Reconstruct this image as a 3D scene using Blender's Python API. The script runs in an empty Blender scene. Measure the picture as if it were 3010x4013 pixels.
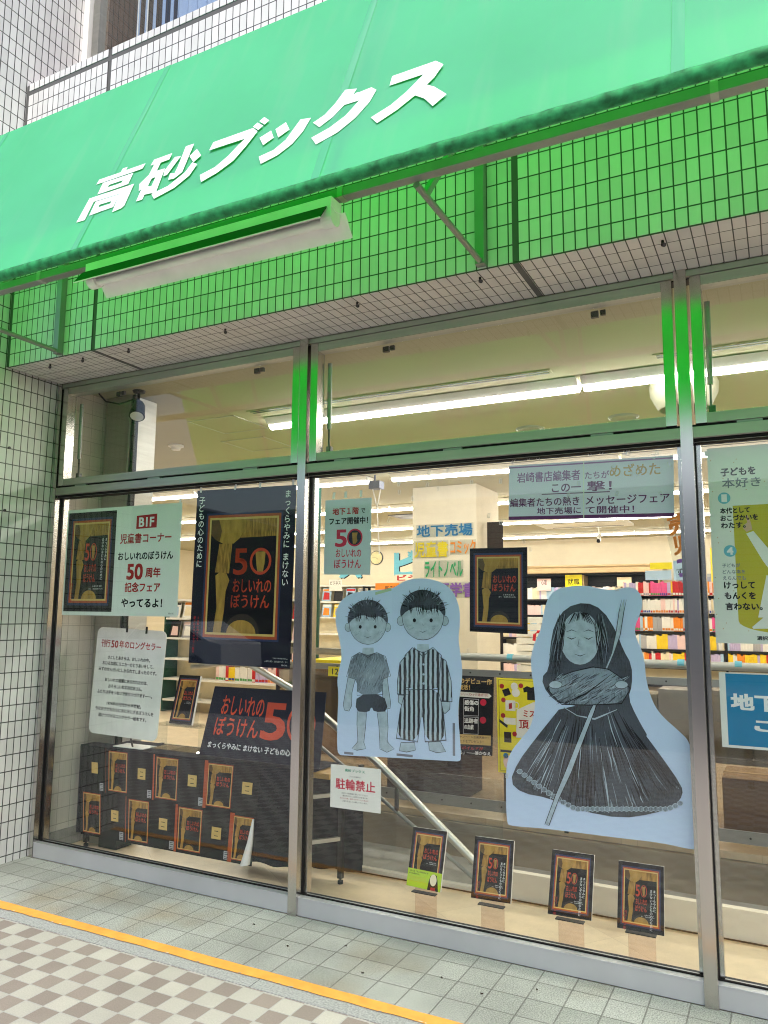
import bpy, bmesh, math, random
from mathutils import Vector, Matrix
random.seed(7)
SC = bpy.context.scene
COL = SC.collection
R = math.radians

# ------------------------------------------------------------------ camera
cam = bpy.data.cameras.new('camera')
cam.sensor_fit = 'VERTICAL'; cam.sensor_height = 24.0
cam.lens = 24.0 * 3015.975 / 4013.0
cam.clip_start = 0.05; cam.clip_end = 500
co = bpy.data.objects.new('camera', cam); COL.objects.link(co); SC.camera = co
fw = Vector((-0.45417927, 0.88124011, 0.13090858))
rt = Vector((0.88933811, 0.45718227, 0.00788019))
up = Vector((0.05290474, -0.120001, 0.99136313))
co.matrix_world = Matrix(((rt.x, up.x, -fw.x, 4.36324), (rt.y, up.y, -fw.y, -3.53799),
                          (rt.z, up.z, -fw.z, 1.54868), (0, 0, 0, 1)))

# ------------------------------------------------------------------ sky, sun, exposure
EL, AZ = 55.0, 150.0          # azimuth clockwise from +y
SKY, SUN, EXPO = 0.14, 0.8, 0.98
w = bpy.data.worlds.new('World'); SC.world = w; w.use_nodes = True
nt = w.node_tree
bg = nt.nodes['Background']; sky = nt.nodes.new('ShaderNodeTexSky')
sky.sky_type = 'NISHITA'; sky.sun_disc = False
sky.sun_elevation = R(EL); sky.sun_rotation = R(AZ)
sky.air_density = 1.0; sky.dust_density = 4.0; sky.ozone_density = 0.6
nt.links.new(sky.outputs[0], bg.inputs[0]); bg.inputs[1].default_value = SKY
sl = bpy.data.lights.new('sun', 'SUN'); sl.energy = SUN; sl.angle = R(20); sl.color = (1, .96, .9)
so = bpy.data.objects.new('sun', sl); COL.objects.link(so)
sv = Vector((math.sin(R(AZ)) * math.cos(R(EL)), math.cos(R(AZ)) * math.cos(R(EL)), math.sin(R(EL))))
so.rotation_euler = sv.to_track_quat('Z', 'Y').to_euler()
SC.view_settings.view_transform = 'Standard'; SC.view_settings.look = 'None'
SC.view_settings.exposure = EXPO; SC.view_settings.gamma = 1.0
SC.cycles.use_denoising = True; SC.cycles.filter_width = 1.05
SC.cycles.max_bounces = 10; SC.cycles.diffuse_bounces = 4; SC.cycles.glossy_bounces = 4
SC.cycles.transmission_bounces = 8; SC.cycles.transparent_max_bounces = 24
SC.cycles.sample_clamp_indirect = 6.0
SC.cycles.caustics_reflective = False; SC.cycles.caustics_refractive = False

# ------------------------------------------------------------------ materials
def lin(c):
    return tuple(((v / 255) / 12.92 if v / 255 <= .04045 else ((v / 255 + .055) / 1.055) ** 2.4) for v in c)
MATS = {}
def new(name):
    m = bpy.data.materials.new(name); m.use_nodes = True; MATS[name] = m
    return m, m.node_tree, m.node_tree.nodes['Principled BSDF']
def mat(name, rgb, rough=.5, metal=0.0, var=.08, scale=6.0, spec=.28, bump=0.0, bscale=60.0, stretch=None, coat=0.0):
    """plain surface with a little procedural unevenness; rgb is linear"""
    m, t, b = new(name)
    b.inputs['Roughness'].default_value = rough; b.inputs['Metallic'].default_value = metal
    b.inputs['Specular IOR Level'].default_value = spec; b.inputs['Coat Weight'].default_value = coat
    tc = t.nodes.new('ShaderNodeTexCoord'); src = tc.outputs['Object']
    if stretch:
        mp = t.nodes.new('ShaderNodeMapping'); mp.inputs['Scale'].default_value = stretch
        t.links.new(src, mp.inputs[0]); src = mp.outputs[0]
    n = t.nodes.new('ShaderNodeTexNoise'); n.inputs['Scale'].default_value = scale; n.inputs['Detail'].default_value = 5
    t.links.new(src, n.inputs['Vector'])
    mr = t.nodes.new('ShaderNodeMapRange'); mr.inputs[1].default_value = .3; mr.inputs[2].default_value = .7
    mr.inputs[3].default_value = 1 - var; mr.inputs[4].default_value = 1 + var
    t.links.new(n.outputs[0], mr.inputs[0])
    mx = t.nodes.new('ShaderNodeMix'); mx.data_type = 'RGBA'; mx.blend_type = 'MULTIPLY'; mx.inputs[0].default_value = 1
    mx.inputs[6].default_value = (*rgb, 1); t.links.new(mr.outputs[0], mx.inputs[7])
    t.links.new(mx.outputs[2], b.inputs['Base Color'])
    if bump:
        n2 = t.nodes.new('ShaderNodeTexNoise'); n2.inputs['Scale'].default_value = bscale
        t.links.new(src, n2.inputs['Vector'])
        bp = t.nodes.new('ShaderNodeBump'); bp.inputs['Strength'].default_value = bump; bp.inputs['Distance'].default_value = .003
        t.links.new(n2.outputs[0], bp.inputs['Height']); t.links.new(bp.outputs[0], b.inputs['Normal'])
    return m
def s(name, rgb255, *a, **k): return mat(name, lin(rgb255), *a, **k)

def gridmat(name, ax, pitch, phase, mortar, c1, c2, cm, rough=.35, grime=.12, bump=.5, speck=0.0, offset=0.0, checker=None, rot=0.0, gscale=1.3, tint=None):
    """tiles laid on a grid over two object axes ax, e.g. 'xz'"""
    m, t, b = new(name); N, L = t.nodes, t.links
    tc = N.new('ShaderNodeTexCoord'); sp = N.new('ShaderNodeSeparateXYZ'); L.new(tc.outputs['Object'], sp.inputs[0])
    cb = N.new('ShaderNodeCombineXYZ')
    L.new(sp.outputs['XYZ'.index(ax[0].upper())], cb.inputs[0]); L.new(sp.outputs['XYZ'.index(ax[1].upper())], cb.inputs[1])
    mp = N.new('ShaderNodeMapping'); mp.inputs['Location'].default_value = (-phase[0], -phase[1], 0)
    mp.inputs['Rotation'].default_value = (0, 0, rot)
    L.new(cb.outputs[0], mp.inputs[0])
    br = N.new('ShaderNodeTexBrick'); br.offset = offset; br.squash = 1.0
    for k, v in (('Scale', 1.0), ('Brick Width', pitch[0]), ('Row Height', pitch[1]), ('Mortar Size', mortar), ('Mortar Smooth', .1), ('Bias', 0.0)):
        br.inputs[k].default_value = v
    br.inputs['Color1'].default_value = (*c1, 1); br.inputs['Color2'].default_value = (*c2, 1); br.inputs['Mortar'].default_value = (*cm, 1)
    L.new(mp.outputs[0], br.inputs['Vector'])
    col = br.outputs['Color']
    if checker:
        ch = N.new('ShaderNodeTexChecker'); ch.inputs['Scale'].default_value = 1 / pitch[0]
        a2 = N.new('ShaderNodeVectorMath'); a2.operation = 'ADD'; a2.inputs[1].default_value = (0, 0, pitch[0] * .5)
        L.new(mp.outputs[0], a2.inputs[0]); L.new(a2.outputs[0], ch.inputs['Vector'])
        ch.inputs['Color1'].default_value = (*c1, 1); ch.inputs['Color2'].default_value = (*checker, 1)
        L.new(ch.outputs['Color'], br.inputs['Color1'])
        v = N.new('ShaderNodeMix'); v.data_type = 'RGBA'; v.blend_type = 'MULTIPLY'; v.inputs[0].default_value = 1
        L.new(ch.outputs['Color'], v.inputs[6]); v.inputs[7].default_value = (.86, .86, .87, 1)
        L.new(v.outputs[2], br.inputs['Color2'])
    n = N.new('ShaderNodeTexNoise'); n.inputs['Scale'].default_value = gscale; n.inputs['Detail'].default_value = 6; n.inputs['Roughness'].default_value = .65
    L.new(tc.outputs['Object'], n.inputs['Vector'])
    mr = N.new('ShaderNodeMapRange'); mr.inputs[1].default_value = .3; mr.inputs[2].default_value = .75
    mr.inputs[3].default_value = 1 + grime * .4; mr.inputs[4].default_value = 1 - grime
    L.new(n.outputs[0], mr.inputs[0])
    mx = N.new('ShaderNodeMix'); mx.data_type = 'RGBA'; mx.blend_type = 'MULTIPLY'; mx.inputs[0].default_value = 1
    L.new(col, mx.inputs[6]); L.new(mr.outputs[0], mx.inputs[7]); col = mx.outputs[2]
    if speck:
        n3 = N.new('ShaderNodeTexNoise'); n3.inputs['Scale'].default_value = 170; n3.inputs['Detail'].default_value = 2
        L.new(tc.outputs['Object'], n3.inputs['Vector'])
        m3 = N.new('ShaderNodeMapRange'); m3.inputs[1].default_value = .35; m3.inputs[2].default_value = .65
        m3.inputs[3].default_value = 1 - speck; m3.inputs[4].default_value = 1 + speck; L.new(n3.outputs[0], m3.inputs[0])
        x3 = N.new('ShaderNodeMix'); x3.data_type = 'RGBA'; x3.blend_type = 'MULTIPLY'; x3.inputs[0].default_value = 1
        L.new(col, x3.inputs[6]); L.new(m3.outputs[0], x3.inputs[7]); col = x3.outputs[2]
    if tint:      # patches of another colour (rust, moss), blotchy
        n4 = N.new('ShaderNodeTexNoise'); n4.inputs['Scale'].default_value = 1.7; n4.inputs['Detail'].default_value = 3
        m4 = N.new('ShaderNodeMapping'); m4.inputs['Location'].default_value = (3.1, 7.7, 0); L.new(tc.outputs['Object'], m4.inputs[0]); L.new(m4.outputs[0], n4.inputs['Vector'])
        r4 = N.new('ShaderNodeMapRange'); r4.inputs[1].default_value = .55; r4.inputs[2].default_value = .72; r4.inputs[3].default_value = 0; r4.inputs[4].default_value = .7
        L.new(n4.outputs[0], r4.inputs[0])
        x4 = N.new('ShaderNodeMix'); x4.data_type = 'RGBA'; x4.blend_type = 'MULTIPLY'; L.new(r4.outputs[0], x4.inputs[0])
        L.new(col, x4.inputs[6]); x4.inputs[7].default_value = (*tint, 1); col = x4.outputs[2]
    L.new(col, b.inputs['Base Color']); b.inputs['Roughness'].default_value = rough
    inv = N.new('ShaderNodeMath'); inv.operation = 'SUBTRACT'; inv.inputs[0].default_value = 1; L.new(br.outputs['Fac'], inv.inputs[1])
    bp = N.new('ShaderNodeBump'); bp.inputs['Strength'].default_value = bump; bp.inputs['Distance'].default_value = .003
    L.new(inv.outputs[0], bp.inputs['Height']); L.new(bp.outputs[0], b.inputs['Normal'])
    return m

WT1, WT2, GR = (.81, .80, .80), (.70, .69, .69), (.075, .072, .075)
for nm, ph, pw in (('tile_a', .03, .0491), ('tile_b', .794, .0503), ('tile_c', 3.405, .0503)):
    gridmat(nm, 'xz', (pw, .1015), (ph, 3.181), .0032, WT1, WT2, GR)
gridmat('tile_side', 'yz', (.05, .1015), (0, 2.987), .0034, WT1, WT2, GR)
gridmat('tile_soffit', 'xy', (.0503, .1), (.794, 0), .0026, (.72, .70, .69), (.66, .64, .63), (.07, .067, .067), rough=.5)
gridmat('tile_inside', 'yz', (.1, .1), (0, .05), .0022, (.78, .72, .63), (.75, .69, .60), (.52, .47, .40), rough=.45)
gridmat('tile_mirrored', 'yz', (.05, .1015), (0, 0), .003, (.13, .075, .045), (.10, .06, .035), (.03, .02, .015), rough=.4)
gridmat('paver', 'xy', (.15, .155), (.05, -.58), .0032, (.405, .42, .40), (.33, .345, .325), (.19, .19, .18), rough=.75, speck=.34, grime=.34, tint=(.80, .66, .50))
gridmat('checker', 'xy', (.1, .1), (.08, -.74), .0028, (.51, .49, .44), (.5, .46, .38), (.42, .41, .395), rough=.7, speck=.07, grime=.16, checker=(.31, .262, .232))
gridmat('vinyl_floor', 'xy', (.62, .62), (0, .1), .0008, (.80, .66, .44), (.68, .53, .34), (.45, .34, .22), rough=.35, rot=R(38), grime=.2, gscale=5.0, bump=.15)
gridmat('siding', 'xz', (3.0, .16), (0, 0), .012, (.36, .36, .36), (.33, .33, .34), (.2, .2, .21), rough=.7, bump=.9)
mat('grey_joint', (.12, .12, .122), .7)
s('steel', (186, 186, 180), .52, 1.0, var=.08, scale=3, stretch=(1, 1, 12)); s('steel_mirror', (196, 192, 188), .22, 1.0, var=.06, scale=3, stretch=(6, 6, 1))
s('steel_sill', (198, 201, 206), .5, .75, var=.07, scale=2.5)
s('steel_dark', (70, 70, 70), .35, 1.0)
s('steel_polished', (215, 212, 205), .32, 1.0, var=.06)
for _m in ('steel',):
    _b = MATS[_m].node_tree.nodes['Principled BSDF']; _b.inputs['Anisotropic'].default_value = .75
    _t = MATS[_m].node_tree.nodes.new('ShaderNodeCombineXYZ'); _t.inputs[1].default_value = .35; _t.inputs[2].default_value = 1
    MATS[_m].node_tree.links.new(_t.outputs[0], _b.inputs['Tangent'])
s('alu', (150, 152, 150), .42, .6)
s('black', (14, 14, 16), .5); s('rubber', (20, 20, 20), .8)
s('white_plastic', (238, 238, 234), .4); s('cream', (228, 216, 186), .5)
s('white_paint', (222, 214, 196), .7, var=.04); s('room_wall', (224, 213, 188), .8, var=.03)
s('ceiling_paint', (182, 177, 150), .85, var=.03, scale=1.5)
s('line_paint', (236, 166, 78), .6, var=.12, scale=14)
s('granite', (160, 162, 162), .7, var=.30, scale=120)
s('grime_patch', (120, 118, 108), .8)
s('asphalt', (64, 64, 66), .85, var=.2, scale=90)
s('concrete', (150, 148, 142), .8, var=.12)
s('paper', (232, 234, 228), .55, var=.02, spec=.15); s('paper_pale_green', (232, 236, 232), .55, var=.02, spec=.15)
s('paper_sky_tint', (196, 216, 248), .5, var=.03, scale=2, spec=.15); s('paper_grey_blue', (196, 208, 216), .5, var=.02, spec=.15)  # cut-out paper: reflected sky blue put into the colour of white board
s('ink', (16, 18, 24), .5, spec=.15); s('ink_navy', (24, 27, 44), .4, var=.06, spec=.15); s('cover_black', (14, 15, 20), .35, spec=.15)
s('ink_red', (172, 34, 34), .5); s('ink_orange', (226, 82, 44), .5); s('ink_crimson', (200, 24, 62), .5)
s('ink_purple', (106, 36, 104), .5); s('ink_lilac', (150, 96, 160), .5); s('ink_tan', (206, 160, 110), .5)
s('title_red', (196, 70, 44), .5, spec=.15); s('paper_lavender', (228, 222, 248), .5, var=.02); s('ink_white', (238, 238, 240), .5); s('ink_teal', (60, 150, 120), .5); s('ink_grey', (120, 124, 140), .5)
s('frame_orange', (176, 78, 38), .5, var=.1, scale=30); s('frame_cream', (210, 176, 104), .5, var=.08, scale=30)
s('frame_blue', (46, 56, 90), .5, spec=.15)
s('ochre', (172, 132, 62), .55, var=.30, scale=26, stretch=(1, 1, .35), spec=.15); s('ochre_dark', (96, 68, 30), .55, var=.2, scale=22)
s('ochre_brown', (44, 34, 26), .55, var=.3, scale=30)
s('sign_blue', (22, 128, 178), .45); s('sign_yellow', (236, 222, 30), .45); s('olive_yellow', (196, 180, 40), .5, var=.04)
s('dot_blue', (110, 184, 204), .5); s('lime', (176, 206, 44), .5); s('skin', (214, 172, 144), .6)
s('charcoal_pale', (172, 190, 206), .6, var=.16, scale=30, spec=.15)
def hatch(name, dark, pale, sc, stretch, rotz):
    m, t, b = new(name); N, L = t.nodes, t.links
    tc = N.new('ShaderNodeTexCoord'); mp = N.new('ShaderNodeMapping'); mp.inputs['Rotation'].default_value = (0, rotz, 0)
    mp.inputs['Scale'].default_value = stretch; L.new(tc.outputs['Object'], mp.inputs[0])
    n = N.new('ShaderNodeTexNoise'); n.inputs['Scale'].default_value = sc; n.inputs['Detail'].default_value = 6; n.inputs['Roughness'].default_value = .7
    L.new(mp.outputs[0], n.inputs['Vector'])
    n2 = N.new('ShaderNodeTexNoise'); n2.inputs['Scale'].default_value = 5; L.new(tc.outputs['Object'], n2.inputs['Vector'])
    ad = N.new('ShaderNodeMath'); ad.operation = 'MULTIPLY_ADD'; ad.inputs[1].default_value = .9; L.new(n2.outputs[0], ad.inputs[0]); L.new(n.outputs[0], ad.inputs[2])
    cr = N.new('ShaderNodeValToRGB'); cr.color_ramp.elements[0].position = .72; cr.color_ramp.elements[1].position = 1.0
    cr.color_ramp.elements[0].color = (*lin(dark), 1); cr.color_ramp.elements[1].color = (*lin(pale), 1)
    L.new(ad.outputs[0], cr.inputs[0]); L.new(cr.outputs[0], b.inputs['Base Color']); b.inputs['Roughness'].default_value = .6
hatch('charcoal', (14, 16, 22), (56, 66, 80), 46, (6, 6, 1), R(35))
hatch('charcoal_mid', (44, 52, 62), (132, 150, 166), 46, (6, 6, 1), R(20))
def stripes(name, c1, c2, width, ax):
    m, t, b = new(name); N, L = t.nodes, t.links
    tc = N.new('ShaderNodeTexCoord'); wv = N.new('ShaderNodeTexWave'); wv.bands_direction = ax
    wv.inputs['Scale'].default_value = .314 / width; wv.inputs['Distortion'].default_value = 1.2; wv.inputs['Detail Scale'].default_value = 1.5
    L.new(tc.outputs['Object'], wv.inputs[0])
    cr = N.new('ShaderNodeValToRGB'); cr.color_ramp.elements[0].position = .42; cr.color_ramp.elements[1].position = .56
    cr.color_ramp.elements[0].color = (*lin(c1), 1); cr.color_ramp.elements[1].color = (*lin(c2), 1)
    L.new(wv.outputs['Fac'], cr.inputs[0]); L.new(cr.outputs[0], b.inputs['Base Color']); b.inputs['Roughness'].default_value = .6
stripes('striped', (26, 30, 38), (176, 194, 210), .026, 'X')
s('ochre_striped', (158, 118, 54), .55, var=.55, scale=60, stretch=(1.6, 1, .25), spec=.15)
s('cloth_navy', (16, 18, 28), .85, var=.2, scale=4, spec=.15); s('wood_edge', (176, 140, 78), .5, var=.15, scale=8, stretch=(12, 1, 12))
s('wood_beam', (186, 160, 120), .6, var=.12, scale=4, stretch=(1, 6, 6)); s('shelf_black', (26, 22, 22), .45)
s('green_post', (30, 74, 60), .5); s('diffuser_cream', (150, 146, 130), .5); s('cart_cream', (214, 208, 184), .45); s('red_plastic', (196, 30, 40), .4)
s('yellow_plastic', (232, 196, 40), .5); s('curtain_blue', (150, 172, 208), .8, var=.06, scale=3)
s('parapet_panel', (120, 100, 76), .3, var=.2, scale=2.0); s('stair_wall', (150, 137, 118), .6, var=.2, scale=1.3)
s('lamp_white', (240, 240, 236), .35); s('lamp_shaded', (12, 52, 22), .5); s('mould', (44, 138, 82), .7, var=.5, scale=34, bump=.2, bscale=90)
s('clock_face', (224, 212, 160), .4); s('teal_roof', (30, 120, 112), .5); s('dark_roof', (62, 62, 70), .6)
s('car_white', (220, 222, 224), .25, coat=.6); s('dark_glass', (16, 18, 20), .06)
s('tape_green', (170, 196, 160), .4); s('vinyl_letters', (226, 230, 240), .5, var=.14, scale=26, stretch=(6, 1, 1))
s('brown_wall', (66, 46, 36), .7, var=.15)

def glassmat(name, tint, ior=1.5, extra=0.0, rough=0.0, dust=0.0):
    m, t, b = new(name); N, L = t.nodes, t.links; N.remove(b)
    out = [n for n in N if n.type == 'OUTPUT_MATERIAL'][0]
    tr = N.new('ShaderNodeBsdfTransparent'); tr.inputs[0].default_value = (*tint, 1)
    gl = N.new('ShaderNodeBsdfGlossy'); gl.inputs['Roughness'].default_value = rough
    ge = N.new('ShaderNodeNewGeometry'); dt = N.new('ShaderNodeVectorMath'); dt.operation = 'DOT_PRODUCT'
    L.new(ge.outputs['Normal'], dt.inputs[0]); L.new(ge.outputs['Incoming'], dt.inputs[1])
    ab = N.new('ShaderNodeMath'); ab.operation = 'ABSOLUTE'; L.new(dt.outputs['Value'], ab.inputs[0])
    om = N.new('ShaderNodeMath'); om.operation = 'SUBTRACT'; om.inputs[0].default_value = 1; om.use_clamp = True; L.new(ab.outputs[0], om.inputs[1])
    pw = N.new('ShaderNodeMath'); pw.operation = 'POWER'; pw.inputs[1].default_value = 5; L.new(om.outputs[0], pw.inputs[0])
    f0 = ((ior - 1) / (ior + 1)) ** 2 + extra
    ad = N.new('ShaderNodeMath'); ad.operation = 'MULTIPLY_ADD'; ad.use_clamp = True; ad.inputs[1].default_value = 1 - f0; ad.inputs[2].default_value = f0
    L.new(pw.outputs[0], ad.inputs[0])
    mx = N.new('ShaderNodeMixShader'); L.new(ad.outputs[0], mx.inputs[0]); L.new(tr.outputs[0], mx.inputs[1]); L.new(gl.outputs[0], mx.inputs[2])
    res = mx
    if dust:      # a thin film of dust and wiped smears on the pane
        tc = N.new('ShaderNodeTexCoord'); mp = N.new('ShaderNodeMapping'); mp.inputs['Rotation'].default_value = (0, R(35), 0); mp.inputs['Scale'].default_value = (1.2, 1, 5)
        L.new(tc.outputs['Object'], mp.inputs[0]); n = N.new('ShaderNodeTexNoise'); n.inputs['Scale'].default_value = 2.2; n.inputs['Detail'].default_value = 8; n.inputs['Roughness'].default_value = .7; L.new(mp.outputs[0], n.inputs['Vector'])
        mr = N.new('ShaderNodeMapRange'); mr.inputs[1].default_value = .45; mr.inputs[2].default_value = .8; mr.inputs[3].default_value = .002; mr.inputs[4].default_value = dust; L.new(n.outputs[0], mr.inputs[0])
        df = N.new('ShaderNodeBsdfDiffuse'); df.inputs[0].default_value = (.75, .75, .74, 1)
        res = N.new('ShaderNodeMixShader'); L.new(mr.outputs[0], res.inputs[0]); L.new(mx.outputs[0], res.inputs[1]); L.new(df.outputs[0], res.inputs[2])
    L.new(res.outputs[0], out.inputs[0])
glassmat('glass', (.96, .975, .97), 1.52, 0, 0, .016)
glassmat('acrylic', (.94, .88, .86), 1.45)
glassmat('clear_acrylic', (.93, .95, .95), 1.45)
glassmat('smoked', (.62, .59, .55), 1.5, .01)
glassmat('tape_film', (.97, .97, .97), 1.5, .10, .2)

def emit(name, rgb, k):
    m, t, b = new(name); b.inputs['Base Color'].default_value = (.9, .9, .88, 1)
    b.inputs['Emission Color'].default_value = (*rgb, 1); b.inputs['Emission Strength'].default_value = k
emit('tube_light', (1, .95, .86), 23.0)
def fabric(name, refl, trans, fac, dirt=.06):
    m, t, b = new(name); N, L = t.nodes, t.links; N.remove(b)
    out = [n for n in N if n.type == 'OUTPUT_MATERIAL'][0]
    tc = N.new('ShaderNodeTexCoord'); n = N.new('ShaderNodeTexNoise'); n.inputs['Scale'].default_value = 1.4; n.inputs['Detail'].default_value = 6
    L.new(tc.outputs['Object'], n.inputs['Vector'])
    mr = N.new('ShaderNodeMapRange'); mr.inputs[1].default_value = .3; mr.inputs[2].default_value = .7; mr.inputs[3].default_value = 1 - dirt; mr.inputs[4].default_value = 1 + dirt
    L.new(n.outputs[0], mr.inputs[0])
    mx = N.new('ShaderNodeMix'); mx.data_type = 'RGBA'; mx.blend_type = 'MULTIPLY'; mx.inputs[0].default_value = 1; mx.inputs[6].default_value = (*refl, 1); L.new(mr.outputs[0], mx.inputs[7])
    m5 = N.new('ShaderNodeMapping'); m5.inputs['Scale'].default_value = (9, 1, 1.1); L.new(tc.outputs['Object'], m5.inputs[0])
    n5 = N.new('ShaderNodeTexNoise'); n5.inputs['Scale'].default_value = 1.6; n5.inputs['Detail'].default_value = 5; L.new(m5.outputs[0], n5.inputs['Vector'])
    r5 = N.new('ShaderNodeMapRange'); r5.inputs[1].default_value = .52; r5.inputs[2].default_value = .75; r5.inputs[3].default_value = 0; r5.inputs[4].default_value = .22; L.new(n5.outputs[0], r5.inputs[0])
    x5 = N.new('ShaderNodeMix'); x5.data_type = 'RGBA'; L.new(r5.outputs[0], x5.inputs[0]); L.new(mx.outputs[2], x5.inputs[6]); x5.inputs[7].default_value = (.5, .8, .68, 1); mx = x5
    d = N.new('ShaderNodeBsdfDiffuse'); L.new(mx.outputs[2], d.inputs[0])
    tl = N.new('ShaderNodeBsdfTranslucent'); tl.inputs[0].default_value = (*trans, 1)
    gl = N.new('ShaderNodeBsdfGlossy'); gl.inputs['Roughness'].default_value = .45
    x1 = N.new('ShaderNodeMixShader'); x1.inputs[0].default_value = fac; L.new(d.outputs[0], x1.inputs[1]); L.new(tl.outputs[0], x1.inputs[2])
    x2 = N.new('ShaderNodeMixShader'); x2.inputs[0].default_value = .035; L.new(x1.outputs[0], x2.inputs[1]); L.new(gl.outputs[0], x2.inputs[2])
    L.new(x2.outputs[0], out.inputs[0])
fabric('awning_fabric', (.215, .84, .555), (.001, .68, .0035), .61, .10)
fabric('awning_seam', (.13, .60, .34), (.002, .35, .008), .35)

# ------------------------------------------------------------------ mesh helpers
class MB:
    def __init__(self): self.v = []; self.f = []; self.m = []; self.mats = []
    def mi(self, m):
        if m not in self.mats: self.mats.append(m)
        return self.mats.index(m)
    def face(self, pts, m):
        i = len(self.v); self.v += [Vector(p) for p in pts]; self.f.append(list(range(i, i + len(pts)))); self.m.append(self.mi(m))
    def raw(self, vs, fs, m):
        i = len(self.v); self.v += [Vector(p) for p in vs]; k = self.mi(m)
        for f in fs: self.f.append([i + a for a in f]); self.m.append(k)
    def box(self, x0, x1, y0, y1, z0, z1, m):
        vs = [(x, y, z) for x in (x0, x1) for y in (y0, y1) for z in (z0, z1)]
        self.raw(vs, [(0, 1, 3, 2), (4, 6, 7, 5), (0, 4, 5, 1), (2, 3, 7, 6), (0, 2, 6, 4), (1, 5, 7, 3)], m); return self
    def bar(self, a, b, wx, wy, m, upv=(0, 0, 1)):
        a, b = Vector(a), Vector(b); d = (b - a).normalized(); u = Vector(upv)
        if abs(d.dot(u)) > .95: u = Vector((1, 0, 0))
        s1 = d.cross(u).normalized(); s2 = s1.cross(d).normalized()
        vs = [p + s1 * i * wx / 2 + s2 * j * wy / 2 for p in (a, b) for i, j in ((-1, -1), (1, -1), (1, 1), (-1, 1))]
        self.raw(vs, [(0, 1, 2, 3), (7, 6, 5, 4), (0, 4, 5, 1), (1, 5, 6, 2), (2, 6, 7, 3), (3, 7, 4, 0)], m); return self
    def tube(self, pts, r, m, n=10, closed=True):
        pts = [Vector(p) for p in pts]; rings = []
        for i, p in enumerate(pts):
            d = (pts[min(i + 1, len(pts) - 1)] - pts[max(i - 1, 0)]).normalized()
            u = Vector((0, 0, 1)) if abs(d.z) < .9 else Vector((1, 0, 0))
            a = d.cross(u).normalized(); b = a.cross(d); rr = r[i] if isinstance(r, (list, tuple)) else r
            rings.append([p + (a * math.cos(2 * math.pi * k / n) + b * math.sin(2 * math.pi * k / n)) * rr for k in range(n)])
        vs = [q for g in rings for q in g]; fs = []
        for i in range(len(pts) - 1):
            for k in range(n): fs.append((i * n + k, i * n + (k + 1) % n, (i + 1) * n + (k + 1) % n, (i + 1) * n + k))
        if closed: fs += [tuple(range(n - 1, -1, -1)), tuple((len(pts) - 1) * n + k for k in range(n))]
        self.raw(vs, fs, m); return self
    def lathe(self, c, prof, m, n=24):
        c = Vector(c); vs = [c + Vector((r * math.cos(2 * math.pi * k / n), r * math.sin(2 * math.pi * k / n), z)) for r, z in prof for k in range(n)]
        fs = [(i * n + k, i * n + (k + 1) % n, (i + 1) * n + (k + 1) % n, (i + 1) * n + k) for i in range(len(prof) - 1) for k in range(n)]
        self.raw(vs, fs, m); return self
    def prism(self, poly, ax, a, b, m):
        """2-D polygon extruded along axis ax from a to b"""
        def P(p, t):
            return {'x': (t, p[0], p[1]), 'y': (p[0], t, p[1]), 'z': (p[0], p[1], t)}[ax]
        n = len(poly); vs = [P(p, a) for p in poly] + [P(p, b) for p in poly]
        fs = [tuple(range(n)), tuple(range(2 * n - 1, n - 1, -1))] + [(i, i + n, (i + 1) % n + n, (i + 1) % n) for i in range(n)]
        self.raw(vs, fs, m); return self
    def build(self, name, parent=None, bevel=0.0, smooth=False, loc=None):
        L = Vector(loc) if loc is not None else (parent_loc(parent) if parent else Vector((0, 0, 0)))
        me = bpy.data.meshes.new(name); me.from_pydata([v - L for v in self.v], [], self.f)
        for m in self.mats: me.materials.append(MATS[m])
        for p, k in zip(me.polygons, self.m): p.material_index = k; p.use_smooth = smooth
        bm = bmesh.new(); bm.from_mesh(me)
        bmesh.ops.remove_doubles(bm, verts=bm.verts, dist=1e-6) if bevel or smooth else None
        bmesh.ops.recalc_face_normals(bm, faces=bm.faces)
        if bevel:
            bmesh.ops.bevel(bm, geom=list(bm.edges), offset=bevel, segments=2, affect='EDGES', profile=.6, clamp_overlap=True)
        bm.to_mesh(me); bm.free()
        if smooth:
            try: me.set_sharp_from_angle(angle=R(40))
            except Exception: pass
        o = bpy.data.objects.new(name, me); COL.objects.link(o)
        if parent: o.parent = parent
        elif loc is not None: o.location = L
        return o
def parent_loc(p):
    l = Vector((0, 0, 0))
    while p: l += p.location; p = p.parent
    return l
def B(x0, x1, y0, y1, z0, z1, m): return MB().box(x0, x1, y0, y1, z0, z1, m)
def tag(o, label=None, cat=None, group=None, kind=None):
    if label: o['label'] = label
    if cat: o['category'] = cat
    if group: o['group'] = group
    if kind: o['kind'] = kind
    return o
def thing(name, label, cat, loc=(0, 0, 0), group=None):
    o = bpy.data.objects.new(name, None); COL.objects.link(o); o.location = loc; o.empty_display_size = .1
    return tag(o, label, cat, group)
def struct(o): o['kind'] = 'structure'; return o
def copy_tree(o, dx=(0, 0, 0), parent=None):
    c = o.copy(); COL.objects.link(c); c.parent = parent
    if parent is None: c.location = Vector(o.location) + Vector(dx)
    for ch in list(o.children): copy_tree(ch, (0, 0, 0), c)
    return c

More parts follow.
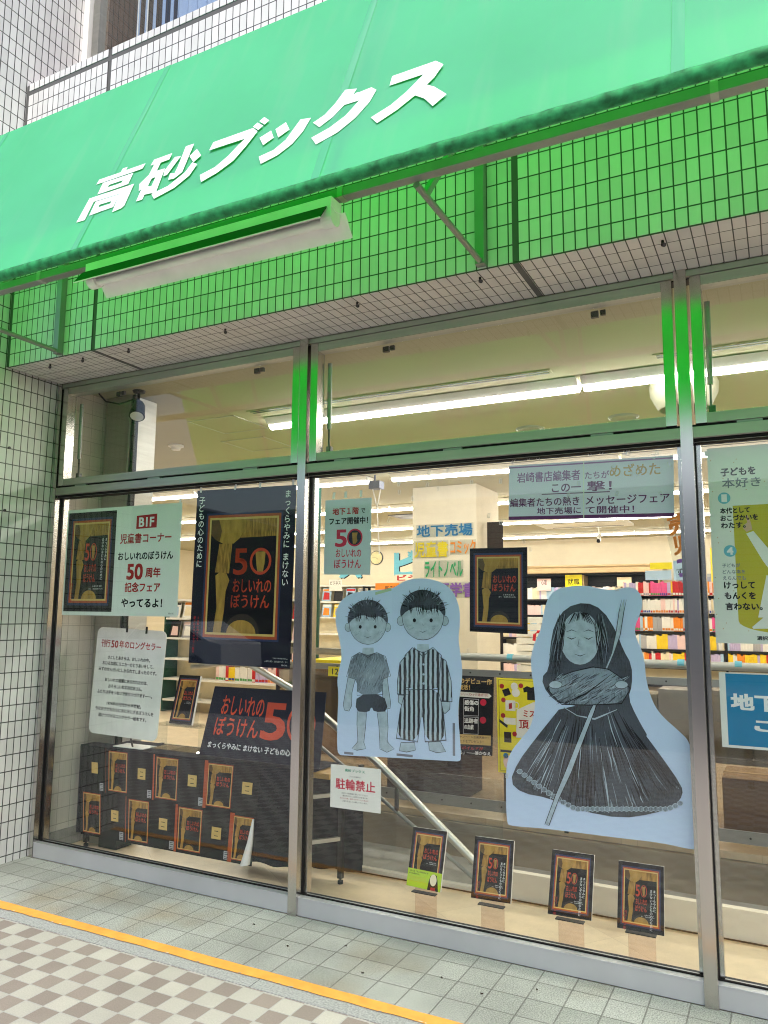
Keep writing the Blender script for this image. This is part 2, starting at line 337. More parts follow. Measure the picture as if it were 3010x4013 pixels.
# ------------------------------------------------------------------ lettering and flat prints
GLY = {}
def glyphs(txt):
    if txt in GLY: return GLY[txt]
    cu = bpy.data.curves.new('t', 'FONT'); cu.body = txt; cu.resolution_u = 3; cu.fill_mode = 'FRONT'
    o = bpy.data.objects.new('t', cu); COL.objects.link(o)
    me = bpy.data.meshes.new_from_object(o.evaluated_get(bpy.context.evaluated_depsgraph_get()))
    v = [(p.co.x, p.co.y) for p in me.vertices]; f = [tuple(p.vertices) for p in me.polygons]
    bpy.data.objects.remove(o); bpy.data.curves.remove(cu); bpy.data.meshes.remove(me)
    xs = [p[0] for p in v] or [0, 1]; ys = [p[1] for p in v] or [0, 1]
    GLY[txt] = (v, f, min(xs), max(xs), min(ys), max(ys)); return GLY[txt]

class Sheet:
    """a flat printed thing: corners TL TR BR BL in space; u to the right, v downwards, both 0..1"""
    def __init__(self, name, label, cat, TL, TR, BR, BL, m, thick=.0012, group=None, round_=0.0, outline=None, part='sheet', back=None):
        self.c = [Vector(p) for p in (TL, TR, BR, BL)]
        self.n = (self.c[3] - self.c[0]).cross(self.c[1] - self.c[0]).normalized()
        self.w = (self.c[1] - self.c[0]).length; self.h = (self.c[3] - self.c[0]).length
        base = (self.c[2] + self.c[3]) / 2
        self.root = thing(name, label, cat, base, group); self.parts = {}
        pts = outline or [(0, 0), (1, 0), (1, 1), (0, 1)]
        if round_:
            pts = []; rx, ry = round_ / self.w, round_ / self.h
            for cx, cy, a0 in ((rx, ry, 180), (1 - rx, ry, 270), (1 - rx, 1 - ry, 0), (rx, 1 - ry, 90)):
                for k in range(6): a = R(a0 + 18 * k); pts.append((cx + rx * math.cos(a), cy + ry * math.sin(a)))
        mb = MB(); P = [self.at(u, v) for u, v in pts]; Q = [p - self.n * thick for p in P]; n = len(P)
        mb.raw(P + Q, [tuple(range(n)), tuple(range(2 * n - 1, n - 1, -1))] + [(i, i + n, (i + 1) % n + n, (i + 1) % n) for i in range(n)], m)
        self.sheet = mb; self.pn = part
    def at(self, u, v, layer=0):
        a, b, c, d = self.c
        return (a * (1 - u) + b * u) * (1 - v) + (d * (1 - u) + c * u) * v + self.n * layer * .00025
    def uv(self, x, z):        # for sheets parallel to the facade
        return ((x - self.c[0].x) / (self.c[1].x - self.c[0].x), (z - self.c[0].z) / (self.c[3].z - self.c[0].z))
    def mb(self, part): return self.parts.setdefault(part, MB())
    def poly(self, pts, m, layer=1, part='picture'): self.mb(part).face([self.at(u, v, layer) for u, v in pts], m)
    def rect(self, u0, v0, u1, v1, m, layer=1, part='picture'): self.poly([(u0, v0), (u1, v0), (u1, v1), (u0, v1)], m, layer, part)
    def disc(self, cu, cv, r, m, layer=1, part='picture', n=24, ry=None, a0=0, a1=360):
        rx, ry = r / self.w, (ry or r) / self.h
        self.poly([(cu + rx * math.cos(R(a0 + (a1 - a0) * k / n)), cv + ry * math.sin(R(a0 + (a1 - a0) * k / n))) for k in range(n if a1 - a0 == 360 else n + 1)], m, layer, part)
    def ring(self, cu, cv, rx, ry, wd, m, layer=1, part='lettering', n=28):
        mb = self.mb(part)
        for k in range(n):
            a, b = 2 * math.pi * k / n, 2 * math.pi * (k + 1) / n
            mb.face([self.at(cu + (rx - q * wd) / self.w * math.cos(t), cv + (ry - q * wd) / self.h * math.sin(t), layer) for t, q in ((a, 0), (b, 0), (b, 1), (a, 1))], m)
    def text(self, txt, u0, v0, u1, v1, m, layer=3, bold=0.0, part='lettering'):
        v, f, x0, x1, y0, y1 = glyphs(txt)
        if not v: return
        hh = (y1 - y0) or 1; ww = (x1 - x0) or 1; mb = self.mb(part)
        sh = [(0, 0)] if not bold else [(-bold, -bold), (bold, -bold), (bold, bold), (-bold, bold), (0, 0)]
        for k, (dx, dy) in enumerate(sh):
            mb.raw([self.at(u0 + (x - x0 + dx) / ww * (u1 - u0), v1 - (y - y0 + dy) / hh * (v1 - v0), layer + k * .25) for x, y in v], f, m)
    def vtext(self, txt, uc, v0, size, m, layer=3, bold=0.0, gap=1.0):
        """one glyph under the other; size in metres, glyphs keep their size within the em box"""
        vv = v0
        for ch in txt:
            if ch != ' ':
                g, f, x0, x1, y0, y1 = glyphs(ch); mb = self.mb('lettering')
                for k, (dx, dy) in enumerate([(0, 0)] if not bold else [(-bold, 0), (bold, 0), (0, bold), (0, -bold)]):
                    mb.raw([self.at(uc + (x + dx - (x0 + x1) / 2) * size / self.w, vv + (.8 - y - dy) * size / self.h, layer + k * .25) for x, y in g], f, m)
            vv += size * gap / self.h * (1 if ch != ' ' else .5)
    def done(self, bevel=0):
        sh = self.sheet.build(self.pn, self.root, bevel)
        for k, mb in self.parts.items(): mb.build(k, self.root)
        return self.root
def quad(y, pts):           # corners on a plane parallel to the facade, given as (x, z)
    return [(x, y, z) for x, z in pts]

def cover(S, u0, v0, u1, v1, fifty=True, L=1, border=True, author=True, tw=1.0):
    """dark picture-book cover: coloured borders round plain ochre shapes, red title"""
    W = lambda u: u0 + (u1 - u0) * u
    H = lambda v: v0 + (v1 - v0) * v
    rc = lambda a, b, c, d, m, l: S.rect(W(a), H(b), W(c), H(d), m, l)
    if border:
        rc(0, 0, 1, 1, 'cover_black', L); rc(.07, .06, .93, .94, 'frame_blue', L + 1)
        i = (.10, .085, .90, .915)
    else: i = (0, 0, 1, 1)
    rc(*i, 'frame_orange', L + 2)
    d = .022; rc(i[0] + d * 1.3, i[1] + d, i[2] - d * 1.3, i[3] - d, 'frame_cream', L + 3)
    d = .04; a0, b0, a1, b1 = i[0] + d * 1.3, i[1] + d, i[2] - d * 1.3, i[3] - d
    rc(a0, b0, a1, b1, 'cover_black', L + 4)
    X = lambda u: W(a0 + (a1 - a0) * u); Y = lambda v: H(b0 + (b1 - b0) * v)
    pl = lambda pts, m, l: S.poly([(X(u), Y(v)) for u, v in pts], m, L + l)
    pl([(0, 0), (.55, 0), (.52, .10), (.45, .17), (.36, .215), (.2, .215), (.08, .18), (0, .13)], 'ochre', 5)
    pl([(.55, 0), (1, 0), (1, .155), (.46, .165), (.52, .10)], 'ochre_striped', 5)
    pl([(0, 0), (.12, 0), (.17, .1), (.14, .2), (.08, .18), (0, .13)], 'ochre_dark', 6)
    pl([(.14, .215), (.34, .215), (.31, .48), (.09, .47)], 'ochre_striped', 5)
    pl([(.1, .5), (.16, .47), (.27, .48), (.32, .54), (.27, .64), (.26, .8), (.22, 1), (.10, 1), (.14, .78), (.12, .64)], 'ochre', 5)
    pl([(.28 + .26 - .26 * math.cos(R(t)), 1 - .17 * math.sin(R(t))) for t in range(0, 181, 15)], 'ochre_brown', 6)
    pl([(.31 + .22 - .22 * math.cos(R(t)), 1 - .115 * math.sin(R(t))) for t in range(0, 181, 15)], 'ochre', 7)
    k = lambda q: X(.30 + (q - .30) * tw)
    if fifty:
        S.text('5', k(.38), Y(.265), k(.58), Y(.49), 'title_red', L + 7, .012)
        cx, cy, rx, ry = k(.78), Y(.375), (k(.94) - k(.62)) / 2 * S.w, (Y(.49) - Y(.255)) / 2 * S.h
        S.ring(cx, cy, rx, ry, rx * .22, 'title_red', L + 7)
        S.poly([(k(p), Y(q)) for p, q in ((.70, .29), (.85, .29), (.84, .40), (.82, .465), (.74, .465), (.72, .40))], 'ochre', L + 6)
        t0 = .53
    else: t0 = .27
    S.text('おしいれの', k(.38), Y(t0), k(.95), Y(t0 + .115), 'title_red', L + 7, .012)
    S.text('ぼうけん', k(.36), Y(t0 + .135), k(.93), Y(t0 + .25), 'title_red', L + 7, .012)
    if author:
        S.text('ふるたたるひ', X(.62), Y(t0 + .29), X(.9), Y(t0 + .312), 'ink_white', L + 7)
        S.text('さく　たばたせいいち', X(.52), Y(t0 + .325), X(.93), Y(t0 + .347), 'ink_white', L + 7)

# ================================================================== THE STREET
struct(B(-30, 40, -.58, 0.0, -.06, 0.0, 'paver').build('pavement'))
kb = MB(); x = -29.2
while x < 40: kb.box(x + .002, x + .898, -.728, -.583, -.06, .001, 'granite'); x += .9
struct(kb.build('kerb'))
ln = MB(); random.seed(3); N = 360; xs = [-12 + 24 * i / N for i in range(N + 1)]
e0 = [-.586 + random.uniform(-.0015, .0015) for _ in xs]; e1 = [-.654 + random.uniform(-.005, .004) for _ in xs]
for i in range(N): ln.face([(xs[i], e0[i], .005), (xs[i], e1[i], .005), (xs[i + 1], e1[i + 1], .005), (xs[i + 1], e0[i + 1], .005)], 'line_paint')
for k in range(46):
    x = random.uniform(-.5, 5); y = -.652 + random.uniform(-.004, .003); l = random.uniform(.004, .02)
    ln.face([(x, y, .0056), (x + l, y - .003, .0056), (x + l * 1.3, y + random.uniform(0, .004), .0056), (x + l * .4, y + .004, .0056)], 'granite' if k % 3 else 'white_paint')
struct(ln.build('painted_line'))
struct(B(-30, 40, -6.0, -.732, -.06, 0.0, 'checker').build('checkered_paving'))
struct(B(-30, 40, -13.0, -6.0, -.25, -.10, 'asphalt').build('road'))
struct(B(-200, 200, -200, 200, -.6, -.3, 'concrete').build('ground'))
struct(B(-30, 40, -16.0, -13.0, -.25, 0.02, 'concrete').build('pavement'))
random.seed(11)
s('leaf_brown', (58, 46, 38), .8)
for x, y, lab in ((1.93, -.20, 'nearest the left mullion'), (2.46, -.20, 'on the slab joint below the parking notice'), (2.66, -.40, 'on the middle of the slab rows'), (2.98, -.28, 'below the second low book'), (3.18, -.33, 'below the third low book'), (3.37, -.19, 'closest to the sill right of the middle'), (2.22, -.33, 'beside the stained slab')):
    a = random.uniform(0, 3); m = MB(); l = random.uniform(.006, .010)
    m.face([(x + l * math.cos(a + t) * (1 if k % 2 else .6), y + l * .6 * math.sin(a + t) * (1 if k % 2 else .7), .0025 + .003 * (k % 3)) for k, t in enumerate([i * .785 for i in range(8)])], 'leaf_brown')
    tag(m.build('leaf_scrap', None, loc=(x, y, .002)), 'small dark leaf scrap on the grey slabs, ' + lab, 'leaf', 'leaf scraps on the slabs')

# ================================================================== THE BUILDING
ZF = 3.105
bl = thing('shop_building', 'white tiled building front with a grey jointed ledge above the shop window', 'building', (0, 0, 0))
MB().box(-1.5, 0, -.64, .30, 0, 9, 'tile_side').build('pilaster', bl)
fa = MB()
for x0, x1, m in ((.03, .767, 'tile_a'), (.794, 3.377, 'tile_b'), (3.405, 6.0, 'tile_c'), (6.027, 9.0, 'tile_b')):
    fa.box(x0, x1, -.40, .02, ZF - .005, 4.985, m)
    fa.box(x0, x1, -.40, -.25, 5.02, 5.07, m)
fa.build('fascia', bl)
jn = MB()
for x0, x1 in ((0.002, .03), (.767, .794), (3.377, 3.405), (6.0, 6.027)):
    jn.box(x0, x1, -.396, -.05, ZF - .002, 5.066, 'grey_joint')
jn.box(.03, 9, -.3965, -.05, 4.985, 5.02, 'grey_joint')
jn.build('movement_joint', bl)
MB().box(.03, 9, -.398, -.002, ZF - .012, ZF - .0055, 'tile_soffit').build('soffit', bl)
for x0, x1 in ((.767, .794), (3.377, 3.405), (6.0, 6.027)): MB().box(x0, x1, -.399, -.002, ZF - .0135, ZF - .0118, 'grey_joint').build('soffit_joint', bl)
for x in (.33, .62, 1.0, 1.72, 2.55, 3.2, 4.0, 4.8):
    MB().tube([(x, -.33, ZF - .012), (x, -.33, ZF - .03)], .006, 'steel_dark', 8).tube([(x, -.33, ZF - .03), (x + .008, -.338, ZF - .036)], .009, 'steel_dark', 8).build('soffit_hook', bl)
for z in (2.585, 2.18): MB().tube([(.0, -.335, z), (.008, -.335, z)], .009, 'steel_dark', 8).build('wall_plug', bl)
# upper storey window behind the ledge
wn = MB()
wn.box(0.002, .06, .02, .10, 5.0, 7.2, 'white_plastic').box(.075, .14, .045, .11, 5.0, 7.2, 'steel').box(.06, .075, .06, .1, 5.0, 7.2, 'rubber')
wn.box(3.0, 3.06, .03, .10, 5.0, 7.2, 'steel').box(.02, 9, .02, .1, 7.2, 7.3, 'steel').box(6.0, 6.06, .03, .10, 5.0, 7.2, 'steel')
wf = wn.build('window', bl)
B(.14, 9, .07, .078, 5.0, 7.2, 'glass').build('pane', wf)
uw = MB()
uw.box(.15, 9, .9, .95, 5.0, 7.4, 'brown_wall'); uw.box(.14, .16, .11, .9, 5.0, 7.4, 'tile_mirrored'); uw.box(0, 9, .02, .95, 7.35, 7.45, 'brown_wall'); uw.box(0, 9, .02, .95, 4.95, 4.99, 'brown_wall')  # brown tiled return imitates the pilaster's reflection in the pane
uw.build('window_recess', bl)
cu = MB(); pts = []; x = .80
while x < 3.0: pts.append((x, .135 + .018 * math.cos((x - .80) * 2 * math.pi / .085))); x += .085 / 8
for (xa, ya), (xb, yb) in zip(pts, pts[1:]): cu.face([(xa, ya, 5.0), (xb, yb, 5.0), (xb, yb, 7.2), (xa, ya, 7.2)], 'curtain_blue')
cu.build('curtain', bl, smooth=True)
bd = MB()
for x in (.30, .38, .46, .55, .63, .70): bd.box(x, x + .03, .25, .253, 5.0, 7.2, 'curtain_blue')
bd.tube([(.40, .16, 7.2), (.41, .16, 5.0)], .004, 'white_plastic', 6).tube([(.5, .16, 7.2), (.5, .16, 5.0)], .004, 'white_plastic', 6)
bd.build('vertical_blind', bl)
MB().box(-1.5, 9, -.39, .3, 7.45, 9, 'tile_b').build('wall', bl)

# ================================================================== SHOPFRONT FRAME AND GLASS
sf = thing('glazed_shopfront', 'stainless steel shop window frame with large lower panes and tilting panes above', 'shop window', (2, 0, 0))
ZT0, ZT1, ZS = 2.321, 2.369, .093
jb = MB().box(.003, .048, .012, .11, 0, ZF - .012, 'steel_dark')
jb.box(.018, .052, 0, .11, .0, ZF - .012, 'steel_mirror')
jb.build('jamb', sf, .0015)
MX = [(2.001, 2.053), (4.003, 4.055), (6.005, 6.057)]
for a, b in MX:
    B(a, b, -.012, .11, .001, ZF - .012, 'steel_mirror').build('mullion', sf, .0015)
bays = [(.052, 2.001), (2.053, 4.003), (4.055, 6.005)]
for a, b in bays:
    hd = MB().box(a, b, .006, .10, ZF - .042, ZF - .013, 'steel').box(a, b, .03, .10, ZF - .047, ZF - .042, 'black'); hd.build('head_rail', sf)
    sl_ = MB().box(a, b, .004, .10, 0.001, ZS - .006, 'steel_sill').box(a, b, .001, .075, ZS - .006, ZS, 'steel_sill').box(a, b, .075, .10, ZS - .006, ZS - .002, 'black')
    sl_.build('sill', sf, .0012)
    tr = MB().box(a, b, 0.0, .10, ZT0, ZT1, 'steel').box(a, b, .02, .10, ZT0 - .018, ZT0, 'rubber'); tr.build('transom', sf, .001)
    pn = MB().box(a + .003, b - .003, .05, .056, ZS - .004, ZT0 - .002, 'glass'); pn.build('glass_pane', sf)
    bd = MB()
    for xa, xb in ((a, a + .0045), (b - .0045, b)): bd.box(xa, xb, .040, .062, ZS, ZT0, 'black')
    for xa, xb in ((a + .0046, a + .022), (b - .022, b - .0046)): bd.box(xa, xb, .0575, .10, ZS, ZT0, 'steel_mirror')
    bd.box(a, b, .04, .05, ZS, ZS + .006, 'rubber'); bd.build('gasket', sf)
    # tilting top light
    z0, z1 = ZT1 + .014, ZF - .047; f = .046
    fr = MB().box(a + .012, a + .012 + f, .004, .075, z0, z1, 'steel_mirror').box(b - .012 - f, b - .012, .004, .075, z0, z1, 'steel_mirror')
    fr.box(a + .012 + f, b - .012 - f, .006, .075, z0, z0 + f, 'steel').box(a + .012 + f, b - .012 - f, .006, .075, z1 - f, z1, 'steel')
    fo = fr.build('tilting_sash', sf, .001)
    B(a + .012 + f - .005, b - .012 - f + .005, .045, .051, z0 + f - .005, z1 - f + .005, 'glass').build('sash_pane', fo)
    for t in (.09, .42, .8): B(a + (b - a) * t, a + (b - a) * t + .1, .004, .02, ZT1 + .001, ZT1 + .011, 'alu').build('hinge', fo)
    for t in (.22, .80):
        x = a + (b - a) * t; B(x, x + .035, .08, .10, z1 - .085, z1 - .055, 'steel_dark').box(x + .045, x + .07, .08, .095, z1 - .08, z1 - .055, 'steel_dark').build('catch', fo)
    MB().tube([(a + .075, .11, z1 - .09), (a + .072, .115, z0 + .20)], .013, 'alu', 10).tube([(a + .072, .115, z0 + .20), (a + .07, .12, z0 + .09)], .006, 'steel_dark', 8).box(a + .06, a + .09, .105, .13, z0 + .05, z0 + .1, 'steel_dark').build('gas_stay', fo)
MB().box(.02, .03, .11, .14, 0, ZF, 'steel_dark').build('corner_post', sf)
gp = MB()
gp.box(.052, 6.0, .02, .10, ZT1, ZT1 + .014, 'black'); gp.build('shadow_gap', sf)
B(6.057, 30, 0, .3, 0, 4.9, 'white_paint').build('neighbouring_wall', bl)

# ================================================================== AWNING
aw = thing('green_awning', 'sloping green fabric awning with slanted white shop lettering above the window', 'awning', (2.5, -1.288, 3.863))
A0, A1, YT, ZT, YB, ZB = -.30, 6.5, -1.288, 3.863, -1.721, 2.822
KS = .779
fx = lambda x: 4.363 + KS * (x - 4.363)
fz = lambda z: 1.549 + KS * (z - 1.549)
def fab(x, z, off=0.0):     # point on the sloping fabric; off = distance outwards
    t = (ZT - z) / (ZT - ZB); y = YT + (YB - YT) * t
    n = Vector((0, -(ZT - ZB), (YB - YT) * -1)).normalized()
    return Vector((x, y, z)) + n * off
fb = MB(); nx, nz = 168, 14; g = {}
for i in range(nx + 1):
    for k in range(nz + 1):
        x = A0 + (A1 - A0) * i / nx; z = ZT + (ZB - ZT) * k / nz
        ph = ((x - 1.123) / 1.028) % 1.0; q = math.sin(math.pi * k / nz)
        g[i, k] = fab(x, z, -.006 * q * math.sin(math.pi * ph) ** 2 + .0007 * math.sin(x * 9 + k) * q + .0010 * math.sin(x * 37 + 1.5 * math.sin(x * 3)) * (k / nz) ** 4)
vs = [g[i, k] for i in range(nx + 1) for k in range(nz + 1)]
fs = [(i * (nz + 1) + k, (i + 1) * (nz + 1) + k, (i + 1) * (nz + 1) + k + 1, i * (nz + 1) + k + 1) for i in range(nx) for k in range(nz)]
fb.raw(vs, fs, 'awning_fabric')
fb.raw([(A0, YT, ZT), (A1, YT, ZT), (A1, -.402, ZT + .12), (A0, -.402, ZT + .12)], [(0, 1, 2, 3)], 'awning_fabric')
fo = fb.build('fabric', aw, smooth=True)
for k in range(-1, 6):
    x = 1.123 + 1.028 * k
    m = MB(); zz = [ZT + (ZB - ZT) * j / 12 for j in range(13)]
    for za, zb in zip(zz, zz[1:]): m.face([fab(x - .0155, za, .0016), fab(x + .0155, za, .0016), fab(x + .0155, zb, .0016), fab(x - .0155, zb, .0016)], 'awning_seam')
    m.build('seam', fo)
LET = {
'高': [[(1.438,3.651),(1.442,3.684),(1.588,3.684),(1.589,3.709),(1.622,3.709),(1.622,3.686),(1.749,3.687),(1.746,3.652)],
  [(1.491,3.567),(1.487,3.646),(1.691,3.644),(1.694,3.569),(1.600,3.567),(1.600,3.596),(1.637,3.597),(1.637,3.613),(1.547,3.613),(1.543,3.597),(1.599,3.596),(1.599,3.567)],
  [(1.438,3.401),(1.443,3.556),(1.739,3.556),(1.746,3.414),(1.732,3.401),(1.678,3.394),(1.663,3.515),(1.492,3.519),(1.496,3.399)],
  [(1.513,3.422),(1.507,3.514),(1.665,3.512),(1.667,3.430),(1.592,3.427),(1.592,3.463),(1.630,3.463),(1.632,3.479),(1.551,3.481),(1.551,3.464),(1.591,3.463),(1.591,3.427)]],
'砂': [[(1.796,3.655),(1.802,3.692),(1.914,3.695),(1.915,3.653),(1.862,3.651),(1.862,3.597),(1.913,3.595),(1.929,3.439),(1.866,3.446),(1.864,3.497),(1.876,3.492),(1.874,3.553),(1.851,3.550),(1.850,3.501),(1.863,3.497),(1.865,3.446),(1.855,3.448),(1.855,3.417),(1.817,3.417),(1.813,3.498),(1.801,3.486),(1.779,3.54),(1.817,3.586),(1.819,3.655)],
  [(1.929,3.538),(1.917,3.578),(1.947,3.657),(1.987,3.648),(1.950,3.540)],
  [(1.999,3.580),(1.990,3.711),(2.041,3.710),(2.048,3.523),(2.011,3.495),(1.974,3.501),(1.967,3.543),(1.998,3.535)],
  [(2.048,3.625),(2.077,3.662),(2.126,3.601),(2.095,3.568)],
  [(1.902,3.436),(1.994,3.457),(2.068,3.517),(2.087,3.571),(2.126,3.546),(2.107,3.481),(2.041,3.427),(1.937,3.395)]],
'ブ': [[(2.165,3.618),(2.17,3.669),(2.391,3.673),(2.428,3.638),(2.396,3.564),(2.352,3.486),(2.282,3.438),(2.203,3.408),(2.175,3.461),(2.251,3.482),(2.306,3.532),(2.339,3.582),(2.367,3.615)],
  [(2.387,3.683),(2.406,3.702),(2.449,3.665),(2.429,3.645)],[(2.413,3.708),(2.434,3.726),(2.474,3.688),(2.454,3.669)]],
'ッ': [[(2.456,3.586),(2.509,3.61),(2.541,3.553),(2.495,3.525)],[(2.532,3.609),(2.578,3.634),(2.616,3.573),(2.567,3.544)],
  [(2.496,3.456),(2.568,3.47),(2.616,3.512),(2.64,3.575),(2.657,3.618),(2.714,3.605),(2.697,3.532),(2.662,3.47),(2.603,3.426),(2.524,3.403)]],
'ク': [[(2.735,3.566),(2.784,3.594),(2.82,3.647),(2.85,3.719),(2.911,3.699),(2.902,3.664),(2.914,3.672),(2.93,3.668),(2.985,3.673),(3.015,3.644),(2.999,3.579),(2.951,3.505),(2.884,3.449),(2.792,3.416),(2.754,3.469),(2.833,3.497),(2.897,3.542),(2.943,3.613),(2.872,3.615),(2.832,3.56),(2.778,3.522)]],
'ス': [[(3.074,3.642),(3.074,3.7),(3.265,3.702),(3.305,3.661),(3.277,3.596),(3.252,3.567),(3.287,3.54),(3.351,3.468),(3.302,3.424),(3.257,3.485),(3.21,3.524),(3.144,3.47),(3.067,3.428),(3.028,3.476),(3.107,3.514),(3.166,3.567),(3.224,3.641)]]}
for ch, polys in LET.items():
    m = MB()
    for p in polys: m.face([fab(fx(x), fz(z), .0032) for x, z in p], 'vinyl_letters')
    m.build('letter', fo)
# rolled hem on its tube, rail behind it, brackets
rl = MB(); n = 240
pts = [(A0 + (A1 - A0) * i / n, YB + .016 + random.uniform(-.001, .001), ZB + .006 + random.uniform(-.001, .001)) for i in range(n + 1)]
rl.tube(pts, [.0197 + random.uniform(-.0004, .0004) for _ in pts], 'mould', 14); rl.build('rolled_hem', aw, smooth=True)
B(A0, A1, -1.150, -1.105, 3.140, 3.176, 'alu').build('rail', aw, .002)
for x in (1.235, 2.93, 4.26): B(x - .012, x + .012, -1.1525, -1.1030, 3.1385, 3.1775, 'steel').build('rail_clip', aw)
for xb in (.506, 3.237, 5.968):
    br = thing('bracket', None, None, (xb, -.42, 3.11)); del_ = None
    br.parent = aw; br.location = Vector((xb, -.42, 3.11)) - Vector((2.5, -1.288, 3.863))
    B(xb - .022, xb + .022, -.442, -.401, 3.105, 4.5, 'alu').build('post', br, .002)
    MB().tube([(xb, -.435, 3.122), (xb, -1.112, 3.128)], .0135, 'alu', 12).build('arm', br)
    MB().bar((xb, -1.03, 3.13), (xb, -.45, 3.86), .024, .024, 'alu').build('strut', br)
    MB().bar((xb, -1.680, 2.857), (xb, -1.262, 3.83), .022, .022, 'alu').bar((xb, -1.265, 3.84), (xb, -.42, 3.95), .024, .024, 'alu').build('rafter', br)
    MB().tube([(xb - .023, -.43, 3.16), (xb - .027, -.43, 3.16)], .006, 'black', 8).build('bolt', br)

# strip lamp hung from the rail
lp = thing('strip_lamp', 'white fluorescent strip lamp under the awning edge, tube facing the window', 'lamp', (2.28, -1.18, 3.12))
x0, x1 = 1.63, 2.93
MB().prism([(-1.212, 3.112), (-1.212, 3.074), (-1.176, 3.064), (-1.135, 3.074), (-1.135, 3.112)], 'x', x0, x1, 'lamp_white').build('housing', lp, .0015)
MB().prism([(-1.212, 3.075), (-1.256, 3.012), (-1.253, 3.011), (-1.208, 3.073)], 'x', x0 - .02, x1 - .02, 'lamp_shaded').box(x0 - .02, x1 - .02, -1.258, -1.252, 3.009, 3.0118, 'lamp_white').build('reflector', lp)  # dark green shade below the housing is put into the reflector's colour
MB().prism([(-1.140, 3.075), (-1.078, 3.000), (-1.081, 2.998), (-1.144, 3.073)], 'x', x0 + .0, x1 + .02, 'lamp_white').build('reflector', lp)
MB().tube([(x0 + .05, -1.176, 3.032), (x1 - .05, -1.176, 3.032)], .019, 'lamp_white', 16).build('tube', lp, smooth=True)
for xa, xb in ((x0 + .002, x0 + .05), (x1 - .05, x1 - .002)):
    prof = [(-1.212, 3.074)] + [(-1.176 + .036 * math.cos(R(a)), 3.045 + .040 * math.sin(R(a))) for a in range(180, 361, 20)] + [(-1.14, 3.074)]
    MB().prism(prof, 'x', xa, xb, 'white_plastic').build('end_cap', lp, .001)

# ================================================================== THE SHOP INSIDE
ZC = 3.1
struct(B(-9, 9, .10, .75, -.05, -.002, 'vinyl_floor').build('shop_floor'))
f2 = MB(); f2.box(-9, 0.2, .75, 12.4, -.05, -.002, 'vinyl_floor').box(.2, 9, 2.3, 12.4, -.05, -.002, 'vinyl_floor').box(7.5, 9, .75, 2.3, -.05, -.002, 'vinyl_floor')
struct(f2.build('shop_floor'))
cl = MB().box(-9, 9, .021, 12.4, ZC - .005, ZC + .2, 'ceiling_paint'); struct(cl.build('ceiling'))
wl = MB().box(-9, 9, 12.26, 12.4, -.05, ZC, 'room_wall'); struct(wl.build('back_wall'))
struct(MB().box(-9.1, -9, .1, 12.4, -.05, ZC, 'room_wall').build('left_wall'))
struct(MB().box(9, 9.1, .1, 12.4, -.05, ZC, 'room_wall').build('right_wall'))
struct(MB().box(-9, -1.5, 0, .10, 0, ZC, 'room_wall').build('front_wall'))
struct(MB().box(6.06, 9, .301, .35, 0, ZC, 'room_wall').build('front_wall'))
pier = thing('tiled_pier', 'beige tiled wall end inside the window, next to the steel column', 'wall', (-.3, .4, 0))
MB().box(-.6, .018, .141, .40, 0, ZC - .006, 'tile_inside').build('pier', pier)
MB().box(-.6, .019, .40, .72, 0, ZC - .006, 'tile_inside').build('pier_return', pier)
MB().box(.018, .03, .15, .4, 0, .11, 'concrete').build('baseboard', pier)
colm = thing('steel_column', 'square stainless steel clad column behind the left window pane', 'column', (.17, .5, 0))
MB().box(.045, .285, .40, .66, 0, ZC - .006, 'steel').build('cladding', colm, .006)
MB().box(.292, .318, .41, .45, 0, ZC - .006, 'black').build('trim', colm)

# ceiling fittings
def lamp_proto(x, y):
    t = thing('ceiling_light', 'x', 'ceiling light', (x, y, ZC - .006), 'rows of long ceiling lights in the shop')
    MB().prism([(y - .115, ZC - .012), (y - .05, ZC - .055), (y + .05, ZC - .055), (y + .115, ZC - .012)], 'x', x - 1.24, x + 1.24, 'lamp_white').build('housing', t)
    MB().prism([(y + .044 * math.cos(R(a)), ZC - .056 + .030 * math.sin(R(a))) for a in range(180, 361, 20)], 'x', x - 1.235, x + 1.235, 'tube_light').build('tube', t)
    return t
first = None
rows = [('first', 1.45, [(2.003, 'left'), (4.511, 'middle'), (7.02, 'right')]), ('second', 4.07, [(-6.0, ''), (-3.49, ''), (-.98, ''), (1.79, ''), (4.3, ''), (6.8, '')]),
        ('third', 6.3, [(-6.85, ''), (-4.34, ''), (-1.84, ''), (.67, ''), (3.18, ''), (5.7, '')]), ('fourth', 8.6, [(-6.4, ''), (-3.9, ''), (-1.4, ''), (1.1, ''), (3.6, ''), (6.1, '')]),
        ('last', 10.95, [(-6.7, ''), (-4.2, ''), (-1.7, ''), (.8, ''), (3.3, ''), (5.8, '')])]
for rn, y, xs_ in rows:
    for k, (x, _) in enumerate(xs_):
        if first is None: o = first = lamp_proto(x, y); bx, by = x, y
        else: o = copy_tree(first, (x - bx, y - by, 0))
        o['label'] = 'long ceiling light, number %s from the left in the %s row from the window' % (('one', 'two', 'three', 'four', 'five', 'six')[k], rn)
def simple(name, label, cat, mb, loc, group=None, bevel=0, smooth=False):
    o = mb.build(name, None, bevel, smooth, loc); return tag(o, label, cat, group)
ap = MB()
def panel(x, y, lab):
    m = MB(); q = .225
    for a, b, c, d in ((x - q, x + q, y - q - .012, y - q), (x - q, x + q, y + q, y + q + .012), (x - q - .012, x - q, y - q - .012, y + q + .012), (x + q, x + q + .012, y - q - .012, y + q + .012)):
        m.box(a, b, c, d, ZC - .009, ZC - .0045, 'steel')
    m.box(x - q, x + q, y - q, y + q, ZC - .0065, ZC - .0045, 'ceiling_paint')
    simple('access_panel', lab, 'ceiling hatch', m, (x, y, ZC), 'square hatches in the ceiling')
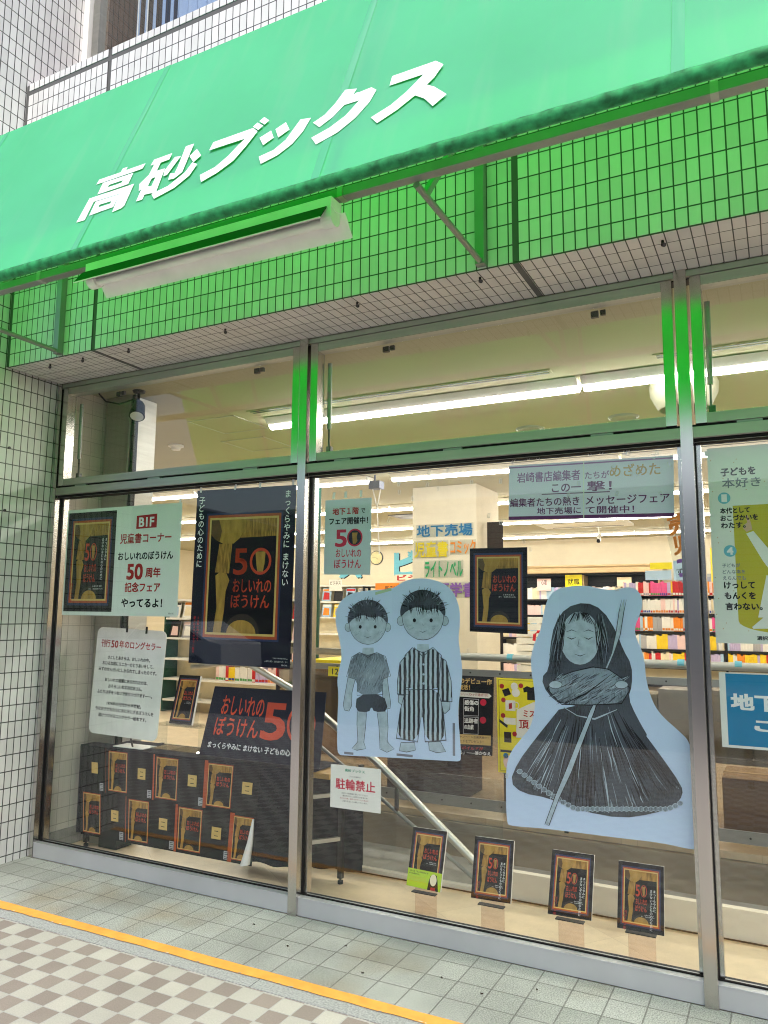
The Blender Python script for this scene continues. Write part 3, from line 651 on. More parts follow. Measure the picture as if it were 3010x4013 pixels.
panel(.348, 1.425, 'square ceiling hatch nearest the end of the first long light')
panel(.117, 2.13, 'square ceiling hatch behind the one beside the long light')
panel(-.35, 2.9, 'square ceiling hatch lowest in the left tilting window')
panel(2.0, 2.95, 'square ceiling hatch seen above the middle pane, left of the round grilles')
for x0_, x1_, lab in ((.75, 3.13, 'long black slot air grille beside the first row of lights'), (3.75, 5.4, 'short end of a black slot grille near the right mullion')):
    m = MB().box(x0_, x1_, 1.13, 1.22, ZC - .010, ZC - .0045, 'ceiling_paint')
    m.box(x0_ + .02, x1_ - .02, 1.145, 1.165, ZC - .012, ZC - .009, 'black').box(x0_ + .02, x1_ - .02, 1.185, 1.205, ZC - .012, ZC - .009, 'black')
    simple('slot_grille', lab, 'air grille', m, ((x0_ + x1_) / 2, 1.17, ZC))
def on_ceiling(f, u): pass
for x, y, lab in ((2.56, 2.62, 'round ceiling grille left of its pair above the middle pane'), (3.33, 2.56, 'round ceiling grille nearer the right mullion')):
    simple('round_grille', lab, 'air grille', MB().lathe((x, y, ZC), [(.0, -.012), (.075, -.012), (.1, -.02), (.115, -.012), (.12, -.0045)], 'alu', 28), (x, y, ZC), 'round grilles in the ceiling', smooth=True)
simple('ceiling_speaker', 'white drum shaped ceiling diffuser behind the right mullion', 'ceiling diffuser', MB().lathe((3.86, 1.72, ZC), [(.2, -.0045), (.215, -.05), (.21, -.11), (.16, -.21), (.15, -.21), (.14, -.12), (0, -.12)], 'diffuser_cream', 36), (3.86, 1.72, ZC), smooth=True)
simple('smoke_detector', 'small round smoke detector on the ceiling behind the left tilting window', 'smoke detector', MB().lathe((-.605, 1.844, ZC), [(.07, -.0045), (.07, -.02), (.045, -.03), (.04, -.05), (0, -.052)], 'white_plastic', 24), (-.605, 1.844, ZC), smooth=True)
def seccam(x, y, d, lab, green):
    t = thing('security_camera', lab, 'camera', (x, y, ZC), 'security cameras hung from the ceiling')
    MB().lathe((x, y, ZC), [(0, -.012), (.05, -.012), (.05, -.0045)], 'white_plastic', 16).tube([(x, y, ZC - .01), (x, y, ZC - .16)], .011, 'white_plastic', 8).build('mount', t)
    c = Vector((x, y, ZC - .19)); dv = Vector(d).normalized()
    MB().tube([c - dv * .08, c + dv * .07], .036, 'white_plastic', 14).build('body', t)
    MB().tube([c + dv * .07, c + dv * .10], .033, 'dark_glass' if not green else 'green_post', 14).build('lens', t)
seccam(-.994, 1.873, (.35, -.25, -.6), 'white security camera pointing down in the left tilting window', True)
seccam(1.55, 10.2, (.0, -.6, -.8), 'far security camera hung near the back wall above the shelves', False)
seccam(-2.9, 9.0, (.3, -.6, -.6), 'far security camera over the shelves at the left', False)
sp = thing('spotlight', 'black track spotlight hung inside the top left window', 'spotlight', (.40, .36, ZC))
MB().lathe((.40, .36, ZC), [(0, -.02), (.04, -.02), (.045, -.0055)], 'black', 16).tube([(.40, .36, ZC - .02), (.40, .36, ZC - .09)], .01, 'black', 8).build('mount', sp)
c = Vector((.41, .35, ZC - .14)); dv = Vector((.25, -.35, -.75)).normalized()
MB().tube([c - dv * .06, c - dv * .03, c + dv * .07], [.03, .045, .055], 'black', 20).build('can', sp, smooth=True)
MB().tube([c + dv * .071, c + dv * .0725], .045, 'lamp_white', 20).build('lens', sp)
MB().tube([(.16, .22, ZC - .03), (.20, .25, ZC - .085), (.28, .3, ZC - .10), (.36, .36, ZC - .06)], .006, 'black', 8).build('cable', sp)
hb = thing('hanging_box', 'small blue grey box hung from the ceiling with a white cord below it', 'hanging box', (.37, 4.0, 2.95))
MB().box(.31, .45, 3.94, 4.06, 2.93, 3.02, 'ink_grey').build('case', hb, .008)
MB().tube([(.36, 4, 3.02), (.36, 4, ZC)], .012, 'ink_grey', 8).build('stem', hb)
MB().tube([(.34, 3.99, 2.93), (.39, 4, 2.72), (.42, 4.01, 2.2)], .007, 'white_plastic', 6).tube([(.44, 3.99, 2.93), (.39, 4, 2.72)], .007, 'white_plastic', 6).build('cord', hb)
ac = MB().box(.7, 2.2, 8.95, 9.9, ZC - .04, ZC - .0045, 'white_plastic'); ac.box(.85, 2.05, 9.05, 9.1, ZC - .044, ZC - .03, 'steel_dark').box(.85, 2.05, 9.75, 9.8, ZC - .044, ZC - .03, 'steel_dark')
simple('air_conditioner', 'white ceiling cassette air conditioner in front of the back shelves', 'air conditioner', ac, (1.4, 9.4, ZC))
simple('ceiling_vent', 'dark square vent in the ceiling above the wall clock', 'air grille', MB().box(-1.1, -.6, 7.2, 7.7, ZC - .02, ZC - .0045, 'steel_dark'), (-.85, 7.45, ZC))

# stairwell to the basement
sw = MB(); sw.box(.2, 7.5, .76, .80, -2.6, -.052, 'stair_wall').box(.2, 7.5, 2.26, 2.30, -2.6, -.052, 'stair_wall').box(.2, 7.5, .8, 2.26, -2.62, -2.58, 'stair_wall')
sw.box(7.46, 7.5, .8, 2.26, -2.58, -.052, 'stair_wall')
struct(sw.build('stairwell_walls'))
stp = MB(); n = 13
for k in range(n): stp.box(.2 + k * .27, .2 + (k + 1) * .27, .8, 2.26, -2.58, -.05 - .19 * k, 'vinyl_floor')
struct(stp.build('stairs'))
cb = thing('stair_curb', 'low pale curb along the stairwell, taller towards the right', 'curb', (3, .78, 0))
MB().box(.35, 2.93, .755, .80, -.002, .026, 'white_paint').box(.35, 2.93, .748, .755, -.002, .004, 'black').build('low_curb', cb)
MB().box(2.93, 7.5, .755, .80, -.002, .145, 'white_paint').box(2.93, 7.5, .748, .755, -.002, .004, 'black').build('tall_curb', cb)
fbal = thing('stair_balustrade', 'clear acrylic guard panels with slim posts standing on the pale curb', 'balustrade', (2, .785, 0))
for a, b in ((.36, 1.985), (2.0, 2.9)): B(a, b, .785, .791, .027, .62, 'clear_acrylic').build('panel', fbal)
for x in (.36, 1.99): B(x - .012, x + .012, .77, .80, .027, .62, 'steel_dark').build('post', fbal)
hr = thing('handrail', 'sloping stainless steel handrail going down to the right behind the acrylic guard', 'handrail', (1.6, .86, .6))
pth = [(.30, .86, 1.16), (1.616, .86, .90 - .0), (2.071, .86, .627), (2.80, .86, .06)]
MB().tube([(.55, .86, 1.16), (1.0, .86, 1.22), (1.44, .86, 1.03), (2.074, .86, .622), (2.95, .86, -.06)], .024, 'steel_polished', 14).build('rail', hr, smooth=True)
MB().tube([(1.24, .86, .94), (2.071, .86, .43), (2.86, .86, -.06)], .012, 'alu', 10).build('rail', hr, smooth=True)
MB().bar((1.3, .86, .90), (1.3, .86, 1.09), .02, .02, 'steel_dark').build('baluster', hr); MB().bar((2.2, .86, .35), (2.2, .86, .53), .02, .02, 'steel_dark').build('baluster', hr)
rp = thing('stair_parapet', 'steel framed stair parapet with a round top rail and posters on it', 'parapet', (2.5, 2.2, 0))
MB().tube([(.35, 2.2, 1.225), (7.4, 2.2, 1.225 - .02)], .029, 'steel', 16).build('top_rail', rp, smooth=True)
for x in (.6, 2.9, 3.77, 5.2, 6.6): B(x - .014, x + .014, 2.19, 2.215, 0, 1.2, 'steel_dark').build('post', rp)
MB().box(.35, 7.4, 2.185, 2.2, 1.075, 1.125, 'alu').box(.35, 7.4, 2.185, 2.2, .085, .165, 'alu').build('rail_band', rp)
m = MB()
for x in [.5 + .24 * i for i in range(28)]:
    for z in (1.1, .125): m.tube([(x, 2.185, z), (x, 2.180, z)], .007, 'steel_dark', 8)
m.build('bolts', rp)
B(.35, 7.4, 2.203, 2.211, .165, 1.075, 'smoked').build('panel', rp)
for x, c_ in ((1.25, 'tape_green'), (2.05, 'tape_green'), (2.5, 'dot_blue'), (3.72, 'dot_blue'), (4.08, 'dot_blue')):
    simple('tape_wrap', 'small %s tape wrapped round the steel top rail' % ('green' if c_ == 'tape_green' else 'pale blue'), 'tape', MB().tube([(x - .022, 2.2, 1.2225), (x + .022, 2.2, 1.2224)], .0305, c_, 16), (x, 2.2, 1.22), 'tape bits on the top rail')
bxs = [('cardboard_box', 2.3, 3.0, 2.6, 3.1, .0, .45, 'stair_wall', 'brown box behind the smoked parapet panel'), ('storage_box', 3.9, 4.6, 2.8, 3.3, .0, .38, 'wood_edge', 'tan box behind the parapet under the blue sign'), ('storage_box', 1.2, 1.9, 2.7, 3.2, 0, .62, 'brown_wall', 'dark brown box behind the parapet under the two child figures')]
for nm, a, b, c_, d, e, f, mm, lab in bxs:
    m = MB().box(a, b, c_, d, e, f, mm).box(a - .004, b + .004, (c_ + d) / 2 - .03, (c_ + d) / 2 + .03, f - .05, f + .003, 'frame_cream')
    simple(nm, lab, 'box', m, ((a + b) / 2, (c_ + d) / 2, e), bevel=.004)

wb = MB(); random.seed(9); x = 2.95
while x < 5.2:
    w_ = random.uniform(.22, .4); wb.box(x, x + w_, 2.45, 2.75, .58, random.uniform(.86, 1.04), random.choice(['white_plastic', 'cart_cream', 'white_paint'])); x += w_ + .01
wb.box(2.9, 5.3, 2.42, 2.8, .54, .578, 'cart_cream').box(2.9, 2.94, 2.42, 2.8, 0, .54, 'cart_cream').box(5.26, 5.3, 2.42, 2.8, 0, .54, 'cart_cream')
simple('low_shelf', 'low white shelf of pale cartons behind the smoked parapet panel at the right', 'shelf', wb, (4.1, 2.6, 0))
# ------------------------------------------------------------------ books and bookcases
BC = {'red': (196, 40, 44), 'orange': (236, 140, 40), 'yellow': (240, 204, 40), 'white': (236, 234, 230), 'pale pink': (240, 206, 204), 'pink': (230, 90, 150), 'pale blue': (170, 200, 226),
      'blue': (44, 70, 160), 'green': (90, 160, 90), 'lilac': (190, 176, 216), 'grey': (170, 170, 176), 'black': (34, 32, 36), 'cream': (236, 222, 190)}
for k, v in BC.items(): s('book_' + k, v, .5, var=.05)
BMESH = {}
def book_mesh(c, th):
    if (c, th) in BMESH: return BMESH[c, th]
    m = MB(); h, d = .21, .14; e = .002
    m.box(-th / 2, th / 2, 0, .004, 0, h, 'book_' + c).box(-th / 2, -th / 2 + e, .004, d, 0, h, 'book_' + c).box(th / 2 - e, th / 2, .004, d, 0, h, 'book_' + c)
    m.box(-th / 2 + e, th / 2 - e, .004, d - .003, .002, h - .003, 'paper')
    m.box(-th / 2 + .003, th / 2 - .003, -.0006, 0, .012, .045, 'paper' if c in ('red', 'black', 'blue', 'green', 'orange') else 'book_' + random.choice(['red', 'grey', 'green', 'blue', 'orange']))
    o = m.build('book'); me = o.data; bpy.data.objects.remove(o); BMESH[c, th] = me; return me
ORD = ('top', 'second', 'third', 'fourth', 'fifth', 'sixth', 'lowest')
REST = MB()
def shelf_row(x0, x1, y, z, row, case, group, weights, th=(.035, .05), hmul=1.0, rest=False):
    seq = []; x = x0
    while True:
        t = random.choice(th); c = random.choice(weights)
        for _ in range(random.choice((1, 1, 2, 3, 4))):
            if x + t > x1: break
            seq.append((x + t / 2, t, c)); x += t + .0015
        if x + min(th) > x1 or len(seq) > 200: break
    if rest:
        for xc, t, c in seq: h_ = .21 * hmul * random.uniform(.88, 1.04); REST.box(xc - t / 2, xc + t / 2, y, y + .14, z + .001, z + h_, 'book_' + c)
        return
    for i, (xc, t, c) in enumerate(seq):
        o = bpy.data.objects.new('book', book_mesh(c, t)); COL.objects.link(o); o.location = (xc, y + random.uniform(0, .02), z)
        o.scale = (1, 1, hmul * random.uniform(.9, 1.04))
        l = seq[i - 1][2] if i else 'shelf end'; r = seq[i + 1][2] if i < len(seq) - 1 else 'shelf end'
        tag(o, '%s book between %s and %s on the %s shelf, %s' % (c, l, r, ORD[row], case), 'book', group)
def bookcase(name, label, x0, x1, y, d, zs, top, mside, mshelf, back='shelf_black', div=()):
    t = thing(name, label, 'bookcase', ((x0 + x1) / 2, y + d / 2, 0))
    for xx in (x0 - .03, x1): B(xx, xx + .03, y, y + d, 0, top, mside).build('side_panel', t)
    B(x0, x1, y + d - .015, y + d, 0, top, back).build('back_panel', t)
    for z in zs: B(x0, x1, y, y + d - .016, z - .03, z, mshelf).build('shelf', t)
    B(x0, x1, y, y + d - .016, top - .03, top, mshelf).build('top_board', t)
    for xx in div: B(xx - .012, xx + .012, y + .003, y + d - .017, 0.05, top - .031, mside).build('divider', t)
    return t
LT = ['white', 'white', 'white', 'pale pink', 'cream', 'lilac', 'pale blue', 'yellow', 'white', 'pale pink', 'grey', 'white']
BR_ = ['red', 'orange', 'yellow', 'pink', 'blue', 'white', 'lilac', 'white', 'pale blue', 'orange', 'white', 'cream', 'pale pink', 'white', 'yellow', 'grey']
zs = [.55, .81, 1.065, 1.325, 1.585, 1.84]
bookcase('bookcase', 'dark bookcase full of coloured paperbacks to the right, behind the stair rail', 2.2, 6.2, 8.5, .22, zs, 1.842, 'shelf_black', 'shelf_black', 'cream', (3.62, 4.95))
for z, w_, r_ in ((1.84, BR_, 0), (1.585, LT, 1), (1.325, BR_, 2), (1.065, LT, 3), (.81, BR_, 4)):
    for a, b in ((2.22, 3.60), (3.64, 4.55)): shelf_row(a, b, 8.52, z, r_, 'right bookcase', 'paperbacks in the right bookcase', w_, (.024, .031, .038), rest=r_ >= 3)
bookcase('bookcase', 'narrow bookcase behind the book cart in the middle', .62, 1.35, 7.6, .22, [.3, .62, .92, 1.22], 1.55, 'shelf_black', 'shelf_black', 'cream')
for z, r_ in ((.92, 1), (1.22, 0), (.62, 2)): shelf_row(.63, 1.34, 7.62, z, r_, 'cart bookcase', 'books behind the cart', LT, (.04, .05), rest=True)
bookcase('bookcase', 'wide dark wall bookcase under a wooden beam at the back', -.6, 2.3, 11.75, .4, [.4, .78, 1.15, 1.5, 1.86], 2.36, 'wood_beam', 'shelf_black', 'shelf_black', (.9,))
MB().box(-1.0, 2.4, 11.6, 11.74, 2.3, 2.48, 'wood_beam'); simple('wood_beam', 'pale wooden beam above the back bookcase', 'beam', MB().box(-.75, 2.42, 11.60, 12.2, 2.37, 2.50, 'wood_beam').box(-.8, 2.46, 11.57, 11.6, 2.49, 2.52, 'wood_beam'), (.8, 11.8, 2.37))
for z, r_ in ((1.86, 0), (1.5, 1)): shelf_row(-.55, .88, 11.8, z, r_, 'back bookcase', 'books in the back bookcase', LT, (.035, .05), 1.15, True)
shelf_row(.92, 2.2, 11.8, 1.86, 0, 'back bookcase', 'books in the back bookcase', LT, (.035, .05), 1.15, True)
bookcase('magazine_shelf', 'long magazine shelf along the left under the cyan wall letters', -6.0, -.9, 10.6, .35, [.35, .75, 1.12, 1.47, 1.80], 2.14, 'shelf_black', 'white_plastic', 'cream', (-3.4,))
for z, r_ in ((1.12, 2), (.75, 3)):
    shelf_row(-3.38, -1.0, 10.64, z, r_, 'magazine shelf', 'books on the long magazine shelf', LT, (.04, .06), 1.2, True)
bookcase('bookcase', 'left bookcase with magazines facing out, behind the white board', -4.4, -1.75, 5.9, .32, [.2, .52, .83, 1.15, 1.46], 1.75, 'green_post', 'white_plastic', 'cream')
for z, r_ in ((.83, 2), (.52, 3)): shelf_row(-3.4, -1.8, 5.94, z, r_, 'left bookcase', 'books in the left bookcase', LT + ['black', 'red'], (.045, .055), 1.05)
tag(REST.build('book_rows'), 'rows of small pale book spines on the farther shelves', 'books', None, 'stuff')
# magazines lying face out
MG = ['red', 'pale pink', 'yellow', 'grey', 'white', 'black', 'orange', 'pale blue', 'cream']
mk = 0
def magazine(x, y, z, c, c2, lab, grp, w_=.2, h_=.26):
    global mk
    m = MB(); a = R(12); dy, dz = math.sin(a), math.cos(a)
    def P(u, v, o=0): return (x + u, y + v * dy - o, z + v * dz)
    m.face([P(0, 0), P(w_, 0), P(w_, h_), P(0, h_)], 'book_' + c); m.face([P(0, 0, -.008), P(0, h_, -.008), P(w_, h_, -.008), P(w_, 0, -.008)], 'paper')
    for (u0, v0), (u1, v1) in (((0, 0), (w_, 0)), ((w_, 0), (w_, h_)), ((w_, h_), (0, h_)), ((0, h_), (0, 0))):
        m.face([P(u0, v0), P(u0, v0, -.008), P(u1, v1, -.008), P(u1, v1)], 'paper')
    m.face([P(.01, h_ * .78, .001), P(w_ - .01, h_ * .78, .001), P(w_ - .01, h_ * .94, .001), P(.01, h_ * .94, .001)], 'book_' + c2)
    m.face([P(.03, h_ * .12, .001), P(w_ - .03, h_ * .12, .001), P(w_ - .05, h_ * .66, .001), P(.04, h_ * .7, .001)], 'book_' + random.choice(MG))
    simple('magazine', lab, 'magazine', m, (x + w_ / 2, y, z), grp)
for z, nm in ((1.46, 'top'), (1.15, 'second')):
    for k in range(10):
        c, c2 = random.choice(MG), random.choice(MG)
        magazine(-4.35 + .26 * k, 5.93, z + .002, c, c2, '%s magazine with %s title bar, number %d, %s shelf of left bookcase' % (c, c2, k + 1, nm), 'magazines in the left bookcase')
for z, nm in ((1.80, 'top'), (1.47, 'second')):
    for k in range(14):
        c, c2 = random.choice(MG), random.choice(MG)
        magazine(-5.0 + .29 * k, 10.62, z + .002, c, c2, '%s magazine with %s title bar, number %d, %s row of long shelf' % (c, c2, k + 1, nm), 'magazines on the long shelf', .22, .28)
# signs standing on or hung over the shelves
def card(name, label, x0, x1, z0, z1, y, m, lines=(), group=None):
    S = Sheet(name, label, 'sign', (x0, y, z1), (x1, y, z1), (x1, y, z0), (x0, y, z0), m, .004, group)
    for t, a, b, c_, d, mm in lines: S.text(t, a, b, c_, d, mm, 2, .01)
    return S.done()
card('shelf_label', 'white shelf label reading psychology on the black header of the back bookcase', -.02, .26, 2.03, 2.27, 11.74, 'book_pale pink', [('心理', .3, .12, .7, .5, 'ink')])
card('shelf_label', 'yellow shelf label about jobs on the header of the back bookcase', .55, .88, 2.08, 2.34, 11.74, 'sign_yellow', [('就職', .15, .3, .85, .75, 'ink')])
card('shelf_label', 'small green and white card at the right end of the black header', 1.55, 1.82, 2.1, 2.28, 11.74, 'book_cream', [])
card('shelf_label', 'white label reading business over the magazine shelf beside the mullion', -4.22, -3.9, 2.02, 2.26, 10.58, 'white_plastic', [('ビジネス', .1, .15, .9, .45, 'ink')])
card('shelf_label', 'orange and white new release card over the magazine shelf', -3.1, -2.55, 1.95, 2.17, 10.58, 'book_orange', [('新刊', .4, .25, .8, .8, 'ink')])
card('poster_stand', 'blue picture-guide sign on top of the right bookcase', 2.95, 3.35, 2.08, 2.36, 8.6, 'book_pale blue', [('ずかん', .1, .4, .9, .75, 'ink')])
card('poster_stand', 'yellow strip sign on top of the right bookcase, left of the blue one', 2.62, 2.93, 2.24, 2.34, 8.6, 'sign_yellow', [])
card('poster_stand', 'pale mint sign in front of the yellow strip on the right bookcase', 2.55, 2.92, 2.08, 2.22, 8.58, 'book_pale blue', [])
card('notice', 'tall white notice in a yellow frame on the wall right of the mullion', 3.45, 3.75, 1.9, 2.55, 8.8, 'book_yellow', [])
card('hanging_sign', 'cream hanging sign with red lettering ending in ta, left of the tall poster', -3.05, -2.2, 1.85, 2.9, 6.2, 'cream', [('ベーター', .1, .56, .95, .64, 'ink_crimson')])
card('price_card', 'small yellow card on the stair rail beside the mullion', .9, 1.1, 1.02, 1.10, 2.17, 'sign_yellow', [('12', .2, .2, .5, .8, 'ink')])
card('parapet_board', 'tan cardboard sheet behind the parapet left of the child figures', .72, 1.28, .62, 1.05, 2.24, 'frame_cream', [])
simple('wall_shelf_cabinet', 'glass cabinet with grey files behind the right bookcase', 'cabinet', MB().box(2.62, 3.9, 11.7, 12.2, 1.2, 2.32, 'alu').box(2.68, 3.84, 11.69, 11.7, 1.3, 2.26, 'ink_grey').box(3.22, 3.26, 11.685, 11.69, 1.25, 2.28, 'alu'), (3.2, 11.9, 1.2))
# wall letters
wlt = Sheet('wall_lettering', 'big cyan paper letters with black shadow on the back wall', 'lettering', (-4.9, 12.25, 2.95), (-1.9, 12.25, 2.95), (-1.9, 12.25, 2.35), (-4.9, 12.25, 2.35), 'room_wall', .002)
wlt.text('ス　ビジネス', .0, .03, 1.35, .97, 'black', 2, .05); wlt.text('ス　ビジネス', -.01, .0, 1.34, .94, 'teal_cyan' if 'teal_cyan' in MATS else 'dot_blue', 5, .05); wlt.done()
w2 = Sheet('wall_lettering', 'small red letters on the beam below the cyan letters', 'lettering', (-3.35, 12.0, 2.42), (-2.2, 12.0, 2.42), (-2.2, 12.0, 2.27), (-3.35, 12.0, 2.27), 'room_wall', .01)
w2.text('ビジネス', .05, .1, 1.0, .9, 'ink_red', 2, .04); w2.done()
ck = thing('wall_clock', 'round cream wall clock on the back wall left of the cyan letters', 'clock', (-3.95, 12.24, 2.83))
MB().tube([(-3.95, 12.255, 2.83), (-3.95, 12.22, 2.83)], .165, 'steel_dark', 32).build('rim', ck)
MB().tube([(-3.95, 12.22, 2.83), (-3.95, 12.217, 2.83)], .148, 'clock_face', 32).build('face', ck)
m = MB(); m.bar((-3.95, 12.215, 2.83), (-4.06, 12.215, 2.845), .010, .004, 'black').bar((-3.95, 12.215, 2.83), (-3.9, 12.215, 2.79), .013, .004, 'black')
for k in range(12): a = R(30 * k); m.bar((-3.95 + .118 * math.cos(a), 12.216, 2.83 + .118 * math.sin(a)), (-3.95 + .136 * math.cos(a), 12.216, 2.83 + .136 * math.sin(a)), .009, .002, 'black')
m.build('hands', ck)
# white pillar with coloured paper letters
pl_ = thing('white_pillar', 'broad white pillar in the middle of the shop', 'pillar', (.78, 5.4, 0)); B(.362, 1.195, 5.0, 5.8, 0, ZC - .006, 'white_paint').build('shaft', pl_)
def pl_sign(t, z0, z1, x0, x1, mm, lab):
    S = Sheet('paper_letters', lab, 'lettering', (x0, 4.99, z1), (x1, 4.99, z1), (x1, 4.99, z0), (x0, 4.99, z0), 'clear_acrylic', .001, 'paper letter rows on the pillar')
    S.text(t, 0.02, .06, .98, .94, mm, 2, .022); S.done()
s('l_blue', (30, 110, 160), .6); s('l_yellow', (214, 196, 40), .6); s('l_orange', (226, 140, 50), .6); s('l_green', (40, 160, 100), .6); s('l_violet', (130, 90, 170), .6); s('cyan_paper', (80, 176, 204), .6)
pl_sign('地下売場', 2.47, 2.63, .41, 1.16, 'l_blue', 'row of blue paper letters, highest on the white pillar')
pl_sign('児童書', 2.22, 2.43, .385, .84, 'l_yellow', 'row of yellow paper letters on the white pillar')
pl_sign('コミック', 2.25, 2.43, .86, 1.19, 'l_orange', 'row of orange paper letters on the white pillar')
pl_sign('ライトノベル', 1.98, 2.19, .52, 1.03, 'l_green', 'row of green paper letters on the white pillar')
pl_sign('語学書', 1.74, 1.93, .68, 1.19, 'l_violet', 'row of violet paper letters on the white pillar')
pl_sign('学参', 1.76, 1.93, .39, .66, 'ink_red', 'row of red paper letters lowest on the white pillar')
card('pillar_picture', 'framed picture high on the right edge of the pillar', 1.22, 1.42, 2.25, 2.66, 5.3, 'ochre_brown', [])
hb_ = Sheet('hanging_banner', 'slanted clear plastic strip of orange and violet paper letters beside the right mullion', 'banner', (3.845, .55, 2.06), (3.99, .55, 2.10), (4.02, .55, 1.35), (3.965, .55, 1.35), 'clear_acrylic', .001)
hb_.text('売', .12, .03, .9, .16, 'l_orange', 2, .035); hb_.text('児', .14, .18, .86, .30, 'l_orange', 2, .035); hb_.text('コ', .18, .34, .8, .46, 'l_violet', 2, .035); hb_.text('ミ', .25, .47, .8, .58, 'l_violet', 2, .035); hb_.text('ッ', .3, .6, .8, .7, 'l_violet', 2, .035); hb_.done()
# book cart
ct = thing('book_cart', 'cream book cart with a red handle behind the stair rail', 'cart', (2.06, 5.2, 0))
MB().box(1.87, 2.26, 5.0, 5.45, .18, 1.24, 'cart_cream').build('body', ct, .01)
MB().box(1.89, 2.24, 4.995, 5.0, .75, 1.15, 'white_plastic').box(2.05, 2.06, 4.992, 4.996, .2, 1.2, 'alu').build('door', ct)
MB().tube([(1.86, 5.02, 1.26), (1.87, 5.02, 1.33), (1.9, 5.02, 1.36), (2.08, 5.02, 1.37), (2.1, 5.02, 1.33)], .018, 'red_plastic', 10).build('handle', ct, smooth=True)
MB().tube([(2.1, 5.03, 1.345), (2.24, 5.03, 1.345), (2.27, 5.03, 1.30), (2.275, 5.03, 1.2)], .014, 'white_plastic', 10).build('rail', ct, smooth=True)
for x in (1.91, 2.22):
    for y in (5.05, 5.4): MB().tube([(x - .015, y, .07), (x + .015, y, .07)], .065, 'rubber', 16).bar((x, y, .09), (x, y, .18), .03, .03, 'alu').build('wheel', ct)
tr_ = MB()
for k in range(8): tr_.box(1.36, 1.72, 5.95, 6.15, .85 + .085 * k, .85 + .085 * k + .072, 'white_plastic')
simple('drawer_stack', 'stack of translucent drawers beside the white pillar', 'drawers', tr_, (1.54, 6.05, .85), bevel=.006)
gp_ = MB().tube([(-.55, 4.2, 0), (-.55, 4.2, ZC - .006)], .07, 'green_post', 20); simple('green_post', 'dark green round post behind the navy sign', 'post', gp_, (-.55, 4.2, 0), smooth=True)
ct2 = thing('sale_counter', 'low counter with yellow edging left of the child figures', 'counter', (-.1, 4.3, 0))
B(-.4, .35, 4.0, 4.6, 0, .98, 'wood_edge').build('front', ct2); B(-.45, .36, 3.96, 4.65, .98, 1.03, 'sign_yellow').build('top', ct2, .004)

# ================================================================== IN THE WINDOW
YG = .0585
def gsheet(name, label, cat, pts, m, **k):
    return Sheet(name, label, cat, *quad(YG, pts), m, **k)
# --- basement corner poster
S = gsheet('poster', 'pale green poster with a dark book cover and a red B1F flag', 'poster', [(.117, 2.221), (1.114, 2.217), (1.110, 1.520), (.115, 1.523)], 'paper_pale_green')
cover(S, .012, .03, .452, .965, tw=.62)
S.vtext('まっくらやみに', .375, .285, .021, 'ink_white', 14); S.vtext('まけない子どもの心のために', .345, .285, .021, 'ink_white', 14); S.vtext('刊行50年', .078, .70, .026, 'ink_red', 14)
S.poly([(.628, .095), (.80, .085), (.80, .21), (.628, .215)], 'ink_red', 1)
S.text('B1F', .652, .115, .775, .195, 'ink_white', 3, .03)
S.text('児童書コーナー', .495, .255, .925, .345, 'ink_red', 2, .02)
S.text('おしいれのぼうけん', .485, .425, .945, .495, 'ink', 2, .025)
S.text('50', .570, .535, .70, .67, 'ink_red', 2, .03); S.text('周年', .728, .57, .85, .655, 'ink_red', 2, .03)
S.text('記念フェア', .558, .70, .852, .785, 'ink_red', 2, .025)
S.text('やってるよ！', .535, .845, .875, .92, 'ink', 2, .03)
S.text('童心社', .93, .965, .972, .98, 'ink', 2)
S.done()
# --- tall black poster
S = gsheet('poster', 'tall black poster with vertical white lettering beside the left mullion', 'poster', [(1.230, 2.282), (1.951, 2.268), (1.935, 1.244), (1.214, 1.251)], 'ink_navy')
S.rect(.115, .140, .885, .862, 'frame_blue', 1)
cover(S, .135, .152, .868, .85, True, 2, False, False)
S.vtext('まっくらやみに まけない', .928, .028, .048, 'ink_white', 12, .008); S.vtext('子どもの心のために', .062, .04, .048, 'ink_white', 12, .008)
S.vtext('50年にわたって', .083, .735, .018, 'ink_red', 12, .01); S.vtext('愛されるロングセラー絵本', .045, .735, .018, 'ink_red', 12, .01)
S.text('『おしいれのぼうけん』', .84, .945, .975, .953, 'ink_white', 2); S.text('ふるたたるひ　たばたせいいち　さく', .76, .962, .975, .971, 'ink_white', 2); S.text('童心社', .92, .98, .975, .988, 'ink_white', 2)
S.done()
# --- basement fair poster
S = gsheet('poster', 'small grey blue fair poster with a red 50, right of the left mullion', 'poster', [(2.145, 2.167), (2.434, 2.165), (2.431, 1.752), (2.141, 1.758)], 'paper_grey_blue')
S.text('地下１階', .17, .115, .73, .205, 'ink_red', 2, .03); S.text('で', .78, .135, .87, .195, 'ink', 2, .02)
S.text('フェア開催中！', .10, .245, .93, .335, 'ink', 2, .03)
S.text('5', .25, .41, .48, .63, 'ink_crimson', 2, .02); S.ring(.66, .515, .048, .048, .009, 'ink_crimson', 3); S.disc(.66, .515, .040, 'ink_navy', 1)
S.poly([(.60, .45), (.72, .45), (.70, .51), (.72, .56), (.68, .595), (.62, .595), (.61, .52)], 'ochre', 2)
S.text('おしいれの', .26, .665, .80, .77, 'ink_crimson', 2, .015); S.text('ぼうけん', .23, .80, .80, .915, 'ink_crimson', 2, .015)
S.done()
# --- centre black poster
S = gsheet('poster', 'black framed book poster alone between the two cut-out boards', 'poster', [(2.992, 1.874), (3.286, 1.871), (3.281, 1.457), (2.989, 1.465)], 'cover_black')
cover(S, .0, .0, 1, 1, False); S.done()
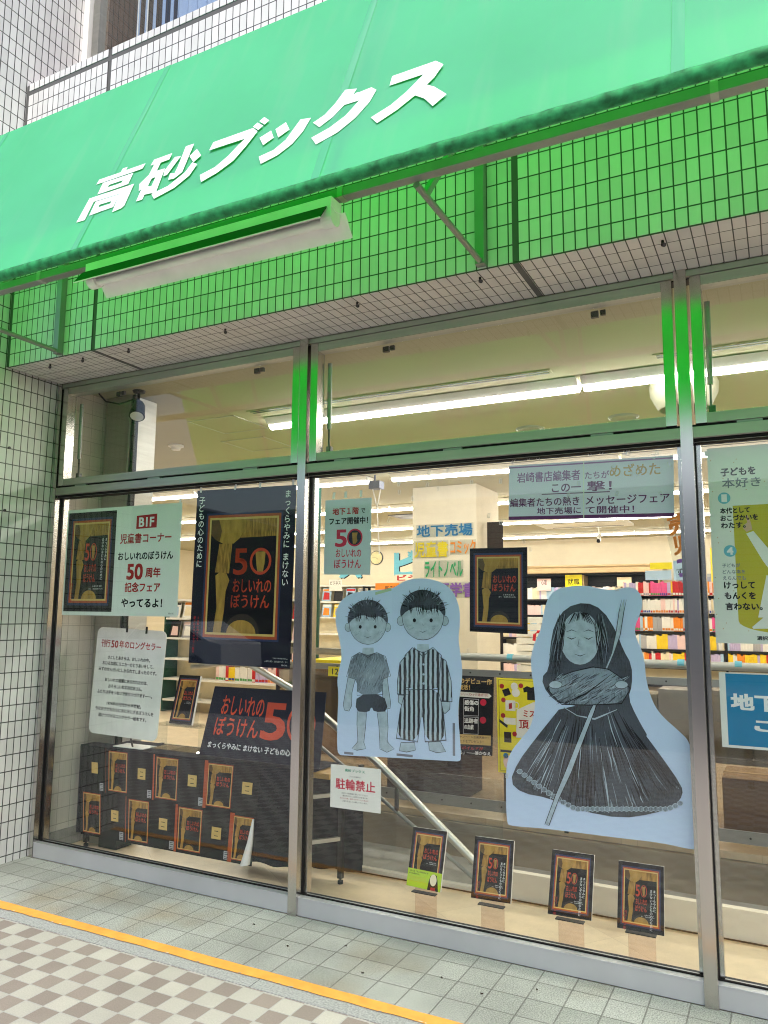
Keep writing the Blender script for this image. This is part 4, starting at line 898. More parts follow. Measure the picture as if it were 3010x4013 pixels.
# --- purple bordered notice, two sheets side by side
pts = [(3.201, 2.276), (3.965, 2.262), (3.957, 1.984), (3.195, 2.006)]
S = gsheet('fair_notice', 'wide pale lavender notice with purple borders near the top of the middle pane', 'notice', pts, 'paper_lavender')
S.rect(0, .03, 1, .055, 'ink_lilac', 1); S.rect(0, .935, 1, .995, 'ink_purple', 1); S.rect(.475, 0, .481, 1, 'book_white', 5)
S.text('岩崎書店編集者', .055, .145, .455, .325, 'ink_lilac', 2, .015); S.text('たちが', .485, .19, .63, .315, 'ink_lilac', 2, .012); S.text('めざめた', .635, .10, .925, .30, 'ink_tan', 2, .015)
S.text('この一', .28, .385, .46, .52, 'ink_purple', 2, .015); S.text('撃！', .50, .36, .645, .53, 'ink_purple', 2, .015); S.rect(.215, .545, .635, .56, 'ink_purple', 2)
S.text('編集者たちの熱き', .01, .61, .45, .765, 'ink_purple', 2, .012); S.text('メッセージフェア', .49, .615, .975, .765, 'ink_purple', 2, .012)
S.text('地下売場に', .185, .79, .46, .91, 'ink_purple', 2, .012); S.text('て開催中！', .49, .79, .775, .915, 'ink_purple', 2, .012)
S.done()
# --- tall yellow poster at the right edge
X0, X1, Z0, Z1 = 4.103, 4.79, 1.436, 2.278
S = gsheet('poster', 'pale dotted poster with an olive oval and blue numbers, right of the right mullion', 'poster', [(X0, Z1), (X1, Z1), (X1, Z0), (X0, Z0)], 'paper')
u = lambda x: (x - X0) / (X1 - X0)
v = lambda z: (Z1 - z) / (Z1 - Z0)
oval = [(u(4.195), v(2.02)), (u(4.60), v(2.02)), (u(4.60), v(1.52))] + [(u(4.40 + .205 * math.cos(R(a))), v(1.53 - .052 * math.sin(R(a)))) for a in range(0, 181, 12)]
S.poly(oval, 'olive_yellow', 1)
random.seed(5)
for k in range(60): S.disc(random.random() * .98 + .01, random.random() * .96 + .02, .0022, 'ink_tan', 1, n=8)
for t, x, z, h, wd, mm in (('子どもを', 4.155, 2.185, .034, .135, 'ink'), ('本好き', 4.158, 2.140, .042, .150, 'ink_grey'), ('本代として', 4.145, 2.012, .024, .115, 'ink'), ('おこづかいを', 4.145, 1.980, .024, .145, 'ink'), ('わたす。', 4.146, 1.948, .024, .095, 'ink'),
        ('子どもが', 4.142, 1.773, .017, .070, 'ink_grey'), ('どんな本を', 4.143, 1.746, .017, .088, 'ink_grey'), ('えらんでも', 4.143, 1.719, .017, .088, 'ink_grey'),
        ('けっして', 4.146, 1.694, .028, .118, 'ink'), ('もんくを', 4.147, 1.650, .028, .118, 'ink'), ('言わない。', 4.148, 1.606, .030, .140, 'ink'), ('選択', 4.262, 1.468, .016, .04, 'ink')):
    S.text(t, u(x), v(z), u(x + wd), v(z - h), mm, 3, .03 if mm == 'ink' else .012)
for t, x, z in (('1', 4.163, 2.055), ('4', 4.176, 1.826)):
    S.disc(u(x), v(z), .025, 'dot_blue', 2); S.text(t, u(x - (.006 if t == '1' else .011)), v(z + .015), u(x + (.006 if t == '1' else .011)), v(z - .015), 'ink_white', 3, .04)
# plain pointing arm, sleeve and trouser leg of a figure that runs out of the picture
PA = lambda pts, m, l: S.poly([(u(x), v(z)) for x, z in pts], m, l)
PA([(4.243, 1.975), (4.250, 1.978), (4.262, 1.945), (4.266, 1.915), (4.244, 1.905), (4.232, 1.92), (4.234, 1.935), (4.248, 1.945)], 'skin', 3)
PA([(4.242, 1.898), (4.27, 1.908), (4.40, 1.72), (4.40, 1.62), (4.30, 1.78)], 'book_white', 3)
PA([(4.31, 1.72), (4.42, 1.72), (4.42, 1.545), (4.27, 1.545)], 'book_white', 3); PA([(4.245, 1.505), (4.29, 1.545), (4.32, 1.545), (4.32, 1.50), (4.25, 1.498)], 'book_white', 4)
S.done()
# --- blue sign in a clear sleeve
S = gsheet('sign', 'blue sign with white characters in a white margin at the right edge', 'sign', [(4.108, 1.315), (4.80, 1.315), (4.80, 1.008), (4.108, 1.008)], 'white_plastic')
S.rect(.036, .015, .964, .965, 'sign_blue', 1)
U = lambda x: (x - 4.108) / .692
S.text('地下', U(4.152), .285, U(4.322), .49, 'ink_white', 2, .04); S.text('ご', U(4.238), .60, U(4.33), .755, 'ink_white', 2, .04)
S.done()
# --- no bicycle parking notice
S = gsheet('parking_notice', 'white notice in red characters low in the middle pane beside the left mullion', 'notice', [(2.207, .763), (2.504, .764), (2.504, .548), (2.207, .547)], 'book_white')
S.text('高砂ブックス', .29, .07, .685, .14, 'ink_teal', 2, .02); S.text('こちらの場所は', .37, .225, .605, .26, 'ink', 2)
S.text('駐輪禁止', .11, .31, .89, .555, 'ink_crimson', 2, .02)
for t, a, b, z0_, mm in (('お近くの駐輪場に置いてください！', .23, .745, .62, 'ink'), ('通行中の方にご迷惑がかかるため', .25, .745, .68, 'ink'), ('見つけ次第、撤去させていただきます。', .20, .78, .74, 'ink_red'), ('ご協力を宜しくお願いいたします。', .24, .745, .80, 'ink')): S.text(t, a, z0_, b, z0_ + .04, mm, 2)
S.done()
# --- two cut-out boards
BOYS = [
('charcoal_pale',[(2.388,1.370),(2.452,1.372),(2.458,1.329),(2.384,1.327)]),
('charcoal_pale',[(2.324,1.308),(2.303,1.221),(2.288,1.143),(2.275,1.073),(2.282,1.044),(2.310,1.040),(2.326,1.069),(2.327,1.136),(2.347,1.214)]),
('charcoal',[(2.324,1.308),(2.303,1.221),(2.288,1.143),(2.275,1.073),(2.282,1.044),(2.310,1.040),(2.326,1.069),(2.327,1.136),(2.347,1.214),(2.324,1.308)],0.0030),
('charcoal_pale',[(2.510,1.314),(2.533,1.230),(2.544,1.156),(2.555,1.098),(2.552,1.069),(2.525,1.063),(2.512,1.087),(2.507,1.154),(2.491,1.220)]),
('charcoal',[(2.510,1.314),(2.533,1.230),(2.544,1.156),(2.555,1.098),(2.552,1.069),(2.525,1.063),(2.512,1.087),(2.507,1.154),(2.491,1.220),(2.510,1.314)],0.0030),
('charcoal_pale',[(2.360,1.053),(2.417,1.052),(2.410,0.964),(2.401,0.888),(2.414,0.858),(2.361,0.845),(2.331,0.851),(2.366,0.889),(2.359,0.977)]),
('charcoal',[(2.360,1.053),(2.417,1.052),(2.410,0.964),(2.401,0.888),(2.414,0.858),(2.361,0.845),(2.331,0.851),(2.366,0.889),(2.359,0.977),(2.360,1.053)],0.0030),
('charcoal_pale',[(2.475,1.056),(2.535,1.064),(2.541,0.973),(2.536,0.903),(2.577,0.870),(2.535,0.850),(2.495,0.863),(2.494,0.900),(2.488,0.978)]),
('charcoal',[(2.475,1.056),(2.535,1.064),(2.541,0.973),(2.536,0.903),(2.577,0.870),(2.535,0.850),(2.495,0.863),(2.494,0.900),(2.488,0.978),(2.475,1.056)],0.0030),
('charcoal_mid',[(2.369,1.345),(2.418,1.331),(2.472,1.348),(2.523,1.329),(2.554,1.231),(2.503,1.211),(2.511,1.137),(2.357,1.124),(2.358,1.202),(2.293,1.217),(2.322,1.320)]),
('charcoal',[(2.369,1.345),(2.418,1.331),(2.472,1.348),(2.523,1.329),(2.554,1.231),(2.503,1.211),(2.511,1.137),(2.357,1.124),(2.358,1.202),(2.293,1.217),(2.322,1.320),(2.369,1.345)],0.0030),
('charcoal',[(2.379,1.342),(2.419,1.321),(2.464,1.345)],0.0046),
('charcoal',[(2.357,1.127),(2.513,1.139),(2.544,1.054),(2.460,1.044),(2.444,1.073),(2.429,1.040),(2.348,1.042)]),
('charcoal_pale',[(2.398,1.285),(2.403,1.299),(2.405,1.314)],0.0012),
('charcoal',[(2.449,1.257),(2.451,1.270),(2.461,1.286)],0.0015),
('charcoal',[(2.388,1.284),(2.397,1.298),(2.394,1.313)],0.0019),
('charcoal',[(2.402,1.258),(2.405,1.271),(2.415,1.287)],0.0020),
('charcoal',[(2.499,1.164),(2.507,1.178),(2.509,1.193)],0.0016),
('charcoal_pale',[(2.401,1.261),(2.401,1.275),(2.417,1.291)],0.0021),
('charcoal_pale',[(2.449,1.255),(2.455,1.269),(2.465,1.284)],0.0021),
('charcoal',[(2.443,1.236),(2.446,1.250),(2.454,1.265)],0.0015),
('charcoal',[(2.403,1.173),(2.404,1.186),(2.416,1.202)],0.0015),
('charcoal_pale',[(2.447,1.227),(2.449,1.241),(2.461,1.257)],0.0013),
('charcoal_pale',[(2.508,1.204),(2.511,1.217),(2.518,1.233)],0.0020),
('charcoal_pale',[(2.413,1.212),(2.414,1.225),(2.419,1.241)],0.0015),
('charcoal',[(2.485,1.206),(2.486,1.219),(2.501,1.235)],0.0015),
('charcoal',[(2.364,1.242),(2.373,1.256),(2.381,1.272)],0.0020),
('charcoal_pale',[(2.515,1.303),(2.518,1.316),(2.522,1.332)],0.0019),
('charcoal',[(2.500,1.166),(2.508,1.180),(2.509,1.195)],0.0014),
('charcoal_pale',[(2.432,1.281),(2.438,1.294),(2.440,1.310)],0.0018),
('charcoal_pale',[(2.420,1.229),(2.427,1.243),(2.429,1.258)],0.0015),
('charcoal_pale',[(2.377,1.142),(2.386,1.156),(2.384,1.171)],0.0013),
('charcoal',[(2.480,1.209),(2.486,1.222),(2.492,1.238)],0.0018),
('charcoal',[(2.412,1.296),(2.415,1.310),(2.429,1.326)],0.0019),
('charcoal_pale',[(2.393,1.268),(2.396,1.282),(2.399,1.298)],0.0017),
('charcoal',[(2.402,1.158),(2.407,1.172),(2.408,1.187)],0.0015),
('charcoal',[(2.399,1.268),(2.403,1.282),(2.408,1.297)],0.0016),
('charcoal',[(2.504,1.255),(2.514,1.269),(2.514,1.284)],0.0022),
('charcoal',[(2.467,1.177),(2.467,1.190),(2.477,1.206)],0.0017),
('charcoal',[(2.511,1.214),(2.514,1.227),(2.524,1.243)],0.0021),
('charcoal',[(2.465,1.173),(2.467,1.186),(2.480,1.202)],0.0021),
('charcoal_pale',[(2.415,1.239),(2.416,1.252),(2.432,1.268)],0.0022),
('charcoal',[(2.468,1.297),(2.469,1.310),(2.485,1.326)],0.0019),
('charcoal',[(2.370,1.273),(2.374,1.287),(2.381,1.303)],0.0016),
('charcoal',[(2.425,1.174),(2.434,1.188),(2.430,1.203)],0.0022),
('charcoal_pale',[(2.380,1.169),(2.389,1.183),(2.392,1.199)],0.0022),
('charcoal_pale',[(2.394,1.192),(2.402,1.206),(2.406,1.222)],0.0021),
('charcoal',[(2.508,1.235),(2.509,1.248),(2.521,1.264)],0.0017),
('charcoal',[(2.501,1.208),(2.501,1.221),(2.507,1.236)],0.0022),
('charcoal_pale',[(2.506,1.258),(2.514,1.271),(2.513,1.287)],0.0018),
('charcoal_pale',[(2.423,1.175),(2.427,1.189),(2.438,1.205)],0.0021),
('charcoal',[(2.425,1.290),(2.433,1.304),(2.435,1.319)],0.0023),
('charcoal_pale',[(2.429,1.188),(2.429,1.201),(2.445,1.217)],0.0014),
('charcoal_pale',[(2.410,1.167),(2.411,1.180),(2.423,1.196)],0.0016),
('charcoal_pale',[(2.387,1.186),(2.392,1.200),(2.397,1.216)],0.0018),
('charcoal',[(2.507,1.192),(2.513,1.205),(2.514,1.220)],0.0013),
('charcoal',[(2.488,1.208),(2.489,1.222),(2.496,1.237)],0.0021),
('charcoal',[(2.419,1.178),(2.419,1.192),(2.425,1.207)],0.0022),
('charcoal',[(2.450,1.157),(2.453,1.171),(2.465,1.186)],0.0021),
('charcoal',[(2.460,1.232),(2.462,1.246),(2.472,1.262)],0.0023),
('charcoal',[(2.416,1.232),(2.417,1.246),(2.431,1.261)],0.0014),
('charcoal',[(2.506,1.246),(2.514,1.259),(2.519,1.275)],0.0022),
('charcoal',[(2.373,1.196),(2.376,1.209),(2.383,1.225)],0.0014),
('charcoal',[(2.503,1.208),(2.513,1.222),(2.519,1.238)],0.0021),
('charcoal',[(2.492,1.152),(2.494,1.166),(2.509,1.181)],0.0019),
('charcoal',[(2.520,1.293),(2.522,1.307),(2.531,1.322)],0.0022),
('charcoal',[(2.397,1.174),(2.400,1.188),(2.414,1.204)],0.0017),
('charcoal',[(2.458,1.159),(2.460,1.173),(2.468,1.189)],0.0020),
('charcoal_pale',[(2.448,1.218),(2.457,1.232),(2.458,1.247)],0.0016),
('charcoal_pale',[(2.492,1.259),(2.498,1.273),(2.501,1.288)],0.0022),
('charcoal_pale',[(2.435,1.212),(2.439,1.226),(2.445,1.241)],0.0012),
('charcoal',[(2.444,1.229),(2.452,1.243),(2.456,1.258)],0.0016),
('charcoal',[(2.375,1.259),(2.381,1.273),(2.386,1.288)],0.0019),
('charcoal',[(2.372,1.151),(2.375,1.164),(2.389,1.180)],0.0014),
('charcoal',[(2.489,1.195),(2.496,1.209),(2.501,1.225)],0.0012),
('charcoal',[(2.401,1.180),(2.401,1.194),(2.410,1.209)],0.0013),
('charcoal_pale',[(2.372,1.140),(2.377,1.153),(2.385,1.169)],0.0014),
('charcoal',[(2.385,1.234),(2.393,1.248),(2.399,1.263)],0.0018),
('charcoal',[(2.473,1.188),(2.475,1.201),(2.484,1.217)],0.0014),
('charcoal_pale',[(2.409,1.220),(2.411,1.233),(2.425,1.249)],0.0015),
('charcoal_pale',[(2.425,1.192),(2.428,1.206),(2.435,1.221)],0.0017),
('charcoal',[(2.366,1.158),(2.369,1.172),(2.381,1.188)],0.0013),
('charcoal',[(2.380,1.202),(2.382,1.216),(2.392,1.231)],0.0017),
('charcoal_pale',[(2.476,1.274),(2.486,1.288),(2.490,1.304)],0.0022),
('charcoal',[(2.512,1.245),(2.520,1.258),(2.524,1.274)],0.0013),
('charcoal_pale',[(2.462,1.157),(2.471,1.171),(2.477,1.187)],0.0017),
('charcoal',[(2.481,1.173),(2.483,1.186),(2.496,1.202)],0.0019),
('charcoal',[(2.411,1.157),(2.419,1.171),(2.426,1.187)],0.0013),
('charcoal',[(2.399,1.250),(2.405,1.264),(2.412,1.280)],0.0019),
('charcoal_pale',[(2.447,1.144),(2.456,1.158),(2.455,1.173)],0.0013),
('charcoal',[(2.446,1.170),(2.448,1.184),(2.453,1.199)],0.0013),
('charcoal',[(2.488,1.159),(2.491,1.173),(2.499,1.188)],0.0022),
('charcoal',[(2.495,1.170),(2.503,1.184),(2.507,1.200)],0.0019),
('charcoal',[(2.364,1.181),(2.364,1.195),(2.378,1.211)],0.0014),
('charcoal_pale',[(2.402,1.182),(2.410,1.196),(2.411,1.211)],0.0016),
('charcoal_pale',[(2.458,1.298),(2.463,1.312),(2.464,1.327)],0.0018),
('charcoal_pale',[(2.443,1.213),(2.451,1.227),(2.457,1.242)],0.0017),
('charcoal_pale',[(2.388,1.298),(2.397,1.312),(2.397,1.328)],0.0020),
('charcoal_pale',[(2.427,1.201),(2.430,1.215),(2.440,1.231)],0.0015),
('charcoal_pale',[(2.443,1.298),(2.449,1.312),(2.456,1.328)],0.0019),
('charcoal',[(2.460,1.253),(2.466,1.267),(2.473,1.283)],0.0022),
('charcoal',[(2.401,1.267),(2.406,1.280),(2.408,1.296)],0.0016),
('charcoal',[(2.436,1.143),(2.436,1.157),(2.447,1.173)],0.0013),
('charcoal_pale',[(2.319,1.475),(2.317,1.464),(2.309,1.455),(2.299,1.452),(2.289,1.455),(2.281,1.463),(2.279,1.474),(2.281,1.486),(2.288,1.494),(2.299,1.497),(2.309,1.495),(2.316,1.486)]),
('charcoal',[(2.319,1.475),(2.317,1.464),(2.309,1.455),(2.299,1.452),(2.289,1.455),(2.281,1.463),(2.279,1.474),(2.281,1.486),(2.288,1.494),(2.299,1.497),(2.309,1.495),(2.316,1.486),(2.319,1.475)],0.0023),
('charcoal_pale',[(2.553,1.479),(2.550,1.467),(2.543,1.459),(2.533,1.456),(2.524,1.459),(2.517,1.467),(2.514,1.478),(2.516,1.489),(2.523,1.497),(2.533,1.500),(2.543,1.498),(2.550,1.490)]),
('charcoal',[(2.553,1.479),(2.550,1.467),(2.543,1.459),(2.533,1.456),(2.524,1.459),(2.517,1.467),(2.514,1.478),(2.516,1.489),(2.523,1.497),(2.533,1.500),(2.543,1.498),(2.550,1.490),(2.553,1.479)],0.0023),
('charcoal_pale',[(2.527,1.499),(2.524,1.471),(2.513,1.445),(2.496,1.422),(2.474,1.404),(2.447,1.392),(2.419,1.388),(2.390,1.391),(2.363,1.401),(2.339,1.418),(2.321,1.441),(2.309,1.468),(2.305,1.497),(2.308,1.526),(2.319,1.553),(2.337,1.576),(2.360,1.594),(2.387,1.605),(2.416,1.609),(2.445,1.605),(2.472,1.594),(2.495,1.577),(2.512,1.554),(2.523,1.528)]),
('charcoal',[(2.527,1.499),(2.524,1.471),(2.513,1.445),(2.496,1.422),(2.474,1.404),(2.447,1.392),(2.419,1.388),(2.390,1.391),(2.363,1.401),(2.339,1.418),(2.321,1.441),(2.309,1.468),(2.305,1.497),(2.308,1.526),(2.319,1.553),(2.337,1.576),(2.360,1.594),(2.387,1.605),(2.416,1.609),(2.445,1.605),(2.472,1.594),(2.495,1.577),(2.512,1.554),(2.523,1.528),(2.527,1.499)],0.0030),
('charcoal',[(2.299,1.492),(2.294,1.512),(2.296,1.534),(2.303,1.554),(2.314,1.573),(2.329,1.590),(2.348,1.604),(2.369,1.614),(2.392,1.620),(2.416,1.622),(2.440,1.620),(2.462,1.614),(2.483,1.604),(2.501,1.591),(2.516,1.574),(2.527,1.556),(2.534,1.536),(2.537,1.515),(2.533,1.495),(2.496,1.538),(2.437,1.524),(2.387,1.543),(2.332,1.523)]),
('charcoal_mid',[(2.487,1.566),(2.498,1.573),(2.518,1.579)],0.0040),
('ink',[(2.468,1.603),(2.483,1.612),(2.492,1.621)],0.0041),
('ink',[(2.461,1.583),(2.472,1.592),(2.478,1.601)],0.0040),
('charcoal_mid',[(2.511,1.567),(2.515,1.571),(2.530,1.575)],0.0024),
('ink',[(2.322,1.566),(2.310,1.571),(2.305,1.576)],0.0044),
('ink',[(2.463,1.590),(2.473,1.597),(2.486,1.605)],0.0037),
('charcoal_mid',[(2.415,1.596),(2.408,1.608),(2.413,1.621)],0.0044),
('ink',[(2.341,1.562),(2.330,1.570),(2.311,1.578)],0.0044),
('ink',[(2.463,1.586),(2.468,1.600),(2.479,1.613)],0.0046),
('charcoal_mid',[(2.337,1.565),(2.316,1.576),(2.300,1.586)],0.0039),
('ink',[(2.366,1.590),(2.367,1.596),(2.361,1.602)],0.0041),
('ink',[(2.321,1.568),(2.303,1.576),(2.296,1.584)],0.0039),
('charcoal_mid',[(2.400,1.606),(2.399,1.616),(2.405,1.627)],0.0030),
('ink',[(2.440,1.585),(2.441,1.599),(2.438,1.613)],0.0024),
('ink',[(2.491,1.558),(2.503,1.568),(2.511,1.578)],0.0032),
('charcoal_mid',[(2.344,1.576),(2.336,1.587),(2.325,1.599)],0.0028),
('ink',[(2.480,1.580),(2.494,1.588),(2.497,1.595)],0.0042),
('ink',[(2.461,1.593),(2.472,1.603),(2.471,1.613)],0.0024),
('charcoal_mid',[(2.330,1.559),(2.325,1.565),(2.312,1.571)],0.0025),
('ink',[(2.449,1.587),(2.446,1.597),(2.451,1.607)],0.0042),
('ink',[(2.427,1.596),(2.428,1.606),(2.440,1.615)],0.0042),
('charcoal_mid',[(2.341,1.553),(2.334,1.560),(2.318,1.568)],0.0029),
('ink',[(2.459,1.599),(2.461,1.608),(2.472,1.617)],0.0026),
('ink',[(2.495,1.538),(2.511,1.541),(2.518,1.544)],0.0031),
('charcoal_mid',[(2.336,1.571),(2.322,1.576),(2.319,1.581)],0.0027),
('ink',[(2.460,1.582),(2.467,1.590),(2.467,1.598)],0.0025),
('ink',[(2.314,1.548),(2.304,1.552),(2.294,1.556)],0.0024),
('charcoal_mid',[(2.423,1.596),(2.422,1.610),(2.416,1.624)],0.0024),
('ink',[(2.333,1.534),(2.330,1.533),(2.316,1.533)],0.0035),
('ink',[(2.420,1.605),(2.417,1.616),(2.412,1.628)],0.0037),
('charcoal_mid',[(2.441,1.584),(2.441,1.596),(2.438,1.609)],0.0041),
('ink',[(2.446,1.610),(2.446,1.623),(2.446,1.636)],0.0045),
('ink',[(2.400,1.613),(2.398,1.625),(2.407,1.636)],0.0036),
('charcoal_mid',[(2.504,1.529),(2.521,1.531),(2.535,1.532)],0.0039),
('ink',[(2.500,1.534),(2.514,1.533),(2.520,1.532)],0.0039),
('ink',[(2.426,1.603),(2.421,1.612),(2.423,1.621)],0.0025),
('charcoal_mid',[(2.338,1.582),(2.327,1.594),(2.318,1.605)],0.0045),
('ink',[(2.364,1.587),(2.354,1.594),(2.336,1.600)],0.0038),
('ink',[(2.326,1.570),(2.310,1.576),(2.296,1.582)],0.0037),
('charcoal_mid',[(2.508,1.535),(2.517,1.539),(2.537,1.543)],0.0027),
('ink',[(2.390,1.594),(2.377,1.604),(2.374,1.614)],0.0028),
('ink',[(2.380,1.595),(2.377,1.609),(2.378,1.623)],0.0025),
('charcoal_mid',[(2.385,1.588),(2.378,1.598),(2.371,1.608)],0.0025),
('ink',[(2.335,1.558),(2.317,1.562),(2.309,1.566)],0.0025),
('ink',[(2.331,1.551),(2.314,1.553),(2.299,1.555)],0.0032),
('charcoal_mid',[(2.359,1.593),(2.359,1.602),(2.351,1.610)],0.0031),
('ink',[(2.381,1.595),(2.376,1.606),(2.359,1.617)],0.0031),
('ink',[(2.337,1.580),(2.317,1.589),(2.306,1.599)],0.0035),
('charcoal_mid',[(2.422,1.608),(2.428,1.619),(2.431,1.629)],0.0041),
('ink',[(2.346,1.574),(2.340,1.583),(2.334,1.592)],0.0038),
('ink',[(2.414,1.613),(2.416,1.626),(2.421,1.639)],0.0043),
('charcoal_mid',[(2.475,1.572),(2.484,1.583),(2.491,1.595)],0.0045),
('ink',[(2.521,1.547),(2.531,1.551),(2.550,1.554)],0.0034),
('ink',[(2.384,1.595),(2.385,1.603),(2.376,1.612)],0.0045),
('charcoal_mid',[(2.311,1.530),(2.297,1.531),(2.278,1.532)],0.0043),
('ink',[(2.428,1.610),(2.429,1.620),(2.430,1.631)],0.0026),
('ink',[(2.328,1.520),(2.309,1.523),(2.294,1.525)],0.0033),
('charcoal_mid',[(2.339,1.580),(2.325,1.592),(2.320,1.605)],0.0040),
('ink',[(2.349,1.576),(2.335,1.584),(2.329,1.592)],0.0027),
('ink',[(2.501,1.558),(2.510,1.560),(2.519,1.562)],0.0030),
('ink',[(2.374,1.550),(2.374,1.528),(2.366,1.503)],0.0044),
('ink',[(2.445,1.550),(2.448,1.529),(2.448,1.516)],0.0024),
('ink',[(2.502,1.551),(2.506,1.529),(2.492,1.504)],0.0024),
('ink',[(2.455,1.550),(2.449,1.529),(2.460,1.514)],0.0044),
('ink',[(2.463,1.550),(2.466,1.529),(2.453,1.519)],0.0044),
('ink',[(2.407,1.550),(2.410,1.528),(2.408,1.513)],0.0039),
('ink',[(2.357,1.550),(2.352,1.528),(2.361,1.509)],0.0044),
('ink',[(2.412,1.550),(2.411,1.528),(2.423,1.512)],0.0042),
('ink',[(2.372,1.550),(2.373,1.528),(2.367,1.505)],0.0030),
('ink',[(2.453,1.550),(2.456,1.529),(2.458,1.520)],0.0035),
('ink',[(2.361,1.550),(2.366,1.528),(2.353,1.503)],0.0038),
('ink',[(2.350,1.550),(2.346,1.528),(2.358,1.508)],0.0025),
('ink',[(2.460,1.550),(2.464,1.529),(2.449,1.510)],0.0038),
('ink',[(2.443,1.550),(2.437,1.529),(2.438,1.518)],0.0040),
('ink',[(2.348,1.550),(2.345,1.528),(2.346,1.509)],0.0029),
('ink',[(2.345,1.550),(2.344,1.528),(2.353,1.504)],0.0037),
('ink',[(2.457,1.550),(2.462,1.529),(2.463,1.502)],0.0034),
('ink',[(2.371,1.550),(2.376,1.528),(2.363,1.504)],0.0044),
('ink',[(2.361,1.550),(2.361,1.528),(2.372,1.514)],0.0037),
('ink',[(2.473,1.550),(2.474,1.529),(2.472,1.505)],0.0031),
('ink',[(2.504,1.551),(2.509,1.529),(2.510,1.521)],0.0033),
('ink',[(2.376,1.550),(2.372,1.528),(2.381,1.516)],0.0033),
('ink',[(2.500,1.551),(2.501,1.529),(2.504,1.506)],0.0033),
('ink',[(2.375,1.550),(2.378,1.528),(2.366,1.514)],0.0023),
('ink',[(2.396,1.550),(2.401,1.528),(2.400,1.510)],0.0024),
('ink',[(2.366,1.550),(2.363,1.528),(2.368,1.517)],0.0039),
('ink',[(2.382,1.479),(2.380,1.473),(2.376,1.469),(2.370,1.469),(2.365,1.473),(2.364,1.478),(2.365,1.484),(2.370,1.487),(2.375,1.488),(2.380,1.484)]),
('charcoal_mid',[(2.338,1.441),(2.346,1.446),(2.354,1.451)],0.0017),
('charcoal_mid',[(2.333,1.446),(2.341,1.450),(2.349,1.456)],0.0017),
('charcoal_mid',[(2.346,1.433),(2.354,1.438),(2.362,1.443)],0.0017),
('charcoal_mid',[(2.343,1.432),(2.351,1.437),(2.359,1.442)],0.0017),
('charcoal_mid',[(2.342,1.433),(2.350,1.437),(2.358,1.443)],0.0017),
('charcoal_mid',[(2.354,1.438),(2.362,1.443),(2.370,1.448)],0.0017),
('charcoal_mid',[(2.333,1.432),(2.341,1.437),(2.349,1.442)],0.0017),
('charcoal_mid',[(2.360,1.450),(2.368,1.454),(2.375,1.460)],0.0017),
('charcoal_mid',[(2.335,1.434),(2.343,1.438),(2.351,1.444)],0.0017),
('ink',[(2.471,1.480),(2.469,1.474),(2.465,1.471),(2.459,1.471),(2.455,1.474),(2.453,1.480),(2.455,1.485),(2.459,1.489),(2.465,1.489),(2.469,1.485)]),
('charcoal_mid',[(2.475,1.434),(2.483,1.439),(2.491,1.444)],0.0017),
('charcoal_mid',[(2.469,1.443),(2.477,1.447),(2.485,1.452)],0.0017),
('charcoal_mid',[(2.475,1.453),(2.483,1.457),(2.491,1.462)],0.0017),
('charcoal_mid',[(2.488,1.450),(2.496,1.455),(2.504,1.460)],0.0017),
('charcoal_mid',[(2.475,1.447),(2.483,1.452),(2.491,1.457)],0.0017),
('charcoal_mid',[(2.466,1.436),(2.474,1.440),(2.482,1.445)],0.0017),
('charcoal_mid',[(2.497,1.441),(2.504,1.445),(2.512,1.451)],0.0017),
('charcoal_mid',[(2.474,1.440),(2.482,1.444),(2.489,1.450)],0.0017),
('charcoal_mid',[(2.491,1.449),(2.498,1.454),(2.506,1.459)],0.0017),
('charcoal',[(2.414,1.465),(2.421,1.453),(2.413,1.451)],0.0019),
('charcoal',[(2.396,1.430),(2.418,1.423),(2.442,1.432)],0.0030),
('charcoal_pale',[(2.705,1.397),(2.767,1.398),(2.772,1.360),(2.701,1.357)]),
('striped',[(2.812,1.348),(2.862,1.318),(2.889,1.222),(2.893,1.121),(2.821,1.123),(2.814,1.218)]),
('charcoal',[(2.812,1.348),(2.862,1.318),(2.889,1.222),(2.893,1.121),(2.821,1.123),(2.814,1.218),(2.812,1.348)],0.0038),
('striped',[(2.645,1.343),(2.607,1.300),(2.594,1.208),(2.593,1.142),(2.657,1.140),(2.664,1.228)]),
('charcoal',[(2.645,1.343),(2.607,1.300),(2.594,1.208),(2.593,1.142),(2.657,1.140),(2.664,1.228),(2.645,1.343)],0.0038),
('charcoal_pale',[(2.828,1.120),(2.883,1.120),(2.881,1.085),(2.856,1.063),(2.828,1.077)]),
('charcoal',[(2.828,1.120),(2.883,1.120),(2.881,1.085),(2.856,1.063),(2.828,1.077),(2.828,1.120)],0.0030),
('charcoal_pale',[(2.599,1.139),(2.651,1.138),(2.649,1.107),(2.622,1.087),(2.599,1.104)]),
('charcoal',[(2.599,1.139),(2.651,1.138),(2.649,1.107),(2.622,1.087),(2.599,1.104),(2.599,1.139)],0.0030),
('charcoal_pale',[(2.615,0.905),(2.691,0.911),(2.696,0.875),(2.647,0.861),(2.606,0.864)]),
('charcoal',[(2.615,0.905),(2.691,0.911),(2.696,0.875),(2.647,0.861),(2.606,0.864),(2.615,0.905)],0.0030),
('charcoal_pale',[(2.767,0.919),(2.831,0.927),(2.859,0.881),(2.810,0.872),(2.771,0.881)]),
('charcoal',[(2.767,0.919),(2.831,0.927),(2.859,0.881),(2.810,0.872),(2.771,0.881),(2.767,0.919)],0.0030),
('striped',[(2.643,1.177),(2.817,1.186),(2.846,1.075),(2.861,0.935),(2.749,0.918),(2.732,1.076),(2.707,0.914),(2.589,0.923),(2.609,1.060)]),
